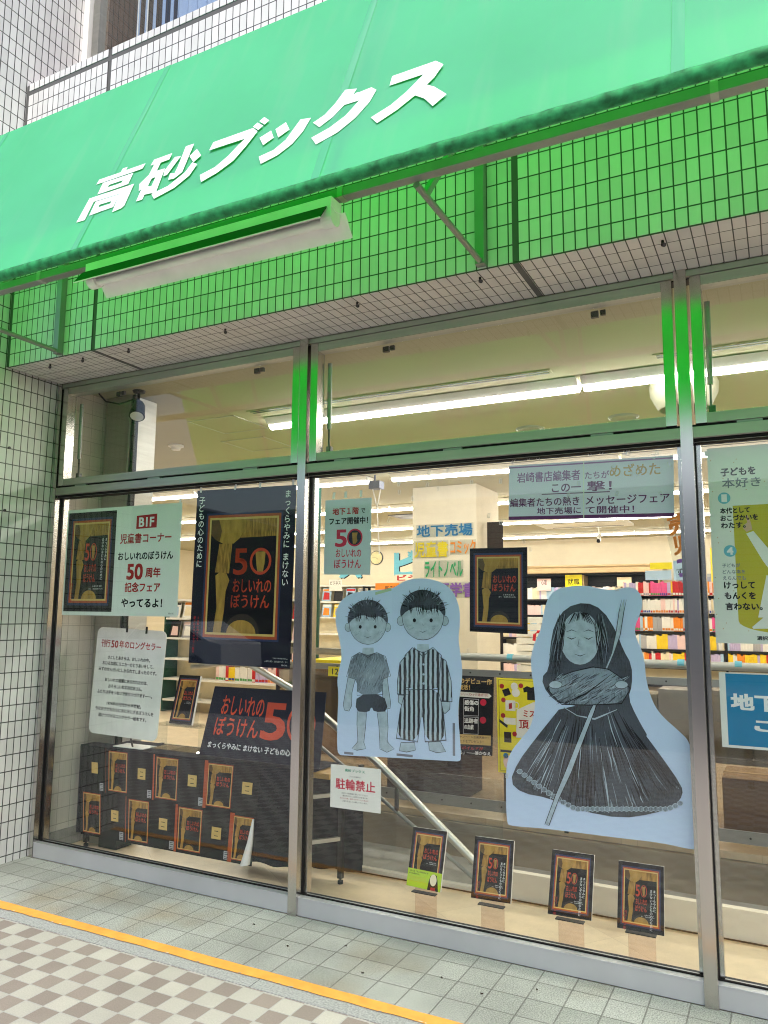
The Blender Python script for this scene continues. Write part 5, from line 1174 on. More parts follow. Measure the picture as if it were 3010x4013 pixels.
('charcoal',[(2.643,1.177),(2.817,1.186),(2.846,1.075),(2.861,0.935),(2.749,0.918),(2.732,1.076),(2.707,0.914),(2.589,0.923),(2.609,1.060),(2.643,1.177)],0.0038),
('striped',[(2.677,1.378),(2.736,1.353),(2.792,1.382),(2.837,1.344),(2.825,1.235),(2.826,1.177),(2.640,1.167),(2.647,1.235),(2.635,1.338)]),
('charcoal',[(2.677,1.378),(2.736,1.353),(2.792,1.382),(2.837,1.344),(2.825,1.235),(2.826,1.177),(2.640,1.167),(2.647,1.235),(2.635,1.338),(2.677,1.378)],0.0038),
('charcoal',[(2.687,1.380),(2.736,1.334),(2.787,1.382)],0.0069),
('charcoal',[(2.736,1.334),(2.738,1.174)],0.0030),
('charcoal_pale',[(2.746,1.297),(2.745,1.294),(2.741,1.291),(2.737,1.291),(2.734,1.293),(2.733,1.297),(2.734,1.300),(2.737,1.302),(2.741,1.302),(2.745,1.300)]),
('charcoal_pale',[(2.746,1.248),(2.745,1.244),(2.741,1.242),(2.737,1.242),(2.734,1.244),(2.733,1.247),(2.734,1.251),(2.737,1.253),(2.741,1.253),(2.745,1.251)]),
('charcoal_pale',[(2.746,1.203),(2.745,1.199),(2.741,1.197),(2.738,1.197),(2.734,1.199),(2.733,1.202),(2.734,1.206),(2.737,1.208),(2.741,1.208),(2.745,1.206)]),
('charcoal',[(2.589,0.926),(2.709,0.918)],0.0069),
('charcoal',[(2.749,0.921),(2.861,0.938)],0.0069),
('charcoal',[(2.821,1.127),(2.893,1.124)],0.0069),
('charcoal',[(2.593,1.145),(2.657,1.143)],0.0069),
('charcoal_pale',[(2.633,1.513),(2.630,1.500),(2.622,1.491),(2.612,1.488),(2.601,1.491),(2.593,1.500),(2.590,1.512),(2.593,1.525),(2.601,1.534),(2.611,1.537),(2.622,1.534),(2.630,1.525)]),
('charcoal',[(2.633,1.513),(2.630,1.500),(2.622,1.491),(2.612,1.488),(2.601,1.491),(2.593,1.500),(2.590,1.512),(2.593,1.525),(2.601,1.534),(2.611,1.537),(2.622,1.534),(2.630,1.525),(2.633,1.513)],0.0023),
('charcoal_pale',[(2.876,1.515),(2.873,1.503),(2.866,1.495),(2.856,1.491),(2.846,1.494),(2.838,1.503),(2.836,1.515),(2.838,1.527),(2.846,1.536),(2.856,1.539),(2.866,1.536),(2.873,1.527)]),
('charcoal',[(2.876,1.515),(2.873,1.503),(2.866,1.495),(2.856,1.491),(2.846,1.494),(2.838,1.503),(2.836,1.515),(2.838,1.527),(2.846,1.536),(2.856,1.539),(2.866,1.536),(2.873,1.527),(2.876,1.515)],0.0023),
('charcoal_pale',[(2.850,1.538),(2.846,1.508),(2.835,1.479),(2.816,1.454),(2.793,1.435),(2.765,1.422),(2.736,1.418),(2.705,1.421),(2.677,1.433),(2.653,1.451),(2.634,1.476),(2.622,1.505),(2.618,1.536),(2.622,1.568),(2.633,1.597),(2.652,1.622),(2.677,1.642),(2.705,1.654),(2.735,1.658),(2.765,1.653),(2.793,1.641),(2.817,1.622),(2.835,1.597),(2.846,1.569)]),
('charcoal',[(2.850,1.538),(2.846,1.508),(2.835,1.479),(2.816,1.454),(2.793,1.435),(2.765,1.422),(2.736,1.418),(2.705,1.421),(2.677,1.433),(2.653,1.451),(2.634,1.476),(2.622,1.505),(2.618,1.536),(2.622,1.568),(2.633,1.597),(2.652,1.622),(2.677,1.642),(2.705,1.654),(2.735,1.658),(2.765,1.653),(2.793,1.641),(2.817,1.622),(2.835,1.597),(2.846,1.569),(2.850,1.538)],0.0030),
('charcoal',[(2.611,1.531),(2.607,1.553),(2.609,1.576),(2.617,1.599),(2.629,1.619),(2.645,1.637),(2.664,1.652),(2.686,1.663),(2.710,1.670),(2.735,1.672),(2.760,1.669),(2.783,1.662),(2.805,1.651),(2.824,1.637),(2.839,1.619),(2.851,1.599),(2.858,1.577),(2.860,1.555),(2.856,1.534),(2.817,1.580),(2.756,1.565),(2.704,1.586),(2.646,1.565)]),
('charcoal_mid',[(2.672,1.643),(2.664,1.658),(2.657,1.672)],0.0039),
('ink',[(2.755,1.658),(2.757,1.671),(2.766,1.683)],0.0040),
('ink',[(2.716,1.640),(2.714,1.649),(2.702,1.659)],0.0025),
('charcoal_mid',[(2.844,1.588),(2.863,1.594),(2.882,1.600)],0.0045),
('ink',[(2.799,1.610),(2.812,1.618),(2.817,1.626)],0.0044),
('ink',[(2.715,1.658),(2.713,1.673),(2.717,1.689)],0.0031),
('charcoal_mid',[(2.754,1.637),(2.758,1.648),(2.768,1.660)],0.0025),
('ink',[(2.734,1.651),(2.738,1.662),(2.731,1.674)],0.0033),
('ink',[(2.725,1.652),(2.726,1.661),(2.724,1.670)],0.0034),
('charcoal_mid',[(2.642,1.613),(2.627,1.619),(2.622,1.626)],0.0039),
('ink',[(2.767,1.651),(2.777,1.666),(2.776,1.681)],0.0039),
('ink',[(2.746,1.656),(2.745,1.670),(2.744,1.684)],0.0024),
('charcoal_mid',[(2.809,1.616),(2.818,1.621),(2.833,1.627)],0.0028),
('ink',[(2.701,1.629),(2.697,1.637),(2.684,1.645)],0.0029),
('ink',[(2.713,1.636),(2.710,1.650),(2.710,1.665)],0.0029),
('charcoal_mid',[(2.687,1.625),(2.680,1.636),(2.679,1.647)],0.0034),
('ink',[(2.779,1.642),(2.775,1.650),(2.782,1.658)],0.0030),
('ink',[(2.682,1.643),(2.664,1.654),(2.657,1.665)],0.0031),
('charcoal_mid',[(2.801,1.634),(2.802,1.645),(2.812,1.655)],0.0044),
('ink',[(2.784,1.636),(2.796,1.650),(2.803,1.664)],0.0030),
('ink',[(2.832,1.602),(2.850,1.604),(2.868,1.606)],0.0041),
('charcoal_mid',[(2.800,1.638),(2.808,1.652),(2.812,1.665)],0.0044),
('ink',[(2.656,1.609),(2.649,1.619),(2.632,1.628)],0.0041),
('ink',[(2.763,1.639),(2.766,1.654),(2.772,1.668)],0.0033),
('charcoal_mid',[(2.807,1.633),(2.819,1.645),(2.819,1.656)],0.0027),
('ink',[(2.646,1.586),(2.637,1.590),(2.624,1.593)],0.0035),
('ink',[(2.785,1.629),(2.790,1.636),(2.791,1.643)],0.0042),
('charcoal_mid',[(2.658,1.604),(2.653,1.615),(2.641,1.626)],0.0030),
('ink',[(2.672,1.627),(2.663,1.641),(2.657,1.654)],0.0029),
('ink',[(2.663,1.628),(2.651,1.637),(2.637,1.647)],0.0033),
('charcoal_mid',[(2.679,1.614),(2.666,1.627),(2.659,1.640)],0.0036),
('ink',[(2.805,1.632),(2.821,1.643),(2.832,1.654)],0.0034),
('ink',[(2.725,1.647),(2.726,1.658),(2.730,1.668)],0.0024),
('charcoal_mid',[(2.654,1.619),(2.644,1.627),(2.622,1.635)],0.0037),
('ink',[(2.733,1.634),(2.729,1.647),(2.724,1.660)],0.0042),
('ink',[(2.649,1.587),(2.635,1.590),(2.619,1.593)],0.0036),
('charcoal_mid',[(2.632,1.598),(2.620,1.602),(2.605,1.606)],0.0039),
('ink',[(2.806,1.636),(2.820,1.650),(2.825,1.663)],0.0036),
('ink',[(2.842,1.566),(2.851,1.571),(2.867,1.577)],0.0039),
('charcoal_mid',[(2.669,1.608),(2.665,1.614),(2.654,1.620)],0.0043),
('ink',[(2.821,1.599),(2.840,1.602),(2.858,1.605)],0.0044),
('ink',[(2.825,1.568),(2.842,1.570),(2.852,1.573)],0.0035),
('charcoal_mid',[(2.788,1.626),(2.797,1.632),(2.811,1.639)],0.0042),
('ink',[(2.659,1.619),(2.647,1.629),(2.643,1.640)],0.0031),
('ink',[(2.665,1.612),(2.659,1.621),(2.652,1.630)],0.0037),
('charcoal_mid',[(2.652,1.632),(2.635,1.641),(2.618,1.649)],0.0041),
('ink',[(2.741,1.634),(2.747,1.648),(2.745,1.663)],0.0026),
('ink',[(2.824,1.569),(2.832,1.567),(2.847,1.566)],0.0041),
('charcoal_mid',[(2.685,1.619),(2.684,1.632),(2.675,1.645)],0.0035),
('ink',[(2.687,1.642),(2.673,1.650),(2.670,1.658)],0.0032),
('ink',[(2.650,1.624),(2.641,1.634),(2.621,1.644)],0.0030),
('charcoal_mid',[(2.813,1.593),(2.825,1.599),(2.831,1.606)],0.0029),
('ink',[(2.647,1.614),(2.642,1.622),(2.628,1.629)],0.0034),
('ink',[(2.807,1.637),(2.821,1.648),(2.835,1.659)],0.0035),
('charcoal_mid',[(2.810,1.626),(2.818,1.632),(2.830,1.637)],0.0039),
('ink',[(2.731,1.635),(2.734,1.647),(2.728,1.658)],0.0037),
('ink',[(2.819,1.572),(2.838,1.579),(2.857,1.585)],0.0031),
('charcoal_mid',[(2.825,1.603),(2.838,1.611),(2.850,1.619)],0.0043),
('ink',[(2.811,1.610),(2.820,1.621),(2.827,1.631)],0.0039),
('ink',[(2.647,1.585),(2.626,1.590),(2.615,1.594)],0.0038),
('ink',[(2.661,1.593),(2.661,1.570),(2.670,1.552)],0.0038),
('ink',[(2.666,1.593),(2.670,1.570),(2.664,1.545)],0.0026),
('ink',[(2.766,1.594),(2.762,1.570),(2.771,1.542)],0.0024),
('ink',[(2.735,1.593),(2.733,1.570),(2.733,1.550)],0.0042),
('ink',[(2.753,1.593),(2.752,1.570),(2.762,1.550)],0.0040),
('ink',[(2.817,1.594),(2.815,1.570),(2.823,1.540)],0.0036),
('ink',[(2.662,1.593),(2.666,1.570),(2.671,1.554)],0.0041),
('ink',[(2.813,1.594),(2.816,1.570),(2.813,1.540)],0.0045),
('ink',[(2.741,1.593),(2.738,1.570),(2.740,1.546)],0.0032),
('ink',[(2.802,1.594),(2.799,1.570),(2.798,1.551)],0.0040),
('ink',[(2.818,1.594),(2.814,1.570),(2.811,1.560)],0.0028),
('ink',[(2.782,1.594),(2.780,1.570),(2.789,1.545)],0.0024),
('ink',[(2.724,1.593),(2.725,1.570),(2.713,1.543)],0.0040),
('ink',[(2.734,1.593),(2.736,1.570),(2.741,1.558)],0.0036),
('ink',[(2.673,1.593),(2.676,1.570),(2.671,1.558)],0.0031),
('ink',[(2.812,1.594),(2.812,1.570),(2.807,1.556)],0.0041),
('ink',[(2.753,1.593),(2.755,1.570),(2.754,1.544)],0.0037),
('ink',[(2.781,1.594),(2.780,1.570),(2.774,1.558)],0.0028),
('ink',[(2.670,1.593),(2.671,1.570),(2.675,1.540)],0.0024),
('ink',[(2.728,1.593),(2.722,1.570),(2.736,1.542)],0.0035),
('ink',[(2.780,1.594),(2.784,1.570),(2.786,1.548)],0.0044),
('ink',[(2.713,1.593),(2.710,1.570),(2.705,1.539)],0.0023),
('ink',[(2.714,1.593),(2.710,1.570),(2.721,1.542)],0.0036),
('ink',[(2.704,1.593),(2.699,1.570),(2.704,1.560)],0.0030),
('ink',[(2.740,1.593),(2.740,1.570),(2.750,1.552)],0.0027),
('ink',[(2.775,1.594),(2.779,1.570),(2.769,1.549)],0.0028),
('ink',[(2.698,1.516),(2.696,1.510),(2.691,1.506),(2.686,1.506),(2.681,1.510),(2.679,1.516),(2.681,1.522),(2.686,1.526),(2.691,1.526),(2.696,1.522)]),
('charcoal_mid',[(2.654,1.467),(2.662,1.471),(2.669,1.476)],0.0017),
('charcoal_mid',[(2.638,1.479),(2.646,1.484),(2.653,1.489)],0.0017),
('charcoal_mid',[(2.672,1.472),(2.680,1.476),(2.687,1.481)],0.0017),
('charcoal_mid',[(2.660,1.464),(2.667,1.468),(2.675,1.474)],0.0017),
('charcoal_mid',[(2.670,1.473),(2.677,1.477),(2.685,1.482)],0.0017),
('charcoal_mid',[(2.644,1.485),(2.652,1.489),(2.659,1.494)],0.0017),
('charcoal_mid',[(2.638,1.478),(2.645,1.482),(2.653,1.487)],0.0017),
('charcoal_mid',[(2.658,1.485),(2.665,1.489),(2.673,1.494)],0.0017),
('charcoal_mid',[(2.643,1.471),(2.650,1.476),(2.658,1.481)],0.0017),
('ink',[(2.791,1.517),(2.789,1.511),(2.785,1.507),(2.779,1.507),(2.774,1.511),(2.772,1.517),(2.774,1.523),(2.779,1.527),(2.785,1.527),(2.789,1.523)]),
('charcoal_mid',[(2.786,1.484),(2.794,1.488),(2.801,1.493)],0.0017),
('charcoal_mid',[(2.794,1.481),(2.801,1.485),(2.808,1.490)],0.0017),
('charcoal_mid',[(2.784,1.467),(2.791,1.471),(2.798,1.476)],0.0017),
('charcoal_mid',[(2.791,1.483),(2.799,1.487),(2.806,1.493)],0.0017),
('charcoal_mid',[(2.791,1.473),(2.799,1.477),(2.806,1.482)],0.0017),
('charcoal_mid',[(2.789,1.482),(2.797,1.486),(2.804,1.491)],0.0017),
('charcoal_mid',[(2.788,1.469),(2.795,1.473),(2.803,1.478)],0.0017),
('charcoal_mid',[(2.785,1.473),(2.792,1.477),(2.799,1.482)],0.0017),
('charcoal_mid',[(2.811,1.487),(2.819,1.491),(2.826,1.497)],0.0017),
('charcoal',[(2.731,1.502),(2.739,1.489),(2.730,1.486)],0.0019),
('charcoal',[(2.713,1.464),(2.735,1.456),(2.760,1.466)],0.0030)
]
ROBE = [
('charcoal',[(3.380,1.298),(3.386,1.400),(3.409,1.507),(3.465,1.584),(3.556,1.610),(3.633,1.575),(3.692,1.475),(3.717,1.399),(3.753,1.332),(3.752,1.245),(3.733,1.187),(3.764,1.112),(3.820,1.011),(3.756,1.017),(3.703,1.147),(3.436,1.135),(3.367,1.187),(3.341,1.256)]),
('charcoal_pale',[(3.619,1.445),(3.615,1.414),(3.605,1.385),(3.590,1.359),(3.570,1.339),(3.548,1.327),(3.524,1.322),(3.500,1.325),(3.478,1.336),(3.459,1.355),(3.444,1.380),(3.435,1.410),(3.433,1.441),(3.437,1.474),(3.447,1.504),(3.463,1.530),(3.483,1.550),(3.506,1.562),(3.530,1.566),(3.554,1.562),(3.576,1.550),(3.595,1.531),(3.608,1.506),(3.617,1.477)]),
('charcoal',[(3.619,1.445),(3.615,1.414),(3.605,1.385),(3.590,1.359),(3.570,1.339),(3.548,1.327),(3.524,1.322),(3.500,1.325),(3.478,1.336),(3.459,1.355),(3.444,1.380),(3.435,1.410),(3.433,1.441),(3.437,1.474),(3.447,1.504),(3.463,1.530),(3.483,1.550),(3.506,1.562),(3.530,1.566),(3.554,1.562),(3.576,1.550),(3.595,1.531),(3.608,1.506),(3.617,1.477),(3.619,1.445)],0.0041),
('ink',[(3.468,1.447),(3.488,1.439),(3.509,1.447)],0.0051),
('charcoal',[(3.464,1.471),(3.489,1.481),(3.512,1.473)],0.0041),
('ink',[(3.585,1.450),(3.565,1.440),(3.545,1.448)],0.0051),
('charcoal',[(3.590,1.473),(3.566,1.482),(3.544,1.474)],0.0041),
('charcoal',[(3.523,1.441),(3.516,1.408),(3.528,1.403)],0.0030),
('ink',[(3.501,1.371),(3.525,1.363),(3.551,1.373)],0.0041),
('charcoal_mid',[(3.464,1.510),(3.440,1.418),(3.437,1.341)],0.0048),
('charcoal_mid',[(3.446,1.526),(3.419,1.434),(3.407,1.292)],0.0034),
('charcoal_mid',[(3.628,1.556),(3.647,1.467),(3.655,1.397)],0.0045),
('charcoal_mid',[(3.445,1.534),(3.431,1.443),(3.425,1.338)],0.0045),
('ink',[(3.453,1.528),(3.434,1.436),(3.436,1.330)],0.0049),
('ink',[(3.436,1.549),(3.417,1.457),(3.410,1.354)],0.0037),
('ink',[(3.612,1.545),(3.624,1.455),(3.617,1.327)],0.0047),
('ink',[(3.461,1.485),(3.433,1.394),(3.429,1.257)],0.0033),
('ink',[(3.627,1.541),(3.632,1.452),(3.657,1.375)],0.0031),
('ink',[(3.436,1.508),(3.411,1.416),(3.412,1.329)],0.0030),
('ink',[(3.431,1.490),(3.420,1.398),(3.390,1.249)],0.0028),
('ink',[(3.465,1.534),(3.437,1.442),(3.431,1.293)],0.0046),
('ink',[(3.459,1.499),(3.448,1.408),(3.415,1.282)],0.0049),
('ink',[(3.618,1.506),(3.627,1.417),(3.624,1.307)],0.0037),
('ink',[(3.609,1.516),(3.626,1.427),(3.622,1.295)],0.0039),
('charcoal_mid',[(3.630,1.546),(3.638,1.457),(3.645,1.398)],0.0048),
('ink',[(3.438,1.549),(3.413,1.456),(3.413,1.366)],0.0029),
('ink',[(3.614,1.517),(3.628,1.428),(3.621,1.339)],0.0029),
('charcoal_mid',[(3.443,1.488),(3.421,1.396),(3.419,1.263)],0.0035),
('ink',[(3.612,1.516),(3.627,1.427),(3.651,1.339)],0.0036),
('charcoal_mid',[(3.626,1.519),(3.633,1.429),(3.664,1.342)],0.0047),
('ink',[(3.427,1.539),(3.406,1.447),(3.404,1.377)],0.0029),
('ink',[(3.435,1.512),(3.419,1.420),(3.394,1.349)],0.0042),
('ink',[(3.455,1.544),(3.444,1.452),(3.405,1.301)],0.0045),
('ink',[(3.444,1.525),(3.433,1.434),(3.416,1.299)],0.0027),
('ink',[(3.603,1.552),(3.617,1.463),(3.620,1.335)],0.0037),
('ink',[(3.455,1.485),(3.432,1.394),(3.429,1.308)],0.0028),
('ink',[(3.451,1.511),(3.436,1.419),(3.413,1.274)],0.0043),
('ink',[(3.625,1.518),(3.639,1.429),(3.644,1.330)],0.0033),
('ink',[(3.451,1.542),(3.432,1.450),(3.408,1.371)],0.0046),
('ink',[(3.454,1.507),(3.443,1.415),(3.402,1.273)],0.0039),
('charcoal_mid',[(3.457,1.483),(3.442,1.392),(3.427,1.313)],0.0046),
('charcoal_mid',[(3.459,1.555),(3.439,1.464),(3.409,1.378)],0.0050),
('ink',[(3.431,1.541),(3.412,1.449),(3.405,1.351)],0.0044),
('ink',[(3.435,1.491),(3.414,1.399),(3.408,1.272)],0.0027),
('ink',[(3.616,1.529),(3.630,1.440),(3.629,1.341)],0.0030),
('ink',[(3.618,1.518),(3.636,1.429),(3.661,1.344)],0.0034),
('ink',[(3.465,1.504),(3.438,1.412),(3.444,1.339)],0.0028),
('ink',[(3.598,1.519),(3.604,1.429),(3.624,1.310)],0.0041),
('ink',[(3.609,1.557),(3.615,1.467),(3.622,1.380)],0.0027),
('ink',[(3.459,1.509),(3.442,1.418),(3.415,1.268)],0.0050),
('ink',[(3.444,1.503),(3.432,1.412),(3.403,1.319)],0.0027),
('ink',[(3.447,1.529),(3.427,1.437),(3.408,1.307)],0.0044),
('charcoal_mid',[(3.457,1.515),(3.429,1.423),(3.409,1.277)],0.0030),
('ink',[(3.436,1.556),(3.415,1.464),(3.404,1.356)],0.0047),
('ink',[(3.442,1.501),(3.426,1.409),(3.429,1.285)],0.0028),
('ink',[(3.453,1.552),(3.428,1.460),(3.404,1.335)],0.0038),
('ink',[(3.619,1.558),(3.628,1.468),(3.651,1.377)],0.0037),
('ink',[(3.596,1.533),(3.612,1.444),(3.616,1.299)],0.0030),
('charcoal_mid',[(3.431,1.516),(3.418,1.424),(3.401,1.359)],0.0044),
('ink',[(3.453,1.517),(3.425,1.425),(3.403,1.339)],0.0036),
('ink',[(3.606,1.524),(3.611,1.434),(3.621,1.365)],0.0026),
('ink',[(3.624,1.536),(3.644,1.447),(3.658,1.382)],0.0045),
('ink',[(3.449,1.550),(3.427,1.458),(3.435,1.375)],0.0038),
('charcoal_mid',[(3.626,1.497),(3.646,1.409),(3.637,1.333)],0.0034),
('ink',[(3.434,1.510),(3.420,1.418),(3.406,1.347)],0.0036),
('ink',[(3.592,1.534),(3.600,1.445),(3.633,1.330)],0.0031),
('ink',[(3.595,1.510),(3.602,1.421),(3.606,1.302)],0.0034),
('ink',[(3.434,1.547),(3.418,1.455),(3.383,1.364)],0.0043),
('charcoal_mid',[(3.428,1.516),(3.400,1.424),(3.378,1.322)],0.0045),
('ink',[(3.436,1.516),(3.423,1.424),(3.401,1.280)],0.0029),
('ink',[(3.437,1.487),(3.418,1.395),(3.408,1.255)],0.0042),
('ink',[(3.435,1.492),(3.408,1.400),(3.390,1.314)],0.0037),
('charcoal_mid',[(3.612,1.554),(3.620,1.465),(3.630,1.337)],0.0033),
('ink',[(3.464,1.548),(3.440,1.456),(3.430,1.305)],0.0034),
('charcoal_mid',[(3.447,1.542),(3.429,1.450),(3.427,1.365)],0.0031),
('ink',[(3.623,1.545),(3.643,1.456),(3.651,1.378)],0.0043),
('charcoal_mid',[(3.440,1.526),(3.421,1.434),(3.387,1.288)],0.0026),
('ink',[(3.610,1.552),(3.623,1.462),(3.620,1.364)],0.0025),
('ink',[(3.596,1.500),(3.619,1.411),(3.609,1.346)],0.0028),
('charcoal_mid',[(3.542,1.562),(3.497,1.556),(3.462,1.502)],0.0039),
('ink',[(3.521,1.562),(3.565,1.557),(3.597,1.502)],0.0031),
('ink',[(3.528,1.562),(3.525,1.556),(3.520,1.525)],0.0038),
('charcoal_mid',[(3.528,1.562),(3.540,1.556),(3.550,1.521)],0.0050),
('ink',[(3.534,1.562),(3.502,1.556),(3.473,1.506)],0.0030),
('ink',[(3.518,1.562),(3.553,1.556),(3.574,1.512)],0.0050),
('charcoal_mid',[(3.537,1.562),(3.508,1.556),(3.484,1.511)],0.0048),
('ink',[(3.537,1.562),(3.505,1.556),(3.479,1.509)],0.0049),
('ink',[(3.524,1.562),(3.522,1.556),(3.514,1.523)],0.0033),
('charcoal_mid',[(3.529,1.562),(3.533,1.556),(3.536,1.526)],0.0028),
('ink',[(3.534,1.562),(3.528,1.556),(3.525,1.527)],0.0049),
('ink',[(3.542,1.562),(3.545,1.556),(3.559,1.517)],0.0038),
('charcoal_mid',[(3.541,1.562),(3.550,1.556),(3.568,1.514)],0.0037),
('ink',[(3.540,1.562),(3.517,1.556),(3.502,1.518)],0.0026),
('ink',[(3.541,1.562),(3.504,1.556),(3.476,1.508)],0.0029),
('charcoal_mid',[(3.524,1.562),(3.549,1.556),(3.568,1.514)],0.0044),
('ink',[(3.541,1.562),(3.537,1.556),(3.543,1.524)],0.0047),
('ink',[(3.518,1.562),(3.542,1.556),(3.552,1.520)],0.0025),
('charcoal_mid',[(3.538,1.562),(3.523,1.556),(3.516,1.524)],0.0026),
('ink',[(3.523,1.562),(3.557,1.557),(3.583,1.508)],0.0037),
('ink',[(3.538,1.562),(3.542,1.556),(3.552,1.520)],0.0050),
('charcoal_mid',[(3.520,1.562),(3.563,1.557),(3.594,1.504)],0.0030),
('ink',[(3.542,1.562),(3.516,1.556),(3.502,1.518)],0.0034),
('ink',[(3.526,1.562),(3.537,1.556),(3.543,1.524)],0.0040),
('charcoal_mid',[(3.540,1.562),(3.510,1.556),(3.488,1.512)],0.0037),
('ink',[(3.525,1.562),(3.540,1.556),(3.549,1.521)],0.0025),
('ink',[(3.522,1.562),(3.524,1.556),(3.517,1.524)],0.0038),
('charcoal_mid',[(3.534,1.562),(3.522,1.556),(3.514,1.523)],0.0048),
('ink',[(3.541,1.562),(3.553,1.557),(3.576,1.511)],0.0048),
('ink',[(3.536,1.562),(3.521,1.556),(3.512,1.522)],0.0040),
('charcoal_mid',[(3.538,1.562),(3.512,1.556),(3.493,1.515)],0.0046),
('ink',[(3.521,1.562),(3.548,1.556),(3.565,1.515)],0.0044),
('ink',[(3.533,1.562),(3.513,1.556),(3.495,1.515)],0.0042),
('charcoal_mid',[(3.541,1.562),(3.557,1.557),(3.582,1.508)],0.0031),
('ink',[(3.526,1.562),(3.547,1.556),(3.564,1.515)],0.0033),
('ink',[(3.539,1.562),(3.563,1.557),(3.594,1.504)],0.0037),
('charcoal_mid',[(3.533,1.562),(3.513,1.556),(3.495,1.515)],0.0037),
('ink',[(3.536,1.562),(3.523,1.556),(3.516,1.524)],0.0047),
('ink',[(3.538,1.562),(3.558,1.557),(3.584,1.508)],0.0049),
('charcoal_mid',[(3.525,1.562),(3.527,1.556),(3.523,1.526)],0.0039),
('charcoal_mid',[(3.368,1.207),(3.410,1.259),(3.491,1.292),(3.582,1.316),(3.650,1.309),(3.707,1.272),(3.744,1.226),(3.704,1.161),(3.567,1.146),(3.436,1.141)]),
('ink',[(3.368,1.207),(3.410,1.259),(3.491,1.292),(3.582,1.316),(3.650,1.309),(3.707,1.272),(3.744,1.226),(3.704,1.161),(3.567,1.146),(3.436,1.141),(3.368,1.207)],0.0051),
('charcoal',[(3.579,1.272),(3.595,1.279),(3.613,1.290)],0.0032),
('charcoal',[(3.447,1.261),(3.463,1.273),(3.482,1.283)],0.0032),
('ink',[(3.647,1.213),(3.663,1.225),(3.681,1.241)],0.0022),
('ink',[(3.562,1.169),(3.578,1.181),(3.596,1.189)],0.0034),
('charcoal',[(3.475,1.250),(3.491,1.259),(3.510,1.270)],0.0022),
('charcoal_pale',[(3.520,1.156),(3.536,1.164),(3.554,1.172)],0.0030),
('ink',[(3.490,1.160),(3.507,1.170),(3.525,1.181)],0.0035),
('charcoal',[(3.480,1.242),(3.496,1.253),(3.514,1.263)],0.0022),
('ink',[(3.443,1.221),(3.459,1.230),(3.478,1.245)],0.0029),
('ink',[(3.519,1.198),(3.535,1.211),(3.553,1.223)],0.0022),
('charcoal_pale',[(3.624,1.253),(3.640,1.266),(3.658,1.280)],0.0032),
('ink',[(3.540,1.237),(3.556,1.248),(3.574,1.255)],0.0028),
('ink',[(3.518,1.218),(3.534,1.224),(3.552,1.237)],0.0031),
('ink',[(3.557,1.240),(3.573,1.250),(3.592,1.264)],0.0025),
('charcoal',[(3.400,1.166),(3.417,1.177),(3.435,1.188)],0.0027),
('charcoal',[(3.546,1.221),(3.562,1.233),(3.580,1.248)],0.0030),
('charcoal_pale',[(3.588,1.219),(3.604,1.233),(3.622,1.249)],0.0027),
('charcoal_pale',[(3.544,1.195),(3.560,1.205),(3.579,1.215)],0.0034),
('charcoal_pale',[(3.703,1.264),(3.719,1.272),(3.736,1.281)],0.0033),
('charcoal_pale',[(3.409,1.255),(3.426,1.268),(3.444,1.283)],0.0028),
('charcoal',[(3.568,1.261),(3.584,1.269),(3.602,1.279)],0.0021),
('charcoal_pale',[(3.608,1.200),(3.624,1.211),(3.642,1.219)],0.0018),
('charcoal_pale',[(3.408,1.210),(3.425,1.222),(3.443,1.230)],0.0023),
('charcoal',[(3.389,1.176),(3.406,1.185),(3.424,1.197)],0.0035),
('charcoal',[(3.444,1.164),(3.461,1.173),(3.479,1.184)],0.0030),
('ink',[(3.662,1.269),(3.677,1.278),(3.695,1.292)],0.0034),
('charcoal',[(3.469,1.182),(3.485,1.192),(3.504,1.205)],0.0020),
('charcoal',[(3.633,1.246),(3.649,1.252),(3.667,1.265)],0.0030),
('charcoal',[(3.447,1.140),(3.464,1.152),(3.482,1.163)],0.0032),
('charcoal',[(3.620,1.164),(3.636,1.176),(3.654,1.184)],0.0030),
('ink',[(3.474,1.229),(3.490,1.240),(3.509,1.254)],0.0029),
('ink',[(3.596,1.201),(3.612,1.212),(3.630,1.223)],0.0026),
('charcoal',[(3.624,1.221),(3.640,1.233),(3.658,1.242)],0.0020),
('ink',[(3.578,1.169),(3.594,1.176),(3.612,1.187)],0.0023),
('ink',[(3.551,1.223),(3.567,1.229),(3.585,1.241)],0.0018),
('charcoal',[(3.708,1.239),(3.724,1.245),(3.741,1.255)],0.0028),
('charcoal',[(3.404,1.247),(3.421,1.253),(3.440,1.269)],0.0029),
('charcoal_pale',[(3.532,1.175),(3.548,1.186),(3.566,1.200)],0.0025),
('ink',[(3.635,1.205),(3.651,1.212),(3.668,1.220)],0.0027),
('charcoal',[(3.415,1.151),(3.431,1.161),(3.450,1.173)],0.0025),
('charcoal',[(3.489,1.261),(3.505,1.269),(3.524,1.283)],0.0023),
('charcoal',[(3.485,1.249),(3.501,1.258),(3.520,1.274)],0.0024),
('charcoal',[(3.565,1.262),(3.581,1.274),(3.599,1.285)],0.0032),
('charcoal',[(3.395,1.260),(3.412,1.268),(3.431,1.274)],0.0033),
('charcoal',[(3.567,1.262),(3.583,1.270),(3.601,1.285)],0.0021),
('charcoal',[(3.617,1.151),(3.633,1.158),(3.651,1.170)],0.0019),
('charcoal',[(3.438,1.163),(3.455,1.171),(3.474,1.185)],0.0020),
('charcoal',[(3.591,1.222),(3.607,1.230),(3.625,1.242)],0.0033),
('charcoal',[(3.406,1.229),(3.423,1.243),(3.442,1.251)],0.0022),
('ink',[(3.465,1.226),(3.482,1.237),(3.500,1.252)],0.0036),
('charcoal',[(3.683,1.270),(3.699,1.277),(3.716,1.286)],0.0030),
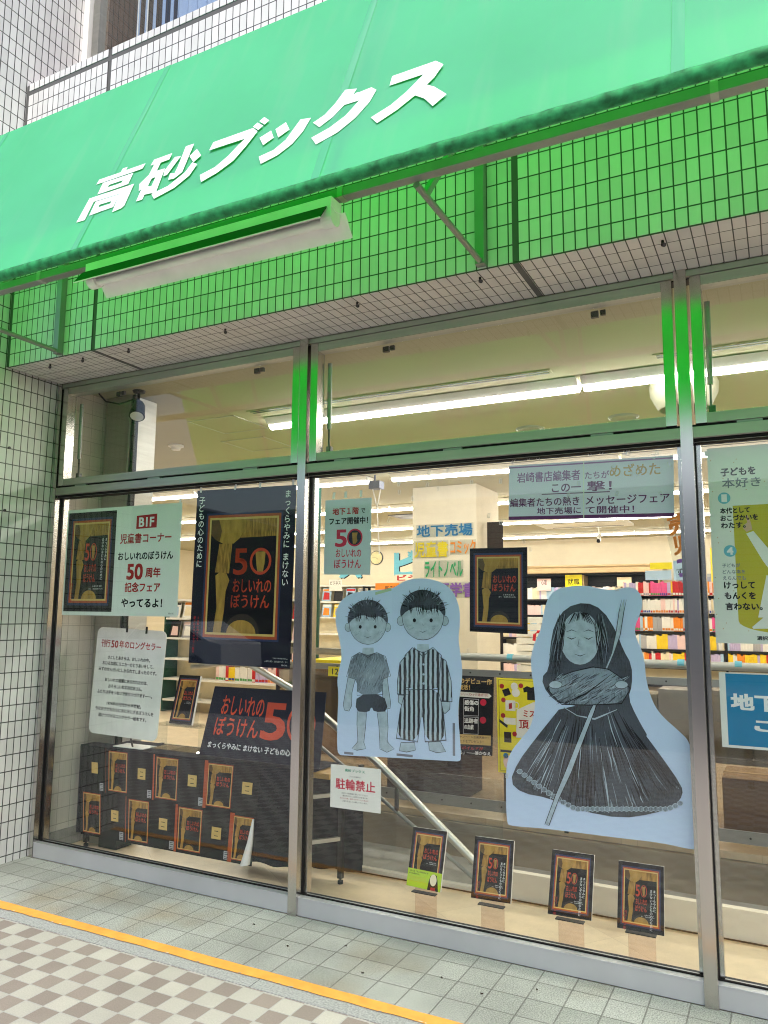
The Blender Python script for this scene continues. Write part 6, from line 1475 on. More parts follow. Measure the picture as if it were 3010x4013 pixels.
('charcoal_pale',[(3.657,1.223),(3.673,1.235),(3.690,1.244)],0.0029),
('charcoal_pale',[(3.518,1.269),(3.535,1.276),(3.553,1.287)],0.0024),
('ink',[(3.504,1.215),(3.520,1.228),(3.539,1.240)],0.0034),
('ink',[(3.572,1.171),(3.588,1.184),(3.606,1.198)],0.0019),
('charcoal',[(3.663,1.213),(3.679,1.226),(3.696,1.234)],0.0036),
('charcoal',[(3.694,1.218),(3.710,1.224),(3.727,1.237)],0.0022),
('charcoal_pale',[(3.436,1.256),(3.452,1.269),(3.471,1.281)],0.0020),
('ink',[(3.483,1.244),(3.500,1.255),(3.518,1.268)],0.0033),
('ink',[(3.421,1.188),(3.438,1.198),(3.457,1.208)],0.0034),
('charcoal_pale',[(3.389,1.173),(3.406,1.183),(3.424,1.192)],0.0032),
('charcoal',[(3.640,1.158),(3.656,1.168),(3.673,1.182)],0.0033),
('ink',[(3.579,1.217),(3.595,1.223),(3.612,1.230)],0.0028),
('ink',[(3.411,1.140),(3.427,1.148),(3.446,1.163)],0.0022),
('ink',[(3.679,1.263),(3.695,1.270),(3.713,1.281)],0.0020),
('charcoal_pale',[(3.569,1.167),(3.585,1.178),(3.603,1.189)],0.0019),
('charcoal',[(3.596,1.178),(3.612,1.187),(3.630,1.195)],0.0028),
('ink',[(3.533,1.217),(3.549,1.229),(3.567,1.244)],0.0035),
('charcoal_pale',[(3.520,1.191),(3.536,1.203),(3.554,1.211)],0.0028),
('charcoal',[(3.675,1.156),(3.691,1.163),(3.708,1.171)],0.0024),
('charcoal_pale',[(3.572,1.220),(3.588,1.228),(3.606,1.239)],0.0019),
('ink',[(3.589,1.193),(3.605,1.203),(3.623,1.218)],0.0022),
('ink',[(3.496,1.170),(3.513,1.182),(3.531,1.191)],0.0036),
('charcoal',[(3.404,1.225),(3.421,1.232),(3.439,1.242)],0.0025),
('charcoal_pale',[(3.497,1.185),(3.513,1.193),(3.532,1.201)],0.0027),
('charcoal',[(3.685,1.161),(3.701,1.172),(3.718,1.185)],0.0029),
('charcoal',[(3.521,1.253),(3.537,1.261),(3.555,1.275)],0.0029),
('ink',[(3.617,1.176),(3.633,1.182),(3.650,1.194)],0.0035),
('charcoal_pale',[(3.677,1.200),(3.693,1.209),(3.710,1.219)],0.0029),
('charcoal',[(3.545,1.249),(3.561,1.261),(3.580,1.277)],0.0029),
('charcoal',[(3.394,1.188),(3.411,1.194),(3.430,1.209)],0.0022),
('ink',[(3.522,1.267),(3.538,1.279),(3.556,1.289)],0.0019),
('ink',[(3.423,1.214),(3.439,1.220),(3.458,1.231)],0.0027),
('charcoal',[(3.545,1.255),(3.561,1.268),(3.579,1.277)],0.0035),
('charcoal',[(3.380,1.225),(3.397,1.232),(3.416,1.245)],0.0035),
('charcoal',[(3.665,1.202),(3.681,1.208),(3.699,1.217)],0.0023),
('charcoal',[(3.633,1.210),(3.649,1.219),(3.667,1.231)],0.0023),
('charcoal',[(3.586,1.203),(3.602,1.210),(3.620,1.226)],0.0035),
('charcoal_pale',[(3.512,1.160),(3.528,1.167),(3.547,1.176)],0.0021),
('charcoal_pale',[(3.667,1.198),(3.683,1.211),(3.701,1.227)],0.0031),
('ink',[(3.445,1.146),(3.462,1.158),(3.480,1.168)],0.0025),
('charcoal',[(3.604,1.162),(3.620,1.175),(3.638,1.183)],0.0018),
('charcoal',[(3.617,1.272),(3.633,1.280),(3.651,1.290)],0.0025),
('charcoal',[(3.415,1.196),(3.432,1.202),(3.450,1.211)],0.0025),
('charcoal',[(3.508,1.207),(3.524,1.219),(3.543,1.234)],0.0023),
('charcoal',[(3.482,1.261),(3.498,1.273),(3.517,1.283)],0.0023),
('charcoal_pale',[(3.640,1.241),(3.656,1.252),(3.674,1.260)],0.0028),
('ink',[(3.519,1.163),(3.536,1.170),(3.554,1.181)],0.0032),
('charcoal',[(3.412,1.228),(3.428,1.235),(3.447,1.251)],0.0030),
('charcoal',[(3.381,1.173),(3.398,1.184),(3.417,1.199)],0.0019),
('ink',[(3.538,1.259),(3.554,1.271),(3.572,1.281)],0.0020),
('ink',[(3.684,1.218),(3.700,1.225),(3.718,1.234)],0.0019),
('ink',[(3.634,1.214),(3.650,1.220),(3.667,1.229)],0.0027),
('charcoal',[(3.653,1.194),(3.668,1.201),(3.686,1.208)],0.0022),
('charcoal_pale',[(3.652,1.221),(3.668,1.228),(3.685,1.244)],0.0035),
('charcoal_pale',[(3.407,1.250),(3.424,1.261),(3.443,1.274)],0.0035),
('charcoal',[(3.458,1.212),(3.475,1.220),(3.493,1.237)],0.0018),
('ink',[(3.510,1.242),(3.527,1.250),(3.545,1.266)],0.0022),
('ink',[(3.527,1.195),(3.543,1.205),(3.561,1.213)],0.0019),
('charcoal_pale',[(3.504,1.211),(3.521,1.220),(3.539,1.235)],0.0021),
('charcoal_pale',[(3.526,1.206),(3.542,1.217),(3.560,1.232)],0.0031),
('charcoal',[(3.472,1.169),(3.489,1.181),(3.507,1.193)],0.0019),
('ink',[(3.591,1.146),(3.607,1.160),(3.625,1.172)],0.0034),
('charcoal',[(3.564,1.192),(3.580,1.199),(3.598,1.208)],0.0031),
('charcoal',[(3.661,1.232),(3.677,1.243),(3.695,1.260)],0.0025),
('ink',[(3.395,1.242),(3.411,1.254),(3.430,1.261)],0.0033),
('charcoal',[(3.573,1.212),(3.589,1.221),(3.607,1.232)],0.0028),
('charcoal',[(3.516,1.172),(3.532,1.180),(3.551,1.196)],0.0034),
('charcoal_pale',[(3.599,1.190),(3.615,1.203),(3.632,1.210)],0.0021),
('charcoal',[(3.466,1.269),(3.483,1.277),(3.501,1.287)],0.0030),
('charcoal',[(3.400,1.245),(3.417,1.258),(3.436,1.271)],0.0027),
('charcoal',[(3.432,1.248),(3.449,1.260),(3.467,1.269)],0.0032),
('charcoal_pale',[(3.474,1.246),(3.490,1.255),(3.509,1.266)],0.0022),
('charcoal',[(3.558,1.192),(3.574,1.203),(3.592,1.211)],0.0022),
('charcoal',[(3.453,1.207),(3.469,1.216),(3.488,1.227)],0.0032),
('charcoal_pale',[(3.484,1.225),(3.500,1.238),(3.519,1.248)],0.0034),
('charcoal',[(3.566,1.269),(3.582,1.277),(3.601,1.291)],0.0020),
('charcoal',[(3.693,1.178),(3.708,1.191),(3.726,1.203)],0.0027),
('charcoal_pale',[(3.635,1.262),(3.651,1.272),(3.669,1.288)],0.0028),
('ink',[(3.579,1.225),(3.595,1.231),(3.613,1.247)],0.0036),
('ink',[(3.661,1.207),(3.677,1.218),(3.694,1.227)],0.0019),
('charcoal',[(3.444,1.151),(3.460,1.157),(3.479,1.169)],0.0019),
('charcoal',[(3.486,1.264),(3.502,1.273),(3.521,1.286)],0.0024),
('charcoal_pale',[(3.710,1.257),(3.726,1.268),(3.743,1.280)],0.0021),
('ink',[(3.508,1.259),(3.524,1.268),(3.543,1.282)],0.0027),
('charcoal',[(3.703,1.164),(3.718,1.176),(3.736,1.187)],0.0020),
('charcoal_pale',[(3.538,1.162),(3.554,1.169),(3.572,1.183)],0.0022),
('charcoal_pale',[(3.414,1.208),(3.431,1.221),(3.450,1.231)],0.0031),
('charcoal_pale',[(3.606,1.240),(3.622,1.252),(3.640,1.266)],0.0025),
('charcoal_pale',[(3.564,1.268),(3.580,1.280),(3.598,1.292)],0.0021),
('ink',[(3.651,1.228),(3.666,1.235),(3.684,1.248)],0.0033),
('charcoal',[(3.376,1.172),(3.393,1.179),(3.412,1.194)],0.0035),
('charcoal',[(3.534,1.145),(3.550,1.153),(3.568,1.168)],0.0036),
('charcoal_pale',[(3.578,1.227),(3.595,1.235),(3.613,1.246)],0.0029),
('charcoal',[(3.422,1.152),(3.438,1.160),(3.457,1.176)],0.0022),
('charcoal',[(3.646,1.164),(3.662,1.177),(3.679,1.186)],0.0028),
('ink',[(3.658,1.174),(3.673,1.186),(3.691,1.197)],0.0030),
('charcoal_pale',[(3.411,1.158),(3.427,1.166),(3.446,1.182)],0.0028),
('charcoal_pale',[(3.526,1.201),(3.542,1.207),(3.560,1.222)],0.0034),
('charcoal_pale',[(3.426,1.247),(3.442,1.253),(3.461,1.262)],0.0024),
('ink',[(3.447,1.146),(3.549,1.196),(3.669,1.290)],0.0071),
('charcoal_pale',[(3.440,1.230),(3.436,1.221),(3.425,1.214),(3.409,1.211),(3.394,1.212),(3.382,1.218),(3.378,1.227),(3.383,1.237),(3.394,1.244),(3.410,1.247),(3.425,1.245),(3.437,1.239)]),
('charcoal',[(3.440,1.230),(3.436,1.221),(3.425,1.214),(3.409,1.211),(3.394,1.212),(3.382,1.218),(3.378,1.227),(3.383,1.237),(3.394,1.244),(3.410,1.247),(3.425,1.245),(3.437,1.239),(3.440,1.230)],0.0030),
('charcoal_pale',[(3.735,1.244),(3.731,1.236),(3.720,1.229),(3.706,1.226),(3.691,1.227),(3.681,1.233),(3.677,1.242),(3.682,1.251),(3.692,1.258),(3.707,1.261),(3.721,1.259),(3.731,1.253)]),
('charcoal',[(3.735,1.244),(3.731,1.236),(3.720,1.229),(3.706,1.226),(3.691,1.227),(3.681,1.233),(3.677,1.242),(3.682,1.251),(3.692,1.258),(3.707,1.261),(3.721,1.259),(3.731,1.253),(3.735,1.244)],0.0030),
('charcoal',[(3.438,1.137),(3.703,1.151),(3.776,1.066),(3.855,0.960),(3.941,0.836),(3.945,0.796),(3.910,0.746),(3.818,0.704),(3.688,0.670),(3.516,0.680),(3.366,0.720),(3.241,0.728),(3.183,0.772),(3.224,0.866),(3.309,0.978),(3.373,1.057)]),
('ink',[(3.494,0.953),(3.481,0.882),(3.470,0.816)],0.0035),
('ink',[(3.685,1.133),(3.726,1.046),(3.778,0.971)],0.0040),
('ink',[(3.503,0.990),(3.496,0.953),(3.489,0.907)],0.0037),
('ink',[(3.672,0.994),(3.692,0.940),(3.710,0.880)],0.0040),
('ink',[(3.466,1.018),(3.437,0.931),(3.412,0.838)],0.0046),
('ink',[(3.446,0.892),(3.423,0.799),(3.395,0.710)],0.0027),
('ink',[(3.764,0.953),(3.797,0.900),(3.825,0.851)],0.0042),
('ink',[(3.625,0.933),(3.635,0.889),(3.639,0.846)],0.0051),
('charcoal_pale',[(3.614,0.716),(3.619,0.700),(3.617,0.685)],0.0025),
('ink',[(3.565,0.729),(3.565,0.703),(3.565,0.680)],0.0027),
('ink',[(3.868,0.879),(3.890,0.847),(3.915,0.821)],0.0044),
('ink',[(3.738,0.914),(3.776,0.834),(3.809,0.760)],0.0047),
('charcoal_pale',[(3.380,0.731),(3.374,0.721),(3.375,0.717)],0.0055),
('ink',[(3.708,1.103),(3.733,1.056),(3.762,1.014)],0.0052),
('ink',[(3.725,0.983),(3.763,0.914),(3.793,0.848)],0.0053),
('ink',[(3.610,0.831),(3.617,0.761),(3.625,0.687)],0.0030),
('ink',[(3.739,1.068),(3.776,1.007),(3.823,0.948)],0.0045),
('ink',[(3.795,0.985),(3.843,0.926),(3.892,0.863)],0.0044),
('ink',[(3.547,1.069),(3.544,1.010),(3.542,0.953)],0.0037),
('charcoal_pale',[(3.395,0.889),(3.363,0.815),(3.333,0.739)],0.0030),
('ink',[(3.756,0.938),(3.777,0.895),(3.803,0.849)],0.0025),
('ink',[(3.760,0.838),(3.776,0.792),(3.797,0.753)],0.0038),
('charcoal_pale',[(3.684,1.020),(3.713,0.951),(3.741,0.875)],0.0025),
('ink',[(3.584,0.776),(3.590,0.735),(3.588,0.691)],0.0030),
('ink',[(3.342,0.856),(3.312,0.802),(3.290,0.755)],0.0027),
('ink',[(3.769,0.927),(3.799,0.879),(3.824,0.833)],0.0037),
('charcoal_mid',[(3.315,0.771),(3.306,0.757),(3.304,0.748)],0.0041),
('ink',[(3.578,0.794),(3.578,0.737),(3.582,0.681)],0.0046),
('ink',[(3.451,0.948),(3.426,0.850),(3.392,0.755)],0.0026),
('charcoal_mid',[(3.458,1.071),(3.436,1.016),(3.417,0.967)],0.0053),
('charcoal_mid',[(3.645,1.144),(3.674,1.052),(3.708,0.955)],0.0039),
('ink',[(3.413,0.982),(3.386,0.924),(3.364,0.873)],0.0041),
('ink',[(3.577,0.863),(3.578,0.808),(3.580,0.755)],0.0042),
('ink',[(3.749,0.982),(3.781,0.926),(3.814,0.872)],0.0054),
('charcoal_pale',[(3.601,1.007),(3.612,0.902),(3.627,0.793)],0.0030),
('ink',[(3.549,0.975),(3.549,0.870),(3.542,0.757)],0.0038),
('ink',[(3.734,1.020),(3.768,0.964),(3.797,0.915)],0.0043),
('ink',[(3.407,0.957),(3.370,0.881),(3.333,0.799)],0.0041),
('charcoal_mid',[(3.626,1.034),(3.642,0.930),(3.666,0.829)],0.0028),
('charcoal_pale',[(3.636,0.964),(3.650,0.916),(3.655,0.866)],0.0041),
('ink',[(3.455,0.961),(3.440,0.904),(3.421,0.850)],0.0030),
('charcoal_mid',[(3.384,1.020),(3.340,0.953),(3.290,0.875)],0.0030),
('ink',[(3.541,0.816),(3.536,0.751),(3.536,0.680)],0.0052),
('charcoal_mid',[(3.376,0.943),(3.349,0.887),(3.312,0.826)],0.0046),
('ink',[(3.551,0.928),(3.552,0.823),(3.546,0.716)],0.0054),
('ink',[(3.512,0.812),(3.510,0.746),(3.500,0.684)],0.0039),
('charcoal_pale',[(3.379,0.984),(3.356,0.941),(3.322,0.888)],0.0034),
('ink',[(3.741,0.839),(3.761,0.787),(3.779,0.744)],0.0048),
('ink',[(3.477,0.936),(3.454,0.848),(3.437,0.754)],0.0043),
('ink',[(3.684,1.067),(3.704,1.019),(3.726,0.973)],0.0038),
('ink',[(3.469,0.856),(3.456,0.809),(3.450,0.762)],0.0043),
('ink',[(3.896,0.823),(3.898,0.818),(3.901,0.816)],0.0030),
('ink',[(3.735,0.840),(3.757,0.791),(3.774,0.741)],0.0034),
('charcoal_pale',[(3.728,0.888),(3.744,0.846),(3.766,0.796)],0.0026),
('ink',[(3.404,0.738),(3.404,0.726),(3.396,0.710)],0.0027),
('ink',[(3.541,1.067),(3.535,0.992),(3.529,0.908)],0.0035),
('ink',[(3.754,0.839),(3.775,0.799),(3.789,0.755)],0.0037),
('ink',[(3.559,0.853),(3.564,0.801),(3.559,0.746)],0.0043),
('ink',[(3.509,0.864),(3.498,0.796),(3.493,0.728)],0.0053),
('ink',[(3.556,0.878),(3.556,0.787),(3.555,0.692)],0.0036),
('ink',[(3.729,0.810),(3.743,0.769),(3.756,0.732)],0.0042),
('ink',[(3.683,0.962),(3.704,0.900),(3.725,0.841)],0.0031),
('ink',[(3.498,0.933),(3.491,0.866),(3.476,0.791)],0.0047),
('charcoal_pale',[(3.630,0.692),(3.635,0.687),(3.631,0.688)],0.0038),
('ink',[(3.513,1.057),(3.503,0.973),(3.487,0.895)],0.0034),
('ink',[(3.344,0.760),(3.339,0.750),(3.333,0.735)],0.0045),
('ink',[(3.494,0.974),(3.482,0.888),(3.462,0.811)],0.0047),
('charcoal_mid',[(3.585,1.027),(3.588,0.957),(3.594,0.887)],0.0032),
('charcoal_mid',[(3.612,0.918),(3.626,0.815),(3.636,0.720)],0.0040),
('charcoal_pale',[(3.391,0.828),(3.370,0.776),(3.354,0.726)],0.0027),
('ink',[(3.501,1.076),(3.491,1.033),(3.483,0.988)],0.0043),
('charcoal_mid',[(3.398,0.872),(3.372,0.803),(3.341,0.731)],0.0044),
('charcoal_mid',[(3.331,0.780),(3.323,0.765),(3.314,0.743)],0.0030),
('ink',[(3.848,0.818),(3.857,0.810),(3.864,0.793)],0.0043),
('charcoal_pale',[(3.431,1.073),(3.408,1.032),(3.390,0.993)],0.0043),
('ink',[(3.294,0.815),(3.276,0.790),(3.264,0.767)],0.0040),
('ink',[(3.903,0.839),(3.910,0.831),(3.917,0.821)],0.0041),
('charcoal_pale',[(3.727,0.755),(3.736,0.736),(3.737,0.723)],0.0053),
('ink',[(3.797,0.806),(3.812,0.790),(3.818,0.765)],0.0033),
('ink',[(3.505,0.795),(3.502,0.745),(3.493,0.685)],0.0044),
('charcoal_mid',[(3.578,0.774),(3.578,0.730),(3.581,0.681)],0.0042),
('ink',[(3.524,0.831),(3.521,0.785),(3.517,0.739)],0.0049),
('charcoal_pale',[(3.391,0.990),(3.353,0.925),(3.311,0.852)],0.0054),
('ink',[(3.468,0.919),(3.444,0.835),(3.426,0.748)],0.0043),
('charcoal_pale',[(3.354,0.938),(3.311,0.859),(3.262,0.784)],0.0037),
('ink',[(3.455,0.858),(3.440,0.799),(3.425,0.733)],0.0039),
('ink',[(3.532,1.026),(3.520,0.920),(3.514,0.823)],0.0042),
('ink',[(3.326,0.860),(3.307,0.831),(3.287,0.793)],0.0032),
('ink',[(3.747,0.824),(3.765,0.780),(3.779,0.743)],0.0038),
('ink',[(3.760,1.037),(3.820,0.958),(3.879,0.888)],0.0031),
('ink',[(3.500,1.075),(3.485,0.989),(3.462,0.894)],0.0053),
('charcoal_pale',[(3.730,0.901),(3.748,0.857),(3.767,0.812)],0.0043),
('ink',[(3.711,1.020),(3.730,0.981),(3.752,0.936)],0.0056),
('ink',[(3.550,0.752),(3.551,0.714),(3.549,0.680)],0.0041),
('ink',[(3.601,1.005),(3.612,0.938),(3.615,0.870)],0.0049),
('charcoal_mid',[(3.664,0.927),(3.676,0.871),(3.692,0.819)],0.0053),
('charcoal_mid',[(3.351,0.941),(3.318,0.889),(3.291,0.842)],0.0030),
('ink',[(3.278,0.818),(3.268,0.795),(3.249,0.774)],0.0026),
('ink',[(3.605,0.966),(3.607,0.913),(3.617,0.864)],0.0027),
('ink',[(3.665,1.120),(3.704,1.029),(3.737,0.946)],0.0044),
('ink',[(3.510,0.936),(3.505,0.867),(3.493,0.801)],0.0048),
('charcoal_mid',[(3.708,0.764),(3.715,0.744),(3.721,0.716)],0.0040),
('ink',[(3.571,1.067),(3.574,1.017),(3.573,0.975)],0.0044),
('ink',[(3.880,0.804),(3.884,0.803),(3.880,0.803)],0.0055),
('ink',[(3.486,0.879),(3.476,0.818),(3.463,0.749)],0.0043),
('ink',[(3.536,1.060),(3.524,0.964),(3.520,0.875)],0.0036),
('charcoal_mid',[(3.770,0.831),(3.783,0.791),(3.805,0.758)],0.0036),
('charcoal_mid',[(3.930,0.822),(3.927,0.822),(3.931,0.822)],0.0055),
('ink',[(3.543,1.009),(3.540,0.918),(3.533,0.831)],0.0025),
('ink',[(3.818,0.964),(3.845,0.927),(3.879,0.890)],0.0043),
('ink',[(3.745,1.034),(3.784,0.968),(3.833,0.909)],0.0046),
('charcoal_pale',[(3.621,0.817),(3.631,0.749),(3.637,0.689)],0.0030),
('charcoal_mid',[(3.655,0.710),(3.655,0.705),(3.658,0.694)],0.0050),
('charcoal_pale',[(3.351,0.779),(3.337,0.755),(3.332,0.735)],0.0050),
('ink',[(3.463,1.087),(3.444,1.037),(3.429,0.997)],0.0047),
('ink',[(3.493,1.080),(3.476,0.990),(3.448,0.895)],0.0032),
('ink',[(3.567,0.693),(3.566,0.687),(3.567,0.680)],0.0052),
('ink',[(3.797,0.964),(3.839,0.908),(3.884,0.844)],0.0032),
('ink',[(3.601,0.896),(3.611,0.805),(3.619,0.714)],0.0031),
('ink',[(3.441,1.039),(3.422,0.987),(3.395,0.932)],0.0027),
('ink',[(3.517,1.068),(3.504,0.982),(3.491,0.887)],0.0036),
('ink',[(3.505,0.993),(3.488,0.892),(3.470,0.784)],0.0048),
('ink',[(3.700,1.101),(3.731,1.048),(3.757,1.003)],0.0048),
('ink',[(3.537,1.050),(3.535,1.006),(3.529,0.956)],0.0052),
('ink',[(3.808,0.932),(3.851,0.872),(3.893,0.811)],0.0038),
('charcoal_mid',[(3.456,1.045),(3.421,0.957),(3.387,0.861)],0.0051),
('ink',[(3.522,1.119),(3.507,1.026),(3.494,0.933)],0.0027),
('ink',[(3.543,0.830),(3.545,0.770),(3.539,0.718)],0.0039),
('ink',[(3.752,1.007),(3.776,0.973),(3.798,0.938)],0.0055),
('ink',[(3.383,0.815),(3.365,0.767),(3.349,0.728)],0.0051),
('ink',[(3.495,0.856),(3.490,0.808),(3.481,0.757)],0.0046),
('ink',[(3.551,0.750),(3.554,0.719),(3.550,0.680)],0.0028),
('ink',[(3.576,0.844),(3.574,0.777),(3.580,0.717)],0.0041),
('ink',[(3.512,0.987),(3.502,0.943),(3.500,0.903)],0.0046),
('ink',[(3.268,0.809),(3.260,0.795),(3.246,0.776)],0.0031),
('charcoal_mid',[(3.314,0.751),(3.313,0.745),(3.311,0.745)],0.0036),
('ink',[(3.527,1.078),(3.518,0.989),(3.505,0.897)],0.0042),
('charcoal_pale',[(3.363,0.965),(3.311,0.888),(3.266,0.816)],0.0040),
('charcoal_mid',[(3.623,0.819),(3.633,0.757),(3.640,0.690)],0.0038),
('ink',[(3.506,0.853),(3.500,0.769),(3.486,0.686)],0.0051),
('charcoal_mid',[(3.365,0.963),(3.339,0.910),(3.302,0.861)],0.0054),
('charcoal_mid',[(3.319,0.798),(3.307,0.772),(3.295,0.752)],0.0050),
('ink',[(3.753,1.044),(3.783,1.006),(3.805,0.973)],0.0052),
('charcoal_mid',[(3.642,0.746),(3.650,0.722),(3.650,0.692)],0.0048),
('ink',[(3.326,0.839),(3.301,0.797),(3.282,0.759)],0.0047),
('ink',[(3.435,0.833),(3.427,0.787),(3.411,0.741)],0.0043),
('ink',[(3.317,0.780),(3.306,0.762),(3.302,0.749)],0.0026),
('charcoal_mid',[(3.651,0.961),(3.666,0.893),(3.686,0.818)],0.0026),
('ink',[(3.530,0.863),(3.525,0.772),(3.518,0.682)],0.0037),
('charcoal_pale',[(3.770,0.775),(3.773,0.763),(3.782,0.745)],0.0043),
('charcoal_mid',[(3.467,0.986),(3.435,0.891),(3.410,0.789)],0.0040),
('charcoal_mid',[(3.735,0.776),(3.741,0.751),(3.751,0.729)],0.0055),
('charcoal_mid',[(3.695,0.729),(3.701,0.718),(3.700,0.708)],0.0047),
('charcoal_mid',[(3.918,0.827),(3.920,0.828),(3.923,0.821)],0.0050),
('charcoal_mid',[(3.369,0.865),(3.343,0.805),(3.313,0.744)],0.0048),
('ink',[(3.305,0.767),(3.300,0.755),(3.298,0.751)],0.0025),
('charcoal_mid',[(3.672,0.703),(3.671,0.699),(3.673,0.699)],0.0027),
('ink',[(3.651,0.994),(3.673,0.920),(3.689,0.848)],0.0045),
('ink',[(3.443,0.721),(3.439,0.704),(3.438,0.696)],0.0046),
('ink',[(3.519,0.937),(3.516,0.882),(3.508,0.835)],0.0049),
('ink',[(3.645,1.087),(3.664,1.025),(3.680,0.967)],0.0026),
('charcoal_pale',[(3.618,0.872),(3.627,0.805),(3.636,0.736)],0.0052),
('charcoal_pale',[(3.653,0.978),(3.660,0.925),(3.677,0.878)],0.0036),
('ink',[(3.505,1.084),(3.493,1.029),(3.483,0.972)],0.0051),
('ink',[(3.685,1.004),(3.699,0.961),(3.716,0.922)],0.0046),
('ink',[(3.724,0.912),(3.742,0.860),(3.768,0.802)],0.0047),
('ink',[(3.661,1.130),(3.676,1.087),(3.695,1.041)],0.0049),
('ink',[(3.680,1.021),(3.720,0.926),(3.753,0.831)],0.0031),
('charcoal_pale',[(3.371,0.867),(3.347,0.818),(3.331,0.780)],0.0052),
('ink',[(3.723,0.909),(3.742,0.857),(3.764,0.809)],0.0048),
('ink',[(3.495,0.886),(3.489,0.815),(3.474,0.749)],0.0027),
('ink',[(3.720,1.076),(3.754,1.016),(3.799,0.961)],0.0028),
('ink',[(3.707,1.042),(3.749,0.962),(3.794,0.882)],0.0030),
('ink',[(3.741,1.055),(3.791,0.986),(3.844,0.915)],0.0053),
('ink',[(3.479,0.921),(3.463,0.864),(3.457,0.815)],0.0029),
('charcoal_mid',[(3.653,0.817),(3.667,0.757),(3.675,0.700)],0.0033),
('ink',[(3.759,1.024),(3.778,0.991),(3.801,0.964)],0.0047),
('ink',[(3.665,1.038),(3.686,0.970),(3.711,0.897)],0.0043),
('ink',[(3.653,1.044),(3.672,0.969),(3.697,0.893)],0.0044),
('charcoal_mid',[(3.747,0.749),(3.747,0.741),(3.754,0.731)],0.0033),
('charcoal_pale',[(3.526,1.017),(3.514,0.904),(3.501,0.799)],0.0036),
('ink',[(3.391,0.980),(3.365,0.934),(3.346,0.898)],0.0031),
('ink',[(3.469,0.772),(3.459,0.732),(3.455,0.692)],0.0034),
('charcoal_mid',[(3.710,0.817),(3.724,0.770),(3.739,0.724)],0.0055),
('ink',[(3.445,1.048),(3.419,0.985),(3.395,0.930)],0.0036),
('charcoal_pale',[(3.642,1.110),(3.658,1.041),(3.681,0.974)],0.0050),
('ink',[(3.542,0.790),(3.537,0.730),(3.539,0.680)],0.0037),
('ink',[(3.736,0.920),(3.775,0.842),(3.808,0.768)],0.0053),
('ink',[(3.441,1.041),(3.408,0.973),(3.376,0.896)],0.0028),
('charcoal_mid',[(3.386,0.917),(3.360,0.874),(3.341,0.822)],0.0049),
('charcoal_mid',[(3.645,0.736),(3.646,0.712),(3.651,0.692)],0.0055),
('ink',[(3.762,1.018),(3.800,0.955),(3.849,0.898)],0.0046),
('ink',[(3.549,0.688),(3.546,0.679),(3.549,0.680)],0.0055),
('ink',[(3.467,0.985),(3.441,0.889),(3.414,0.794)],0.0055),
('ink',[(3.647,1.015),(3.662,0.944),(3.682,0.883)],0.0041),
('ink',[(3.747,0.929),(3.767,0.897),(3.781,0.859)],0.0030),
('charcoal_pale',[(3.392,0.761),(3.385,0.743),(3.377,0.716)],0.0033),
('ink',[(3.900,0.864),(3.919,0.842),(3.937,0.822)],0.0032),
('ink',[(3.375,0.815),(3.356,0.774),(3.342,0.731)],0.0038),
('ink',[(3.739,0.864),(3.755,0.828),(3.772,0.786)],0.0045),
('ink',[(3.808,0.930),(3.832,0.898),(3.857,0.861)],0.0055),
('ink',[(3.491,0.742),(3.488,0.711),(3.484,0.686)],0.0038),
('charcoal_mid',[(3.465,1.045),(3.434,0.962),(3.411,0.880)],0.0037),
('ink',[(3.470,0.735),(3.464,0.709),(3.463,0.690)],0.0033),
('ink',[(3.733,0.886),(3.763,0.816),(3.791,0.750)],0.0046),
('ink',[(3.547,0.859),(3.545,0.806),(3.544,0.761)],0.0029),
('ink',[(3.562,0.801),(3.559,0.736),(3.563,0.680)],0.0036),
('ink',[(3.744,0.937),(3.767,0.881),(3.800,0.828)],0.0047),
('ink',[(3.916,0.841),(3.927,0.836),(3.933,0.822)],0.0046),
('ink',[(3.526,0.815),(3.522,0.752),(3.517,0.682)],0.0033),
('charcoal_mid',[(3.393,0.750),(3.386,0.734),(3.382,0.715)],0.0032),
('charcoal_mid',[(3.569,1.005),(3.571,0.921),(3.572,0.840)],0.0028),
('ink',[(3.866,0.870),(3.887,0.848),(3.906,0.819)],0.0036),
('charcoal_mid',[(3.612,0.892),(3.616,0.837),(3.624,0.788)],0.0040),
('ink',[(3.513,1.007),(3.506,0.935),(3.492,0.857)],0.0048),
('ink',[(3.392,0.756),(3.390,0.734),(3.379,0.716)],0.0045),
('charcoal_mid',[(3.810,0.912),(3.844,0.855),(3.884,0.805)],0.0046),
('ink',[(3.807,0.876),(3.831,0.831),(3.860,0.790)],0.0037),
('ink',[(3.538,1.082),(3.528,1.018),(3.528,0.958)],0.0037),
('charcoal_pale',[(3.373,0.940),(3.348,0.884),(3.318,0.836)],0.0025),
('ink',[(3.337,0.902),(3.300,0.839),(3.258,0.770)],0.0043),
('charcoal_mid',[(3.334,0.813),(3.314,0.784),(3.301,0.749)],0.0055),
('ink',[(3.815,0.946),(3.862,0.892),(3.904,0.830)],0.0046),
('ink',[(3.482,0.845),(3.474,0.773),(3.456,0.694)],0.0047),
('ink',[(3.487,1.057),(3.475,0.994),(3.455,0.935)],0.0055),
('ink',[(3.461,0.867),(3.451,0.829),(3.443,0.789)],0.0034),
('ink',[(3.502,0.952),(3.484,0.844),(3.468,0.731)],0.0054),
('ink',[(3.775,0.840),(3.798,0.798),(3.813,0.762)],0.0026),
('ink',[(3.716,1.038),(3.742,0.981),(3.776,0.924)],0.0031),
('charcoal_mid',[(3.563,1.052),(3.561,0.965),(3.563,0.888)],0.0043),
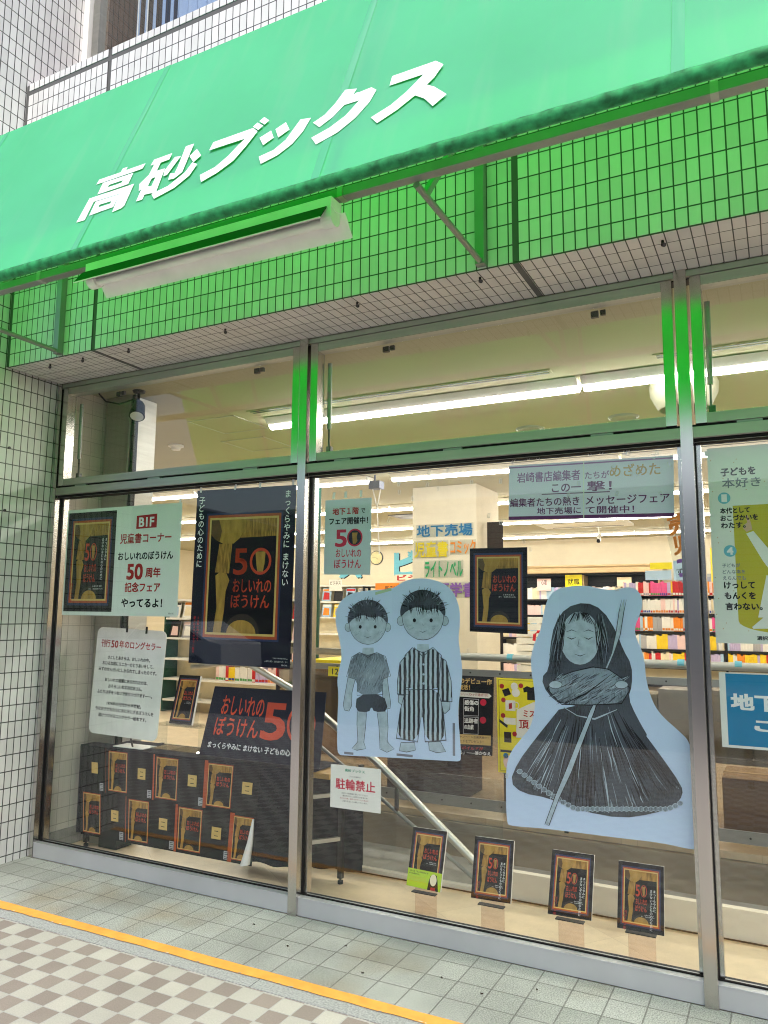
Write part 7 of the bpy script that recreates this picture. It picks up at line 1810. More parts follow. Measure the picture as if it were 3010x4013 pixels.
('charcoal_mid',[(3.246,0.826),(3.242,0.818),(3.232,0.813),(3.222,0.816),(3.218,0.823),(3.223,0.831),(3.232,0.835),(3.242,0.833)]),
('charcoal_pale',[(3.246,0.826),(3.242,0.818),(3.232,0.813),(3.222,0.816),(3.218,0.823),(3.223,0.831),(3.232,0.835),(3.242,0.833),(3.246,0.826)],0.0026),
('charcoal_mid',[(3.269,0.811),(3.265,0.803),(3.255,0.799),(3.245,0.801),(3.242,0.808),(3.246,0.816),(3.255,0.821),(3.265,0.818)]),
('charcoal_pale',[(3.269,0.811),(3.265,0.803),(3.255,0.799),(3.245,0.801),(3.242,0.808),(3.246,0.816),(3.255,0.821),(3.265,0.818),(3.269,0.811)],0.0026),
('charcoal_mid',[(3.292,0.797),(3.288,0.789),(3.278,0.784),(3.268,0.787),(3.265,0.794),(3.269,0.802),(3.278,0.806),(3.288,0.804)]),
('charcoal_pale',[(3.292,0.797),(3.288,0.789),(3.278,0.784),(3.268,0.787),(3.265,0.794),(3.269,0.802),(3.278,0.806),(3.288,0.804),(3.292,0.797)],0.0026),
('charcoal_mid',[(3.315,0.783),(3.310,0.775),(3.301,0.770),(3.291,0.773),(3.287,0.780),(3.291,0.788),(3.301,0.792),(3.311,0.790)]),
('charcoal_pale',[(3.315,0.783),(3.310,0.775),(3.301,0.770),(3.291,0.773),(3.287,0.780),(3.291,0.788),(3.301,0.792),(3.311,0.790),(3.315,0.783)],0.0026),
('charcoal_mid',[(3.337,0.769),(3.333,0.761),(3.323,0.757),(3.314,0.759),(3.310,0.766),(3.314,0.774),(3.324,0.778),(3.333,0.776)]),
('charcoal_pale',[(3.337,0.769),(3.333,0.761),(3.323,0.757),(3.314,0.759),(3.310,0.766),(3.314,0.774),(3.324,0.778),(3.333,0.776),(3.337,0.769)],0.0026),
('charcoal_mid',[(3.359,0.756),(3.355,0.748),(3.346,0.744),(3.336,0.746),(3.333,0.753),(3.337,0.761),(3.346,0.765),(3.356,0.763)]),
('charcoal_pale',[(3.359,0.756),(3.355,0.748),(3.346,0.744),(3.336,0.746),(3.333,0.753),(3.337,0.761),(3.346,0.765),(3.356,0.763),(3.359,0.756)],0.0026),
('charcoal_mid',[(3.382,0.743),(3.378,0.735),(3.368,0.731),(3.359,0.733),(3.355,0.741),(3.359,0.749),(3.369,0.753),(3.378,0.751)]),
('charcoal_pale',[(3.382,0.743),(3.378,0.735),(3.368,0.731),(3.359,0.733),(3.355,0.741),(3.359,0.749),(3.369,0.753),(3.378,0.751),(3.382,0.743)],0.0026),
('charcoal_mid',[(3.404,0.732),(3.400,0.724),(3.390,0.719),(3.381,0.722),(3.377,0.729),(3.381,0.737),(3.391,0.741),(3.400,0.739)]),
('charcoal_pale',[(3.404,0.732),(3.400,0.724),(3.390,0.719),(3.381,0.722),(3.377,0.729),(3.381,0.737),(3.391,0.741),(3.400,0.739),(3.404,0.732)],0.0026),
('charcoal_mid',[(3.426,0.721),(3.422,0.713),(3.412,0.708),(3.403,0.710),(3.399,0.718),(3.403,0.726),(3.413,0.730),(3.422,0.728)]),
('charcoal_pale',[(3.426,0.721),(3.422,0.713),(3.412,0.708),(3.403,0.710),(3.399,0.718),(3.403,0.726),(3.413,0.730),(3.422,0.728),(3.426,0.721)],0.0026),
('charcoal_mid',[(3.448,0.710),(3.444,0.702),(3.434,0.698),(3.425,0.700),(3.421,0.707),(3.425,0.715),(3.435,0.719),(3.444,0.717)]),
('charcoal_pale',[(3.448,0.710),(3.444,0.702),(3.434,0.698),(3.425,0.700),(3.421,0.707),(3.425,0.715),(3.435,0.719),(3.444,0.717),(3.448,0.710)],0.0026),
('charcoal_mid',[(3.469,0.701),(3.465,0.693),(3.456,0.689),(3.447,0.691),(3.443,0.698),(3.447,0.706),(3.457,0.710),(3.466,0.708)]),
('charcoal_pale',[(3.469,0.701),(3.465,0.693),(3.456,0.689),(3.447,0.691),(3.443,0.698),(3.447,0.706),(3.457,0.710),(3.466,0.708),(3.469,0.701)],0.0026),
('charcoal_mid',[(3.491,0.692),(3.487,0.684),(3.478,0.680),(3.469,0.682),(3.465,0.689),(3.469,0.697),(3.478,0.701),(3.487,0.699)]),
('charcoal_pale',[(3.491,0.692),(3.487,0.684),(3.478,0.680),(3.469,0.682),(3.465,0.689),(3.469,0.697),(3.478,0.701),(3.487,0.699),(3.491,0.692)],0.0026),
('charcoal_mid',[(3.512,0.689),(3.509,0.681),(3.499,0.677),(3.490,0.679),(3.487,0.686),(3.491,0.694),(3.500,0.698),(3.509,0.696)]),
('charcoal_pale',[(3.512,0.689),(3.509,0.681),(3.499,0.677),(3.490,0.679),(3.487,0.686),(3.491,0.694),(3.500,0.698),(3.509,0.696),(3.512,0.689)],0.0026),
('charcoal_mid',[(3.534,0.692),(3.530,0.684),(3.521,0.680),(3.512,0.682),(3.509,0.689),(3.512,0.696),(3.522,0.701),(3.531,0.699)]),
('charcoal_pale',[(3.534,0.692),(3.530,0.684),(3.521,0.680),(3.512,0.682),(3.509,0.689),(3.512,0.696),(3.522,0.701),(3.531,0.699),(3.534,0.692)],0.0026),
('charcoal_mid',[(3.556,0.694),(3.552,0.686),(3.543,0.682),(3.534,0.684),(3.530,0.691),(3.534,0.699),(3.543,0.703),(3.552,0.701)]),
('charcoal_pale',[(3.556,0.694),(3.552,0.686),(3.543,0.682),(3.534,0.684),(3.530,0.691),(3.534,0.699),(3.543,0.703),(3.552,0.701),(3.556,0.694)],0.0026),
('charcoal_mid',[(3.577,0.697),(3.573,0.689),(3.564,0.685),(3.555,0.687),(3.552,0.694),(3.556,0.701),(3.565,0.706),(3.574,0.704)]),
('charcoal_pale',[(3.577,0.697),(3.573,0.689),(3.564,0.685),(3.555,0.687),(3.552,0.694),(3.556,0.701),(3.565,0.706),(3.574,0.704),(3.577,0.697)],0.0026),
('charcoal_mid',[(3.598,0.699),(3.594,0.691),(3.585,0.687),(3.577,0.689),(3.573,0.696),(3.577,0.704),(3.586,0.708),(3.595,0.706)]),
('charcoal_pale',[(3.598,0.699),(3.594,0.691),(3.585,0.687),(3.577,0.689),(3.573,0.696),(3.577,0.704),(3.586,0.708),(3.595,0.706),(3.598,0.699)],0.0026),
('charcoal_mid',[(3.619,0.702),(3.616,0.694),(3.607,0.690),(3.598,0.692),(3.594,0.699),(3.598,0.706),(3.607,0.710),(3.616,0.708)]),
('charcoal_pale',[(3.619,0.702),(3.616,0.694),(3.607,0.690),(3.598,0.692),(3.594,0.699),(3.598,0.706),(3.607,0.710),(3.616,0.708),(3.619,0.702)],0.0026),
('charcoal_mid',[(3.640,0.704),(3.637,0.696),(3.628,0.692),(3.619,0.694),(3.616,0.701),(3.619,0.709),(3.628,0.713),(3.637,0.711)]),
('charcoal_pale',[(3.640,0.704),(3.637,0.696),(3.628,0.692),(3.619,0.694),(3.616,0.701),(3.619,0.709),(3.628,0.713),(3.637,0.711),(3.640,0.704)],0.0026),
('charcoal_mid',[(3.661,0.707),(3.658,0.699),(3.649,0.695),(3.640,0.697),(3.637,0.704),(3.640,0.711),(3.649,0.715),(3.658,0.713)]),
('charcoal_pale',[(3.661,0.707),(3.658,0.699),(3.649,0.695),(3.640,0.697),(3.637,0.704),(3.640,0.711),(3.649,0.715),(3.658,0.713),(3.661,0.707)],0.0026),
('charcoal_mid',[(3.682,0.709),(3.678,0.701),(3.670,0.697),(3.661,0.699),(3.658,0.706),(3.661,0.714),(3.670,0.718),(3.679,0.716)]),
('charcoal_pale',[(3.682,0.709),(3.678,0.701),(3.670,0.697),(3.661,0.699),(3.658,0.706),(3.661,0.714),(3.670,0.718),(3.679,0.716),(3.682,0.709)],0.0026),
('charcoal_mid',[(3.703,0.711),(3.699,0.704),(3.690,0.700),(3.682,0.702),(3.678,0.709),(3.682,0.716),(3.691,0.720),(3.700,0.718)]),
('charcoal_pale',[(3.703,0.711),(3.699,0.704),(3.690,0.700),(3.682,0.702),(3.678,0.709),(3.682,0.716),(3.691,0.720),(3.700,0.718),(3.703,0.711)],0.0026),
('charcoal_mid',[(3.723,0.714),(3.720,0.706),(3.711,0.702),(3.702,0.704),(3.699,0.711),(3.703,0.719),(3.712,0.723),(3.720,0.721)]),
('charcoal_pale',[(3.723,0.714),(3.720,0.706),(3.711,0.702),(3.702,0.704),(3.699,0.711),(3.703,0.719),(3.712,0.723),(3.720,0.721),(3.723,0.714)],0.0026),
('charcoal_mid',[(3.744,0.716),(3.740,0.709),(3.732,0.705),(3.723,0.707),(3.720,0.713),(3.724,0.721),(3.732,0.725),(3.741,0.723)]),
('charcoal_pale',[(3.744,0.716),(3.740,0.709),(3.732,0.705),(3.723,0.707),(3.720,0.713),(3.724,0.721),(3.732,0.725),(3.741,0.723),(3.744,0.716)],0.0026),
('charcoal_mid',[(3.764,0.719),(3.761,0.711),(3.752,0.707),(3.744,0.709),(3.740,0.716),(3.744,0.723),(3.753,0.727),(3.761,0.725)]),
('charcoal_pale',[(3.764,0.719),(3.761,0.711),(3.752,0.707),(3.744,0.709),(3.740,0.716),(3.744,0.723),(3.753,0.727),(3.761,0.725),(3.764,0.719)],0.0026),
('charcoal_mid',[(3.785,0.721),(3.781,0.713),(3.772,0.709),(3.764,0.711),(3.761,0.718),(3.764,0.726),(3.773,0.730),(3.781,0.728)]),
('charcoal_pale',[(3.785,0.721),(3.781,0.713),(3.772,0.709),(3.764,0.711),(3.761,0.718),(3.764,0.726),(3.773,0.730),(3.781,0.728),(3.785,0.721)],0.0026),
('charcoal_mid',[(3.805,0.723),(3.801,0.716),(3.792,0.712),(3.784,0.714),(3.781,0.721),(3.785,0.728),(3.793,0.732),(3.802,0.730)]),
('charcoal_pale',[(3.805,0.723),(3.801,0.716),(3.792,0.712),(3.784,0.714),(3.781,0.721),(3.785,0.728),(3.793,0.732),(3.802,0.730),(3.805,0.723)],0.0026),
('charcoal_mid',[(3.825,0.726),(3.821,0.718),(3.813,0.714),(3.804,0.716),(3.801,0.723),(3.805,0.730),(3.813,0.734),(3.822,0.732)]),
('charcoal_pale',[(3.825,0.726),(3.821,0.718),(3.813,0.714),(3.804,0.716),(3.801,0.723),(3.805,0.730),(3.813,0.734),(3.822,0.732),(3.825,0.726)],0.0026),
('charcoal_mid',[(3.845,0.728),(3.841,0.721),(3.833,0.717),(3.824,0.719),(3.821,0.725),(3.825,0.733),(3.833,0.737),(3.842,0.735)]),
('charcoal_pale',[(3.845,0.728),(3.841,0.721),(3.833,0.717),(3.824,0.719),(3.821,0.725),(3.825,0.733),(3.833,0.737),(3.842,0.735),(3.845,0.728)],0.0026),
('charcoal_mid',[(3.865,0.730),(3.861,0.723),(3.852,0.719),(3.844,0.721),(3.841,0.728),(3.845,0.735),(3.853,0.739),(3.861,0.737)]),
('charcoal_pale',[(3.865,0.730),(3.861,0.723),(3.852,0.719),(3.844,0.721),(3.841,0.728),(3.845,0.735),(3.853,0.739),(3.861,0.737),(3.865,0.730)],0.0026),
('charcoal_mid',[(3.884,0.733),(3.881,0.725),(3.872,0.721),(3.864,0.723),(3.861,0.730),(3.865,0.737),(3.873,0.741),(3.881,0.739)]),
('charcoal_pale',[(3.884,0.733),(3.881,0.725),(3.872,0.721),(3.864,0.723),(3.861,0.730),(3.865,0.737),(3.873,0.741),(3.881,0.739),(3.884,0.733)],0.0026),
('charcoal_mid',[(3.904,0.739),(3.900,0.732),(3.892,0.728),(3.884,0.730),(3.881,0.736),(3.885,0.744),(3.893,0.748),(3.901,0.746)]),
('charcoal_pale',[(3.904,0.739),(3.900,0.732),(3.892,0.728),(3.884,0.730),(3.881,0.736),(3.885,0.744),(3.893,0.748),(3.901,0.746),(3.904,0.739)],0.0026),
('charcoal_mid',[(3.924,0.751),(3.920,0.743),(3.912,0.739),(3.904,0.741),(3.901,0.748),(3.905,0.755),(3.913,0.759),(3.921,0.757)]),
('charcoal_pale',[(3.924,0.751),(3.920,0.743),(3.912,0.739),(3.904,0.741),(3.901,0.748),(3.905,0.755),(3.913,0.759),(3.921,0.757),(3.924,0.751)],0.0026),
('charcoal_mid',[(3.944,0.763),(3.940,0.755),(3.932,0.752),(3.924,0.754),(3.921,0.760),(3.924,0.768),(3.933,0.771),(3.941,0.769)]),
('charcoal_pale',[(3.944,0.763),(3.940,0.755),(3.932,0.752),(3.924,0.754),(3.921,0.760),(3.924,0.768),(3.933,0.771),(3.941,0.769),(3.944,0.763)],0.0026),
('charcoal_pale',[(3.446,1.129),(3.506,1.096),(3.585,1.086),(3.684,1.134)],0.0091),
('charcoal',[(3.446,1.125),(3.506,1.091),(3.585,1.081),(3.684,1.130)],0.0025),
('charcoal_pale',[(3.577,1.149),(3.595,1.146),(3.536,1.000),(3.472,0.840),(3.417,0.728),(3.366,0.600),(3.347,0.602),(3.399,0.736),(3.452,0.857),(3.516,1.008)]),
('ink',[(3.577,1.149),(3.595,1.146),(3.536,1.000),(3.472,0.840),(3.417,0.728),(3.366,0.600),(3.347,0.602),(3.399,0.736),(3.452,0.857),(3.516,1.008),(3.577,1.149)],0.0030),
('charcoal_pale',[(3.643,1.313),(3.672,1.378),(3.699,1.467),(3.716,1.566),(3.730,1.620)],0.0172),
('charcoal',[(3.650,1.314),(3.682,1.378),(3.709,1.467),(3.727,1.566),(3.740,1.620)],0.0030),
('charcoal',[(3.635,1.313),(3.663,1.378),(3.689,1.467),(3.706,1.565),(3.720,1.620)],0.0030)
]
BO = [(2.257,.813),(2.241,.833),(2.24,.994),(2.246,1.123),(2.234,1.192),(2.248,1.262),(2.263,1.314),(2.246,1.41),(2.218,1.497),(2.222,1.559),(2.247,1.613),(2.298,1.648),(2.369,1.667),(2.469,1.672),(2.557,1.677),(2.595,1.698),(2.643,1.722),(2.709,1.731),(2.774,1.726),(2.838,1.708),(2.883,1.679),(2.914,1.637),(2.936,1.572),(2.936,1.498),(2.927,1.433),(2.935,1.368),(2.948,1.288),(2.943,1.208),(2.925,1.112),(2.925,1.033),(2.933,.954),(2.939,.853),(2.928,.841),(2.898,.839),(2.573,.827),(2.272,.812)]
WO = [(3.165,.586),(3.162,.709),(3.166,.85),(3.191,.913),(3.245,.978),(3.289,1.031),(3.311,1.123),(3.308,1.204),(3.293,1.295),(3.294,1.356),(3.312,1.418),(3.345,1.481),(3.357,1.553),(3.379,1.626),(3.417,1.667),(3.48,1.682),(3.562,1.686),(3.631,1.667),(3.69,1.663),(3.739,1.676),(3.778,1.672),(3.805,1.639),(3.808,1.595),(3.792,1.546),(3.772,1.502),(3.772,1.458),(3.797,1.401),(3.809,1.344),(3.811,1.267),(3.835,1.174),(3.87,1.119),(3.94,1.059),(3.982,1.017),(3.988,.935),(3.991,.801),(3.994,.712),(3.993,.592),(3.981,.577),(3.85,.59),(3.685,.586),(3.533,.585),(3.333,.583),(3.181,.573)]
def smooth_outline(p, it=2):
    for _ in range(it):
        q = []
        for a, b in zip(p, p[1:] + p[:1]): q += [(a[0] * .75 + b[0] * .25, a[1] * .75 + b[1] * .25), (a[0] * .25 + b[0] * .75, a[1] * .25 + b[1] * .75)]
        p = q
    return p
def ribbon(S, pts, w_, m, layer):
    """a hand-drawn line: polyline that swells in the middle"""
    n = len(pts); closed = n > 6 and math.dist(pts[0], pts[-1]) < .004; lo, hi = [], []
    for i, (x, z) in enumerate(pts):
        a = pts[max(i - 1, 0)]; b = pts[min(i + 1, n - 1)]; dx, dz = b[0] - a[0], b[1] - a[1]; l = math.hypot(dx, dz) or 1
        h = w_ / 2 * (random.uniform(.75, 1.1) if closed or n > 6 else (.35, 1, .25)[min(2, i * 2 // (n - 1))] if n < 6 else 1)
        lo.append(S.uv(x - dz / l * h, z + dx / l * h)); hi.append(S.uv(x + dz / l * h, z - dx / l * h))
    for i in range(n - 1): S.poly([lo[i], lo[i + 1], hi[i + 1], hi[i]], m, layer)
for out_, art, lab, extra in ((BO, BOYS, 'pale blue cut-out board with two plain grey child figures side by side', 1), (WO, ROBE, 'large pale blue cut-out board with a plain dark robed figure and a stick', 0)):
    xs_ = [p[0] for p in out_]; zs_ = [p[1] for p in out_]; a, b, c_, d = min(xs_), max(xs_), min(zs_), max(zs_)
    o2 = [((x - a) / (b - a), (d - z) / (d - c_)) for x, z in smooth_outline(out_)]
    S = Sheet('cutout_board', lab, 'cut-out board', *quad(YG + .004, [(a, d), (b, d), (b, c_), (a, c_)]), 'paper_sky_tint', outline=o2)
    for k, it in enumerate(art):
        lay = 1.2 + k * .03
        if len(it) == 2: S.poly([S.uv(x, z) for x, z in (smooth_outline(it[1], 1) if len(it[1]) > 5 else it[1])], it[0], lay)
        else: ribbon(S, it[1], it[2], it[0], lay)
    if extra:
        for x0_, x1_, z0_, z1_ in ((2.285, 2.34, .82, .832), (2.59, 2.68, .838, .85), (2.895, 2.908, .865, 1.02)): S.rect(*S.uv(x0_, z1_), *S.uv(x1_, z0_), 'ink_grey', 1)
        S.poly([S.uv(*p) for p in ((2.46, 1.645), (2.555, 1.668), (2.555, 1.684), (2.46, 1.66))], 'tape_green', 1)
    S.done()
# --- bits of old tape on the glass
random.seed(21); tp = []
def tape(x, z, w_, h_, a, full, lab):
    m = MB(); ca, sa = math.cos(a), math.sin(a)
    q = lambda p, r: (x + p * ca - r * sa, .0563, z + p * sa + r * ca)
    if full: m.face([q(-w_ / 2, -h_ / 2), q(w_ / 2, -h_ / 2), q(w_ / 2, h_ / 2), q(-w_ / 2, h_ / 2)], 'book_white')
    else:
        e = .0016
        m.face([q(-w_ / 2, -h_ / 2), q(w_ / 2, -h_ / 2), q(w_ / 2, h_ / 2), q(-w_ / 2, h_ / 2)], 'tape_film')
        for r0, r1, s0, s1 in ((-w_ / 2, -w_ / 2 + e, -h_ / 2, h_ / 2), (w_ / 2 - e, w_ / 2, -h_ / 2, h_ / 2), (-w_ / 2, w_ / 2, -h_ / 2, -h_ / 2 + e), (-w_ / 2, w_ / 2, h_ / 2 - e, h_ / 2)):
            m.face([(p[0], .0567, p[2]) for p in (q(r0, s0), q(r1, s0), q(r1, s1), q(r0, s1))], 'book_white')
    simple('tape_bit', lab, 'tape', m, (x, .0565, z), 'bits of old tape on the glass')
for x in (2.20, 2.275, 2.37): tape(x, 2.19, .016, .036, random.uniform(-.2, .1), True, 'white tape holding up the small fair poster')
for x in (1.26, 1.52, 1.70, 1.93, 1.10): tape(x, 2.285 if x > 1.2 else 2.23, .014, .034, random.uniform(-.3, .1), True, 'white tape above the left posters')
for k in range(34):
    tape(random.uniform(2.5, 3.95), 2.315 - abs(random.gauss(0, .13)), .014, .024, random.uniform(-.5, .5), False, 'clear tape scrap left high on the middle pane')
for x, z in ((3.30, 1.86), (3.27, 1.90), (3.70, 1.67), (4.12, 2.24), (4.19, 2.25), (4.07, 2.19), (4.10, 2.255), (2.98, 1.37), (3.17, .80)): tape(x, z, .014, .024, random.uniform(-.3, .3), z > 2.2, 'tape scrap beside a poster or board')

# ------------------------------------------------------------------ display table and what stands on it
tb = thing('display_table', 'display table with a wooden edge and thin metal legs, mostly hidden by dark cloth', 'table', (1.05, .42, 0))
B(.10, 2.06, .29, .56, .625, .655, 'wood_edge').build('tabletop', tb, .003)
for x in (.16, 2.005):
    for y in (.33, .524):
        if x > 1 and y < .4: x = 1.86
        elif x > 1: x = 2.005
        MB().box(x - .014, x + .014, y - .014, y + .014, .03, .625, 'steel_dark').tube([(x, y, .03), (x, y, .018)], .006, 'steel_dark', 8).tube([(x, y, .018), (x, y, 0)], .016, 'rubber', 12).build('leg', tb)
    xa = .16 if x < 1 else 1.86
    for z in (.25, .5): MB().bar((xa, .33, z), (x, .524, z), .022, .022, 'steel').build('side_rail', tb)
cm = MB()
def drape(x0, x1, y, zt, zb, amp, n=60, slope=0.0):
    nz_ = 8
    P = lambda i, k: (x0 + (x1 - x0) * i / n, y + amp * (k / nz_) * math.sin(i * .55) + amp * .4 * math.sin(i * 1.7), zt + (zb + slope * i / n + .006 * math.sin(i * .9) - zt) * k / nz_)
    vs = [P(i, k) for i in range(n + 1) for k in range(nz_ + 1)]
    cm.raw(vs, [(i * (nz_ + 1) + k, (i + 1) * (nz_ + 1) + k, (i + 1) * (nz_ + 1) + k + 1, i * (nz_ + 1) + k + 1) for i in range(n) for k in range(nz_)], 'cloth_navy')
drape(.11, 1.88, .284, .660, .092, .004, 60, .03); drape(1.3, 2.125, .57, .640, .03, .010, 30, .03)
cm.raw([(.11, .284, .660), (1.97, .284, .660), (1.97, .57, .664), (.11, .57, .662)], [(0, 1, 2, 3)], 'cloth_navy')
cm.raw([(.11, .284, .660), (.11, .57, .662), (.12, .56, .11), (.12, .30, .10)], [(0, 1, 2, 3)], 'cloth_navy')
tag(cm.build('table_cloth', None, 0, True, (1.0, .42, .66)), 'dark navy cloth draped over the display table down to the floor', 'cloth')
# printed banner with rows of book jackets
S = Sheet('book_banner', 'dark printed sheet with rows of book jackets hung along the table front', 'banner', *quad(.277, [(.115, .650), (1.60, .650), (1.555, .095), (.165, .092)]), 'cover_black', .0008)
def bu(x, z): vv = (.650 - z) / .556; xl = .115 + .05 * vv; xr = 1.60 - .045 * vv; return ((x - xl) / (xr - xl), vv)
for r_, (zt, zb, xs_) in enumerate(((.643, .393, (.378, .794, 1.210)), (.362, .112, (.165, .575, .993, 1.416)))):
    for x in xs_:
        w_ = .178 if x < 1.4 else .125
        a, b = bu(x, zt); c_, d = bu(x + w_, zb); a2, _ = bu(x, zb)
        cover(S, max(a, .005), b, min(c_, .998), d, False, 1, False, False)
        a, b = bu(x - .026, zt + .012); c_, d = bu(x - .010, zb - .016)
        if a > 0: S.rect(a, b, c_, d, 'frame_orange', 1)
        if x > .17:
            a, b = bu(x - .066, zb + .04); c_, d = bu(x - .030, zb - .008); S.rect(a, b, c_, d, 'book_grey', 1)
            for q in (.15, .35, .65, .85): S.rect(a + (c_ - a) * .15, b + (d - b) * q, c_ - (c_ - a) * .15, b + (d - b) * (q + .07), 'ink', 2)
        xl = x + .262 if r_ == 0 or x < 1.3 else None
        if xl:
            a, b = bu(xl, zt - .085); c_, d = bu(xl + .068, zt - .153); S.rect(a, b, c_, d, 'frame_cream', 1); S.rect(a + .004, b + .014, c_ - .004, d - .014, 'frame_cream', 2); S.rect(a + (c_ - a) * .3, b + (d - b) * .3, c_ - (c_ - a) * .3, b + (d - b) * .36, 'ink', 3); S.rect(a + (c_ - a) * .3, b + (d - b) * .7, c_ - (c_ - a) * .3, b + (d - b) * .76, 'ink', 3)
a, b = bu(.228, .558); c_, d = bu(.29, .488); S.rect(a, b, c_, d, 'frame_cream', 1)
S.done()
rc = MB(); N_ = 12; vs = []
for k, (cx, z, r_) in enumerate(((1.568, .36, .006), (1.55, .23, .018), (1.518, .100, .032))):
    vs += [(cx + r_ * math.cos(2 * math.pi * j / N_), .262 + r_ * .8 * math.sin(2 * math.pi * j / N_), z + (0.006 * math.cos(2 * math.pi * j / N_) if k == 2 else 0)) for j in range(N_)]
rc.raw(vs, [(k * N_ + j, k * N_ + (j + 1) % N_, (k + 1) * N_ + (j + 1) % N_, (k + 1) * N_ + j) for k in range(2) for j in range(N_)], 'book_white')
simple('curled_corner', 'white curled corner of the printed sheet at its lower right end', 'paper', rc, (1.54, .262, .2), smooth=True)
# white information board on a stand
S = Sheet('info_board', 'white round-cornered information board with red heading on a table stand', 'board', (.189, .305, 1.444), (.810, .305, 1.424), (.766, .30, .726), (.155, .30, .740), 'white_plastic', .004, round_=.045)
S.text('刊行', .075, .115, .205, .185, 'ink_red', 2, .02); S.text('50', .225, .12, .325, .185, 'ink_red', 2, .02); S.text('年のロングセラー', .345, .115, .935, .185, 'ink_red', 2, .02)
for t, a, b, z_ in (('さとしとあきらは、おしいれの中。', .19, .80, .262), ('おひるね前にミニカーのとりあいをして、', .12, .86, .318), ('みずのせんせいにしかられてしまったのです。', .07, .91, .375), ('おしいれの暗闇にあらわれたのは、', .18, .80, .472), ('おそろしいねずみばあさん。', .24, .73, .53), ('ふたりは手をつないで走りつづけます――。', .08, .88, .588),
        ('1974年の刊行から半世紀。', .24, .74, .69), ('今なお子どもたちに手に汗にぎるぼうけんを', .075, .92, .745), ('届けつづけるロングセラー絵本です。', .13, .83, .803)): S.text(t, a, z_, b, z_ + .035, 'ink', 2, .022)
for a in (.42, .70): S.rect(a, -.03, a + .03, .035, 'steel_dark', 4, 'clip')
mb = S.mb('stand'); mb.tube([(.5, .33, .76), (.52, .345, .668)], .006, 'steel_dark', 8); mb.box(.38, .64, .31, .44, .6645, .669, 'white_plastic')
S.done()
# navy sign leaning on the table
S = Sheet('title_sign', 'navy sign with red title lettering and a big 50 leaning on the table', 'sign', (1.073, .48, 1.075), (1.915, .48, 1.080), (1.957, .35, .664), (1.073, .35, .668), 'ink_navy', .005)
S.text('おしいれの', .11, .13, .49, .40, 'ink_orange', 2, .012); S.text('ぼうけん', .085, .44, .47, .70, 'ink_orange', 2, .012)
S.text('5', .50, .20, .685, .69, 'ink_orange', 2, .02); S.ring(.82, .45, .098, .115, .018, 'ink_orange', 2)
S.text('まっくらやみに まけない 子どもの心のために', .06, .80, .93, .885, 'ink_white', 2, .02)
S.done()
# book on an acrylic stand
S = Sheet('picture_book', 'dark picture book standing open-faced on a clear stand beside the white board', 'book', (.757, .50, 1.132), (.935, .50, 1.134), (.960, .40, .832), (.772, .40, .832), 'book_white', .016)
cover(S, 0, 0, 1, 1, False); S.done()
es = MB(); es.box(.76, .975, .385, .52, .822, .827, 'clear_acrylic').box(.76, .975, .383, .387, .822, .845, 'clear_acrylic').bar((.865, .505, .827), (.865, .525, 1.02), .12, .004, 'clear_acrylic', (0, 1, 0))
simple('book_easel', 'clear acrylic easel under the picture book', 'stand', es, (.865, .45, .822))
simple('acrylic_box', 'clear acrylic display box under the easel on the table', 'display box', MB().box(.64, 1.04, .38, .53, .664, .668, 'clear_acrylic').box(.64, 1.04, .38, .53, .816, .8205, 'clear_acrylic').box(.64, .644, .38, .53, .668, .816, 'clear_acrylic').box(1.036, 1.04, .38, .53, .668, .816, 'clear_acrylic'), (.84, .45, .664))
bn = MB().box(.24, .40, .36, .50, 0, .16, 'rubber').box(.235, .405, .355, .505, .15, .165, 'black'); simple('floor_box', 'small black box on the floor under the left end of the table', 'box', bn, (.32, .43, 0), bevel=.004)

# ------------------------------------------------------------------ four books on stands low in the window
def low_book(TL, TR, BR_p, BL, lab, fifty, stand, lab2):
    zt, zb = .478, .192
    P = lambda p, y: (p[0], y, p[1])
    S = Sheet('picture_book', lab, 'book', P(TL, .165), P(TR, .165), P(BR_p, .108), P(BL, .108), 'book_white', .014, 'picture books on low stands')
    cover(S, 0, 0, 1, 1, fifty, tw=.62 if fifty else 1.0)
    if fifty:
        S.vtext('まっくらやみに', .80, .37, .0125, 'ink_white', 14); S.vtext('まけない子どもの心のために', .73, .37, .0125, 'ink_white', 14); S.vtext('刊行50年', .165, .72, .016, 'ink_red', 14)
    else:
        S.rect(-.004, .70, 1.004, 1.0, 'lime', 14, 'paper_band'); S.text('小さいとき、「おしいれのぼうけん」が', .05, .725, .60, .755, 'ink', 16, .02); S.text('めっちゃ好きでした。', .05, .765, .36, .795, 'ink', 16, .02)
        for k in range(4): S.rect(.06, .825 + .026 * k, .56, .832 + .026 * k, 'olive_yellow', 15)
        S.poly([(.62, 1), (.64, .86), (.68, .77), (.76, .73), (.86, .75), (.90, .84), (.94, 1)], 'ink', 15); S.disc(.77, .83, .018, 'book_cream', 16, ry=.026); S.poly([(.7, 1), (.72, .95), (.84, .95), (.87, 1)], 'ink_red', 16)
    S.done()
    cx = (BL[0] + BR_p[0]) / 2; a, b = cx - stand / 2, cx + stand / 2
    t = thing('book_stand', lab2, 'stand', (cx, .14, 0), 'clear stands for the low books')
    MB().box(a, b, .136, .142, .0, .30, 'acrylic').bar((cx, .139, .30), (cx, .185, .43), stand, .005, 'acrylic', (0, 1, 0)).build('column', t)
    MB().box(a - .006, b + .006, .104, .136, zb - .008, zb - .004, 'black').build('ledge', t)
    B(a, b, .10, .19, -.001, .004, 'acrylic').build('foot', t)
low_book((2.637, .478), (2.822, .478), (2.808, .206), (2.628, .212), 'picture book with a lime paper band, leftmost of the four on low stands', False, .115, 'clear stand under the book with the lime band')
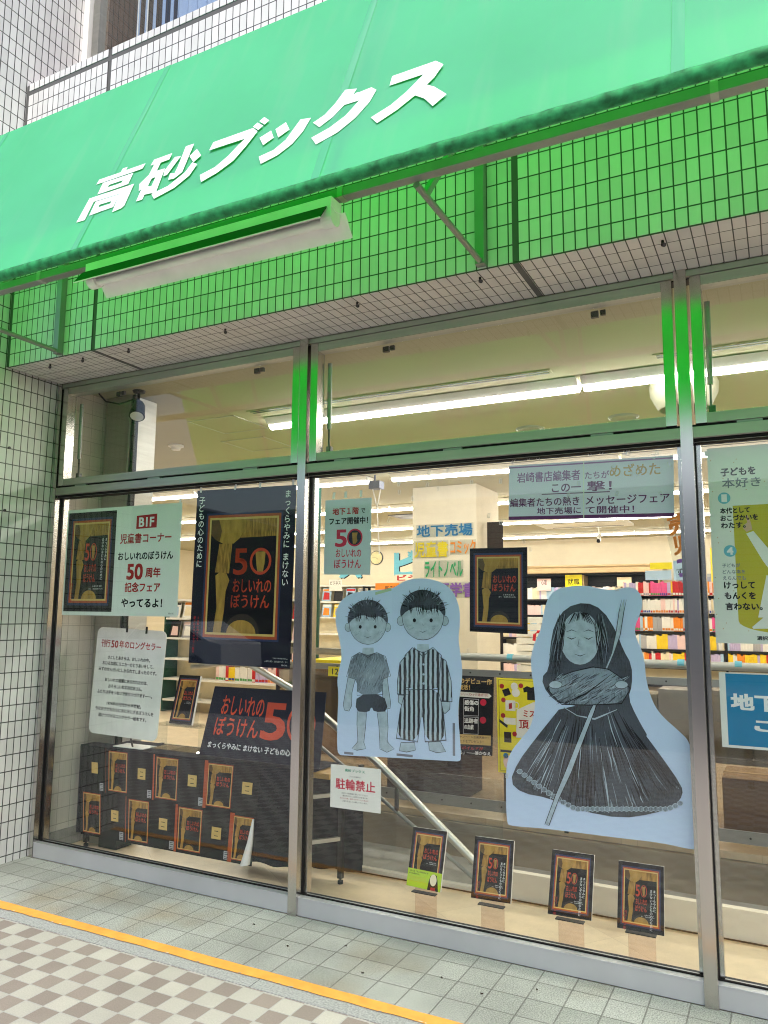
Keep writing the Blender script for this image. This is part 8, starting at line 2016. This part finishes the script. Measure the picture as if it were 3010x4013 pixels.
low_book((2.970, .477), (3.166, .479), (3.163, .214), (2.967, .209), 'picture book on a low stand, second of four from the left, below the sloping handrail', True, .115, 'clear stand under the second low book')
low_book((3.351, .468), (3.543, .469), (3.535, .205), (3.338, .201), 'picture book on a low stand, third of four, under the large board', True, .115, 'clear stand under the third low book')
low_book((3.650, .462), (3.842, .464), (3.841, .198), (3.646, .197), 'picture book on a low stand, last of four, nearest the right mullion', True, .115, 'clear stand under the last low book')

# ------------------------------------------------------------------ posters on the rear parapet
S = Sheet('poster', 'black crime series poster on the rear parapet between the cut-out boards', 'poster', *quad(2.18, [(1.86, 1.075), (2.372, 1.075), (2.354, .488), (1.856, .47)]), 'cover_black')
S.text('伝説のデビュー作', .28, .03, .97, .10, 'frame_cream', 2, .03); S.text('ここに復活！', .2, .115, .62, .18, 'frame_cream', 2, .03)
S.poly([(.1, .20), (.93, .215), (.97, .245), (.93, .275), (.1, .265)], 'book_white', 2); S.text('佐久間公シリーズ4ヶ月連続刊行', .3, .215, .92, .255, 'ink_red', 4)
for a, b, t1, t2 in ((.2, .29, '標的', '走る'), (.52, .29, '感傷の', '街角'), (.2, .52, '漂泊の', '街角'), (.52, .52, '追跡者', 'の血統')):
    S.rect(a, b, a + .25, b + .22, 'book_grey', 2); S.rect(a + .01, b + .008, a + .24, b + .212, 'cover_black', 3)
    S.text(t1, a + .02, b + .02, a + .24, b + .08, 'ink_white', 5, .03); S.text(t2, a + .02, b + .10, a + .17, b + .16, 'ink_white', 5, .03)
for b in (.33, .555): S.disc(.84, b, .026, 'ink_crimson', 3)
S.rect(.05, .745, .97, .87, 'frame_cream', 2); S.text('へのプレゼントキャンペーン企画実施中！', .1, .76, .93, .79, 'ink', 4); S.text('で40名様に図書カードをプレゼント！', .1, .81, .85, .85, 'ink', 4)
S.text('ハードボイルドが', .3, .895, .85, .935, 'ink_red', 3, .02); S.text('時期がある」――湊かなえ', .2, .95, .97, .995, 'ink_white', 3, .02)
S.done()
S = Sheet('poster', 'bright yellow mystery goods poster on the rear parapet beside the robed cut-out', 'poster', *quad(2.18, [(2.393, 1.072), (2.91, 1.072), (2.91, .372), (2.399, .376)]), 'sign_yellow')
for a, b, c_, d in ((.03, .02, .035, .98), (.03, .02, .97, .023), (.03, .977, .97, .98), (.965, .02, .97, .98)): S.rect(a, b, c_, d, 'ink', 1)
S.poly([(.08, .13), (.18, .105), (.22, .17), (.12, .20)], 'ink', 2); S.disc(.27, .085, .028, 'book_white', 2); S.disc(.29, .15, .032, 'book_white', 3)
S.poly([(.40, .10), (.46, .075), (.52, .09), (.58, .075), (.66, .10), (.62, .145), (.58, .135), (.58, .22), (.46, .22), (.46, .135), (.41, .145)], 'ink', 2)
S.rect(.13, .235, .28, .345, 'book_white', 2); S.ring(.295, .285, .022, .026, .006, 'book_white', 2, 'picture'); S.poly([(.18, .27), (.23, .26), (.23, .32), (.18, .33)], 'ink_red', 3)
S.rect(.10, .42, .28, .49, 'book_white', 2); S.poly([(.03, .44), (.16, .50), (.15, .53), (.03, .47)], 'ink', 3)
S.poly([(.30, .33), (.55, .24), (.95, .25), (.95, .62), (.28, .62)], 'book_white', 2)
S.text('ミステ', .40, .33, .66, .40, 'ink_red', 4, .02); S.text('頂上', .33, .43, .62, .52, 'ink_red', 4, .02)
S.rect(.10, .57, .21, .68, 'ochre_brown', 2); S.rect(.04, .76, .96, .785, 'ink_navy', 2); S.disc(.12, .82, .02, 'sign_blue', 3)
for a, b in ((.08, .09), (.37, .075), (.10, .235), (.09, .40), (.26, .585)): S.disc(a, b, .018, 'ink_red', 4)
S.disc(.14, .88, .03, 'book_pale pink', 3, ry=.05); S.done()

# ================================================================== ACROSS THE STREET (seen only in the glass)
ob = thing('ribbed_building', 'long grey ribbed building across the street, seen only in the glass', 'building', (-8, -18, 0))
MB().box(-40, 14, -20, -17.0, -.3, 4.7, 'siding').build('wall', ob)
MB().box(-40.2, 14.2, -20.2, -16.8, 4.7, 4.85, 'white_paint').build('parapet', ob)
for k in range(10):
    x = -36 + 5 * k; f_ = MB().box(x, x + 2.4, -17.0, -16.93, .9, 2.3, 'alu').build('window', ob); B(x + .06, x + 2.34, -16.93, -16.92, .97, 2.24, 'dark_glass').build('pane', f_)
gb = thing('gabled_house', 'house with a dark gable and a teal canopy across the street, seen in the glass', 'house', (-17, -15, 0))
MB().box(-26, -8.6, -16.7, -14.6, -.1, 3.9, 'brown_wall').build('wall', gb)
MB().prism([(-26.5, 3.9), (-8, 3.9), (-15.2, 5.6)], 'y', -16.8, -14.3, 'dark_roof').build('roof', gb)
MB().prism([(-14.6, 3.9), (-13.2, 3.1), (-13.2, 3.0), (-14.6, 3.3)], 'x', -24, -13, 'teal_roof').build('canopy', gb)
B(-19, -16, -14.6, -14.55, 0, 2.3, 'dark_glass').build('window', gb)
car = thing('parked_car', 'white car parked across the street, seen in the glass', 'car', (-9.5, -11.8, -.1))
prof = [(-11.6, .15), (-11.65, .55), (-11.3, .78), (-10.6, .85), (-10.1, 1.28), (-8.7, 1.32), (-7.9, .88), (-7.5, .8), (-7.45, .2)]
MB().prism(prof, 'y', -12.6, -11.0, 'car_white').build('body', car, .04)
MB().prism([(-10.5, .86), (-10.08, 1.22), (-8.75, 1.26), (-8.05, .88)], 'y', -12.62, -10.98, 'dark_glass').build('window', car)
for x in (-10.8, -8.3):
    for y in (-12.5, -11.1): MB().tube([(x, y - .1, .22), (x, y + .1, .22)], .32, 'rubber', 24).tube([(x, y - .11, .22), (x, y + .11, .22)], .19, 'alu', 16).build('wheel', car)
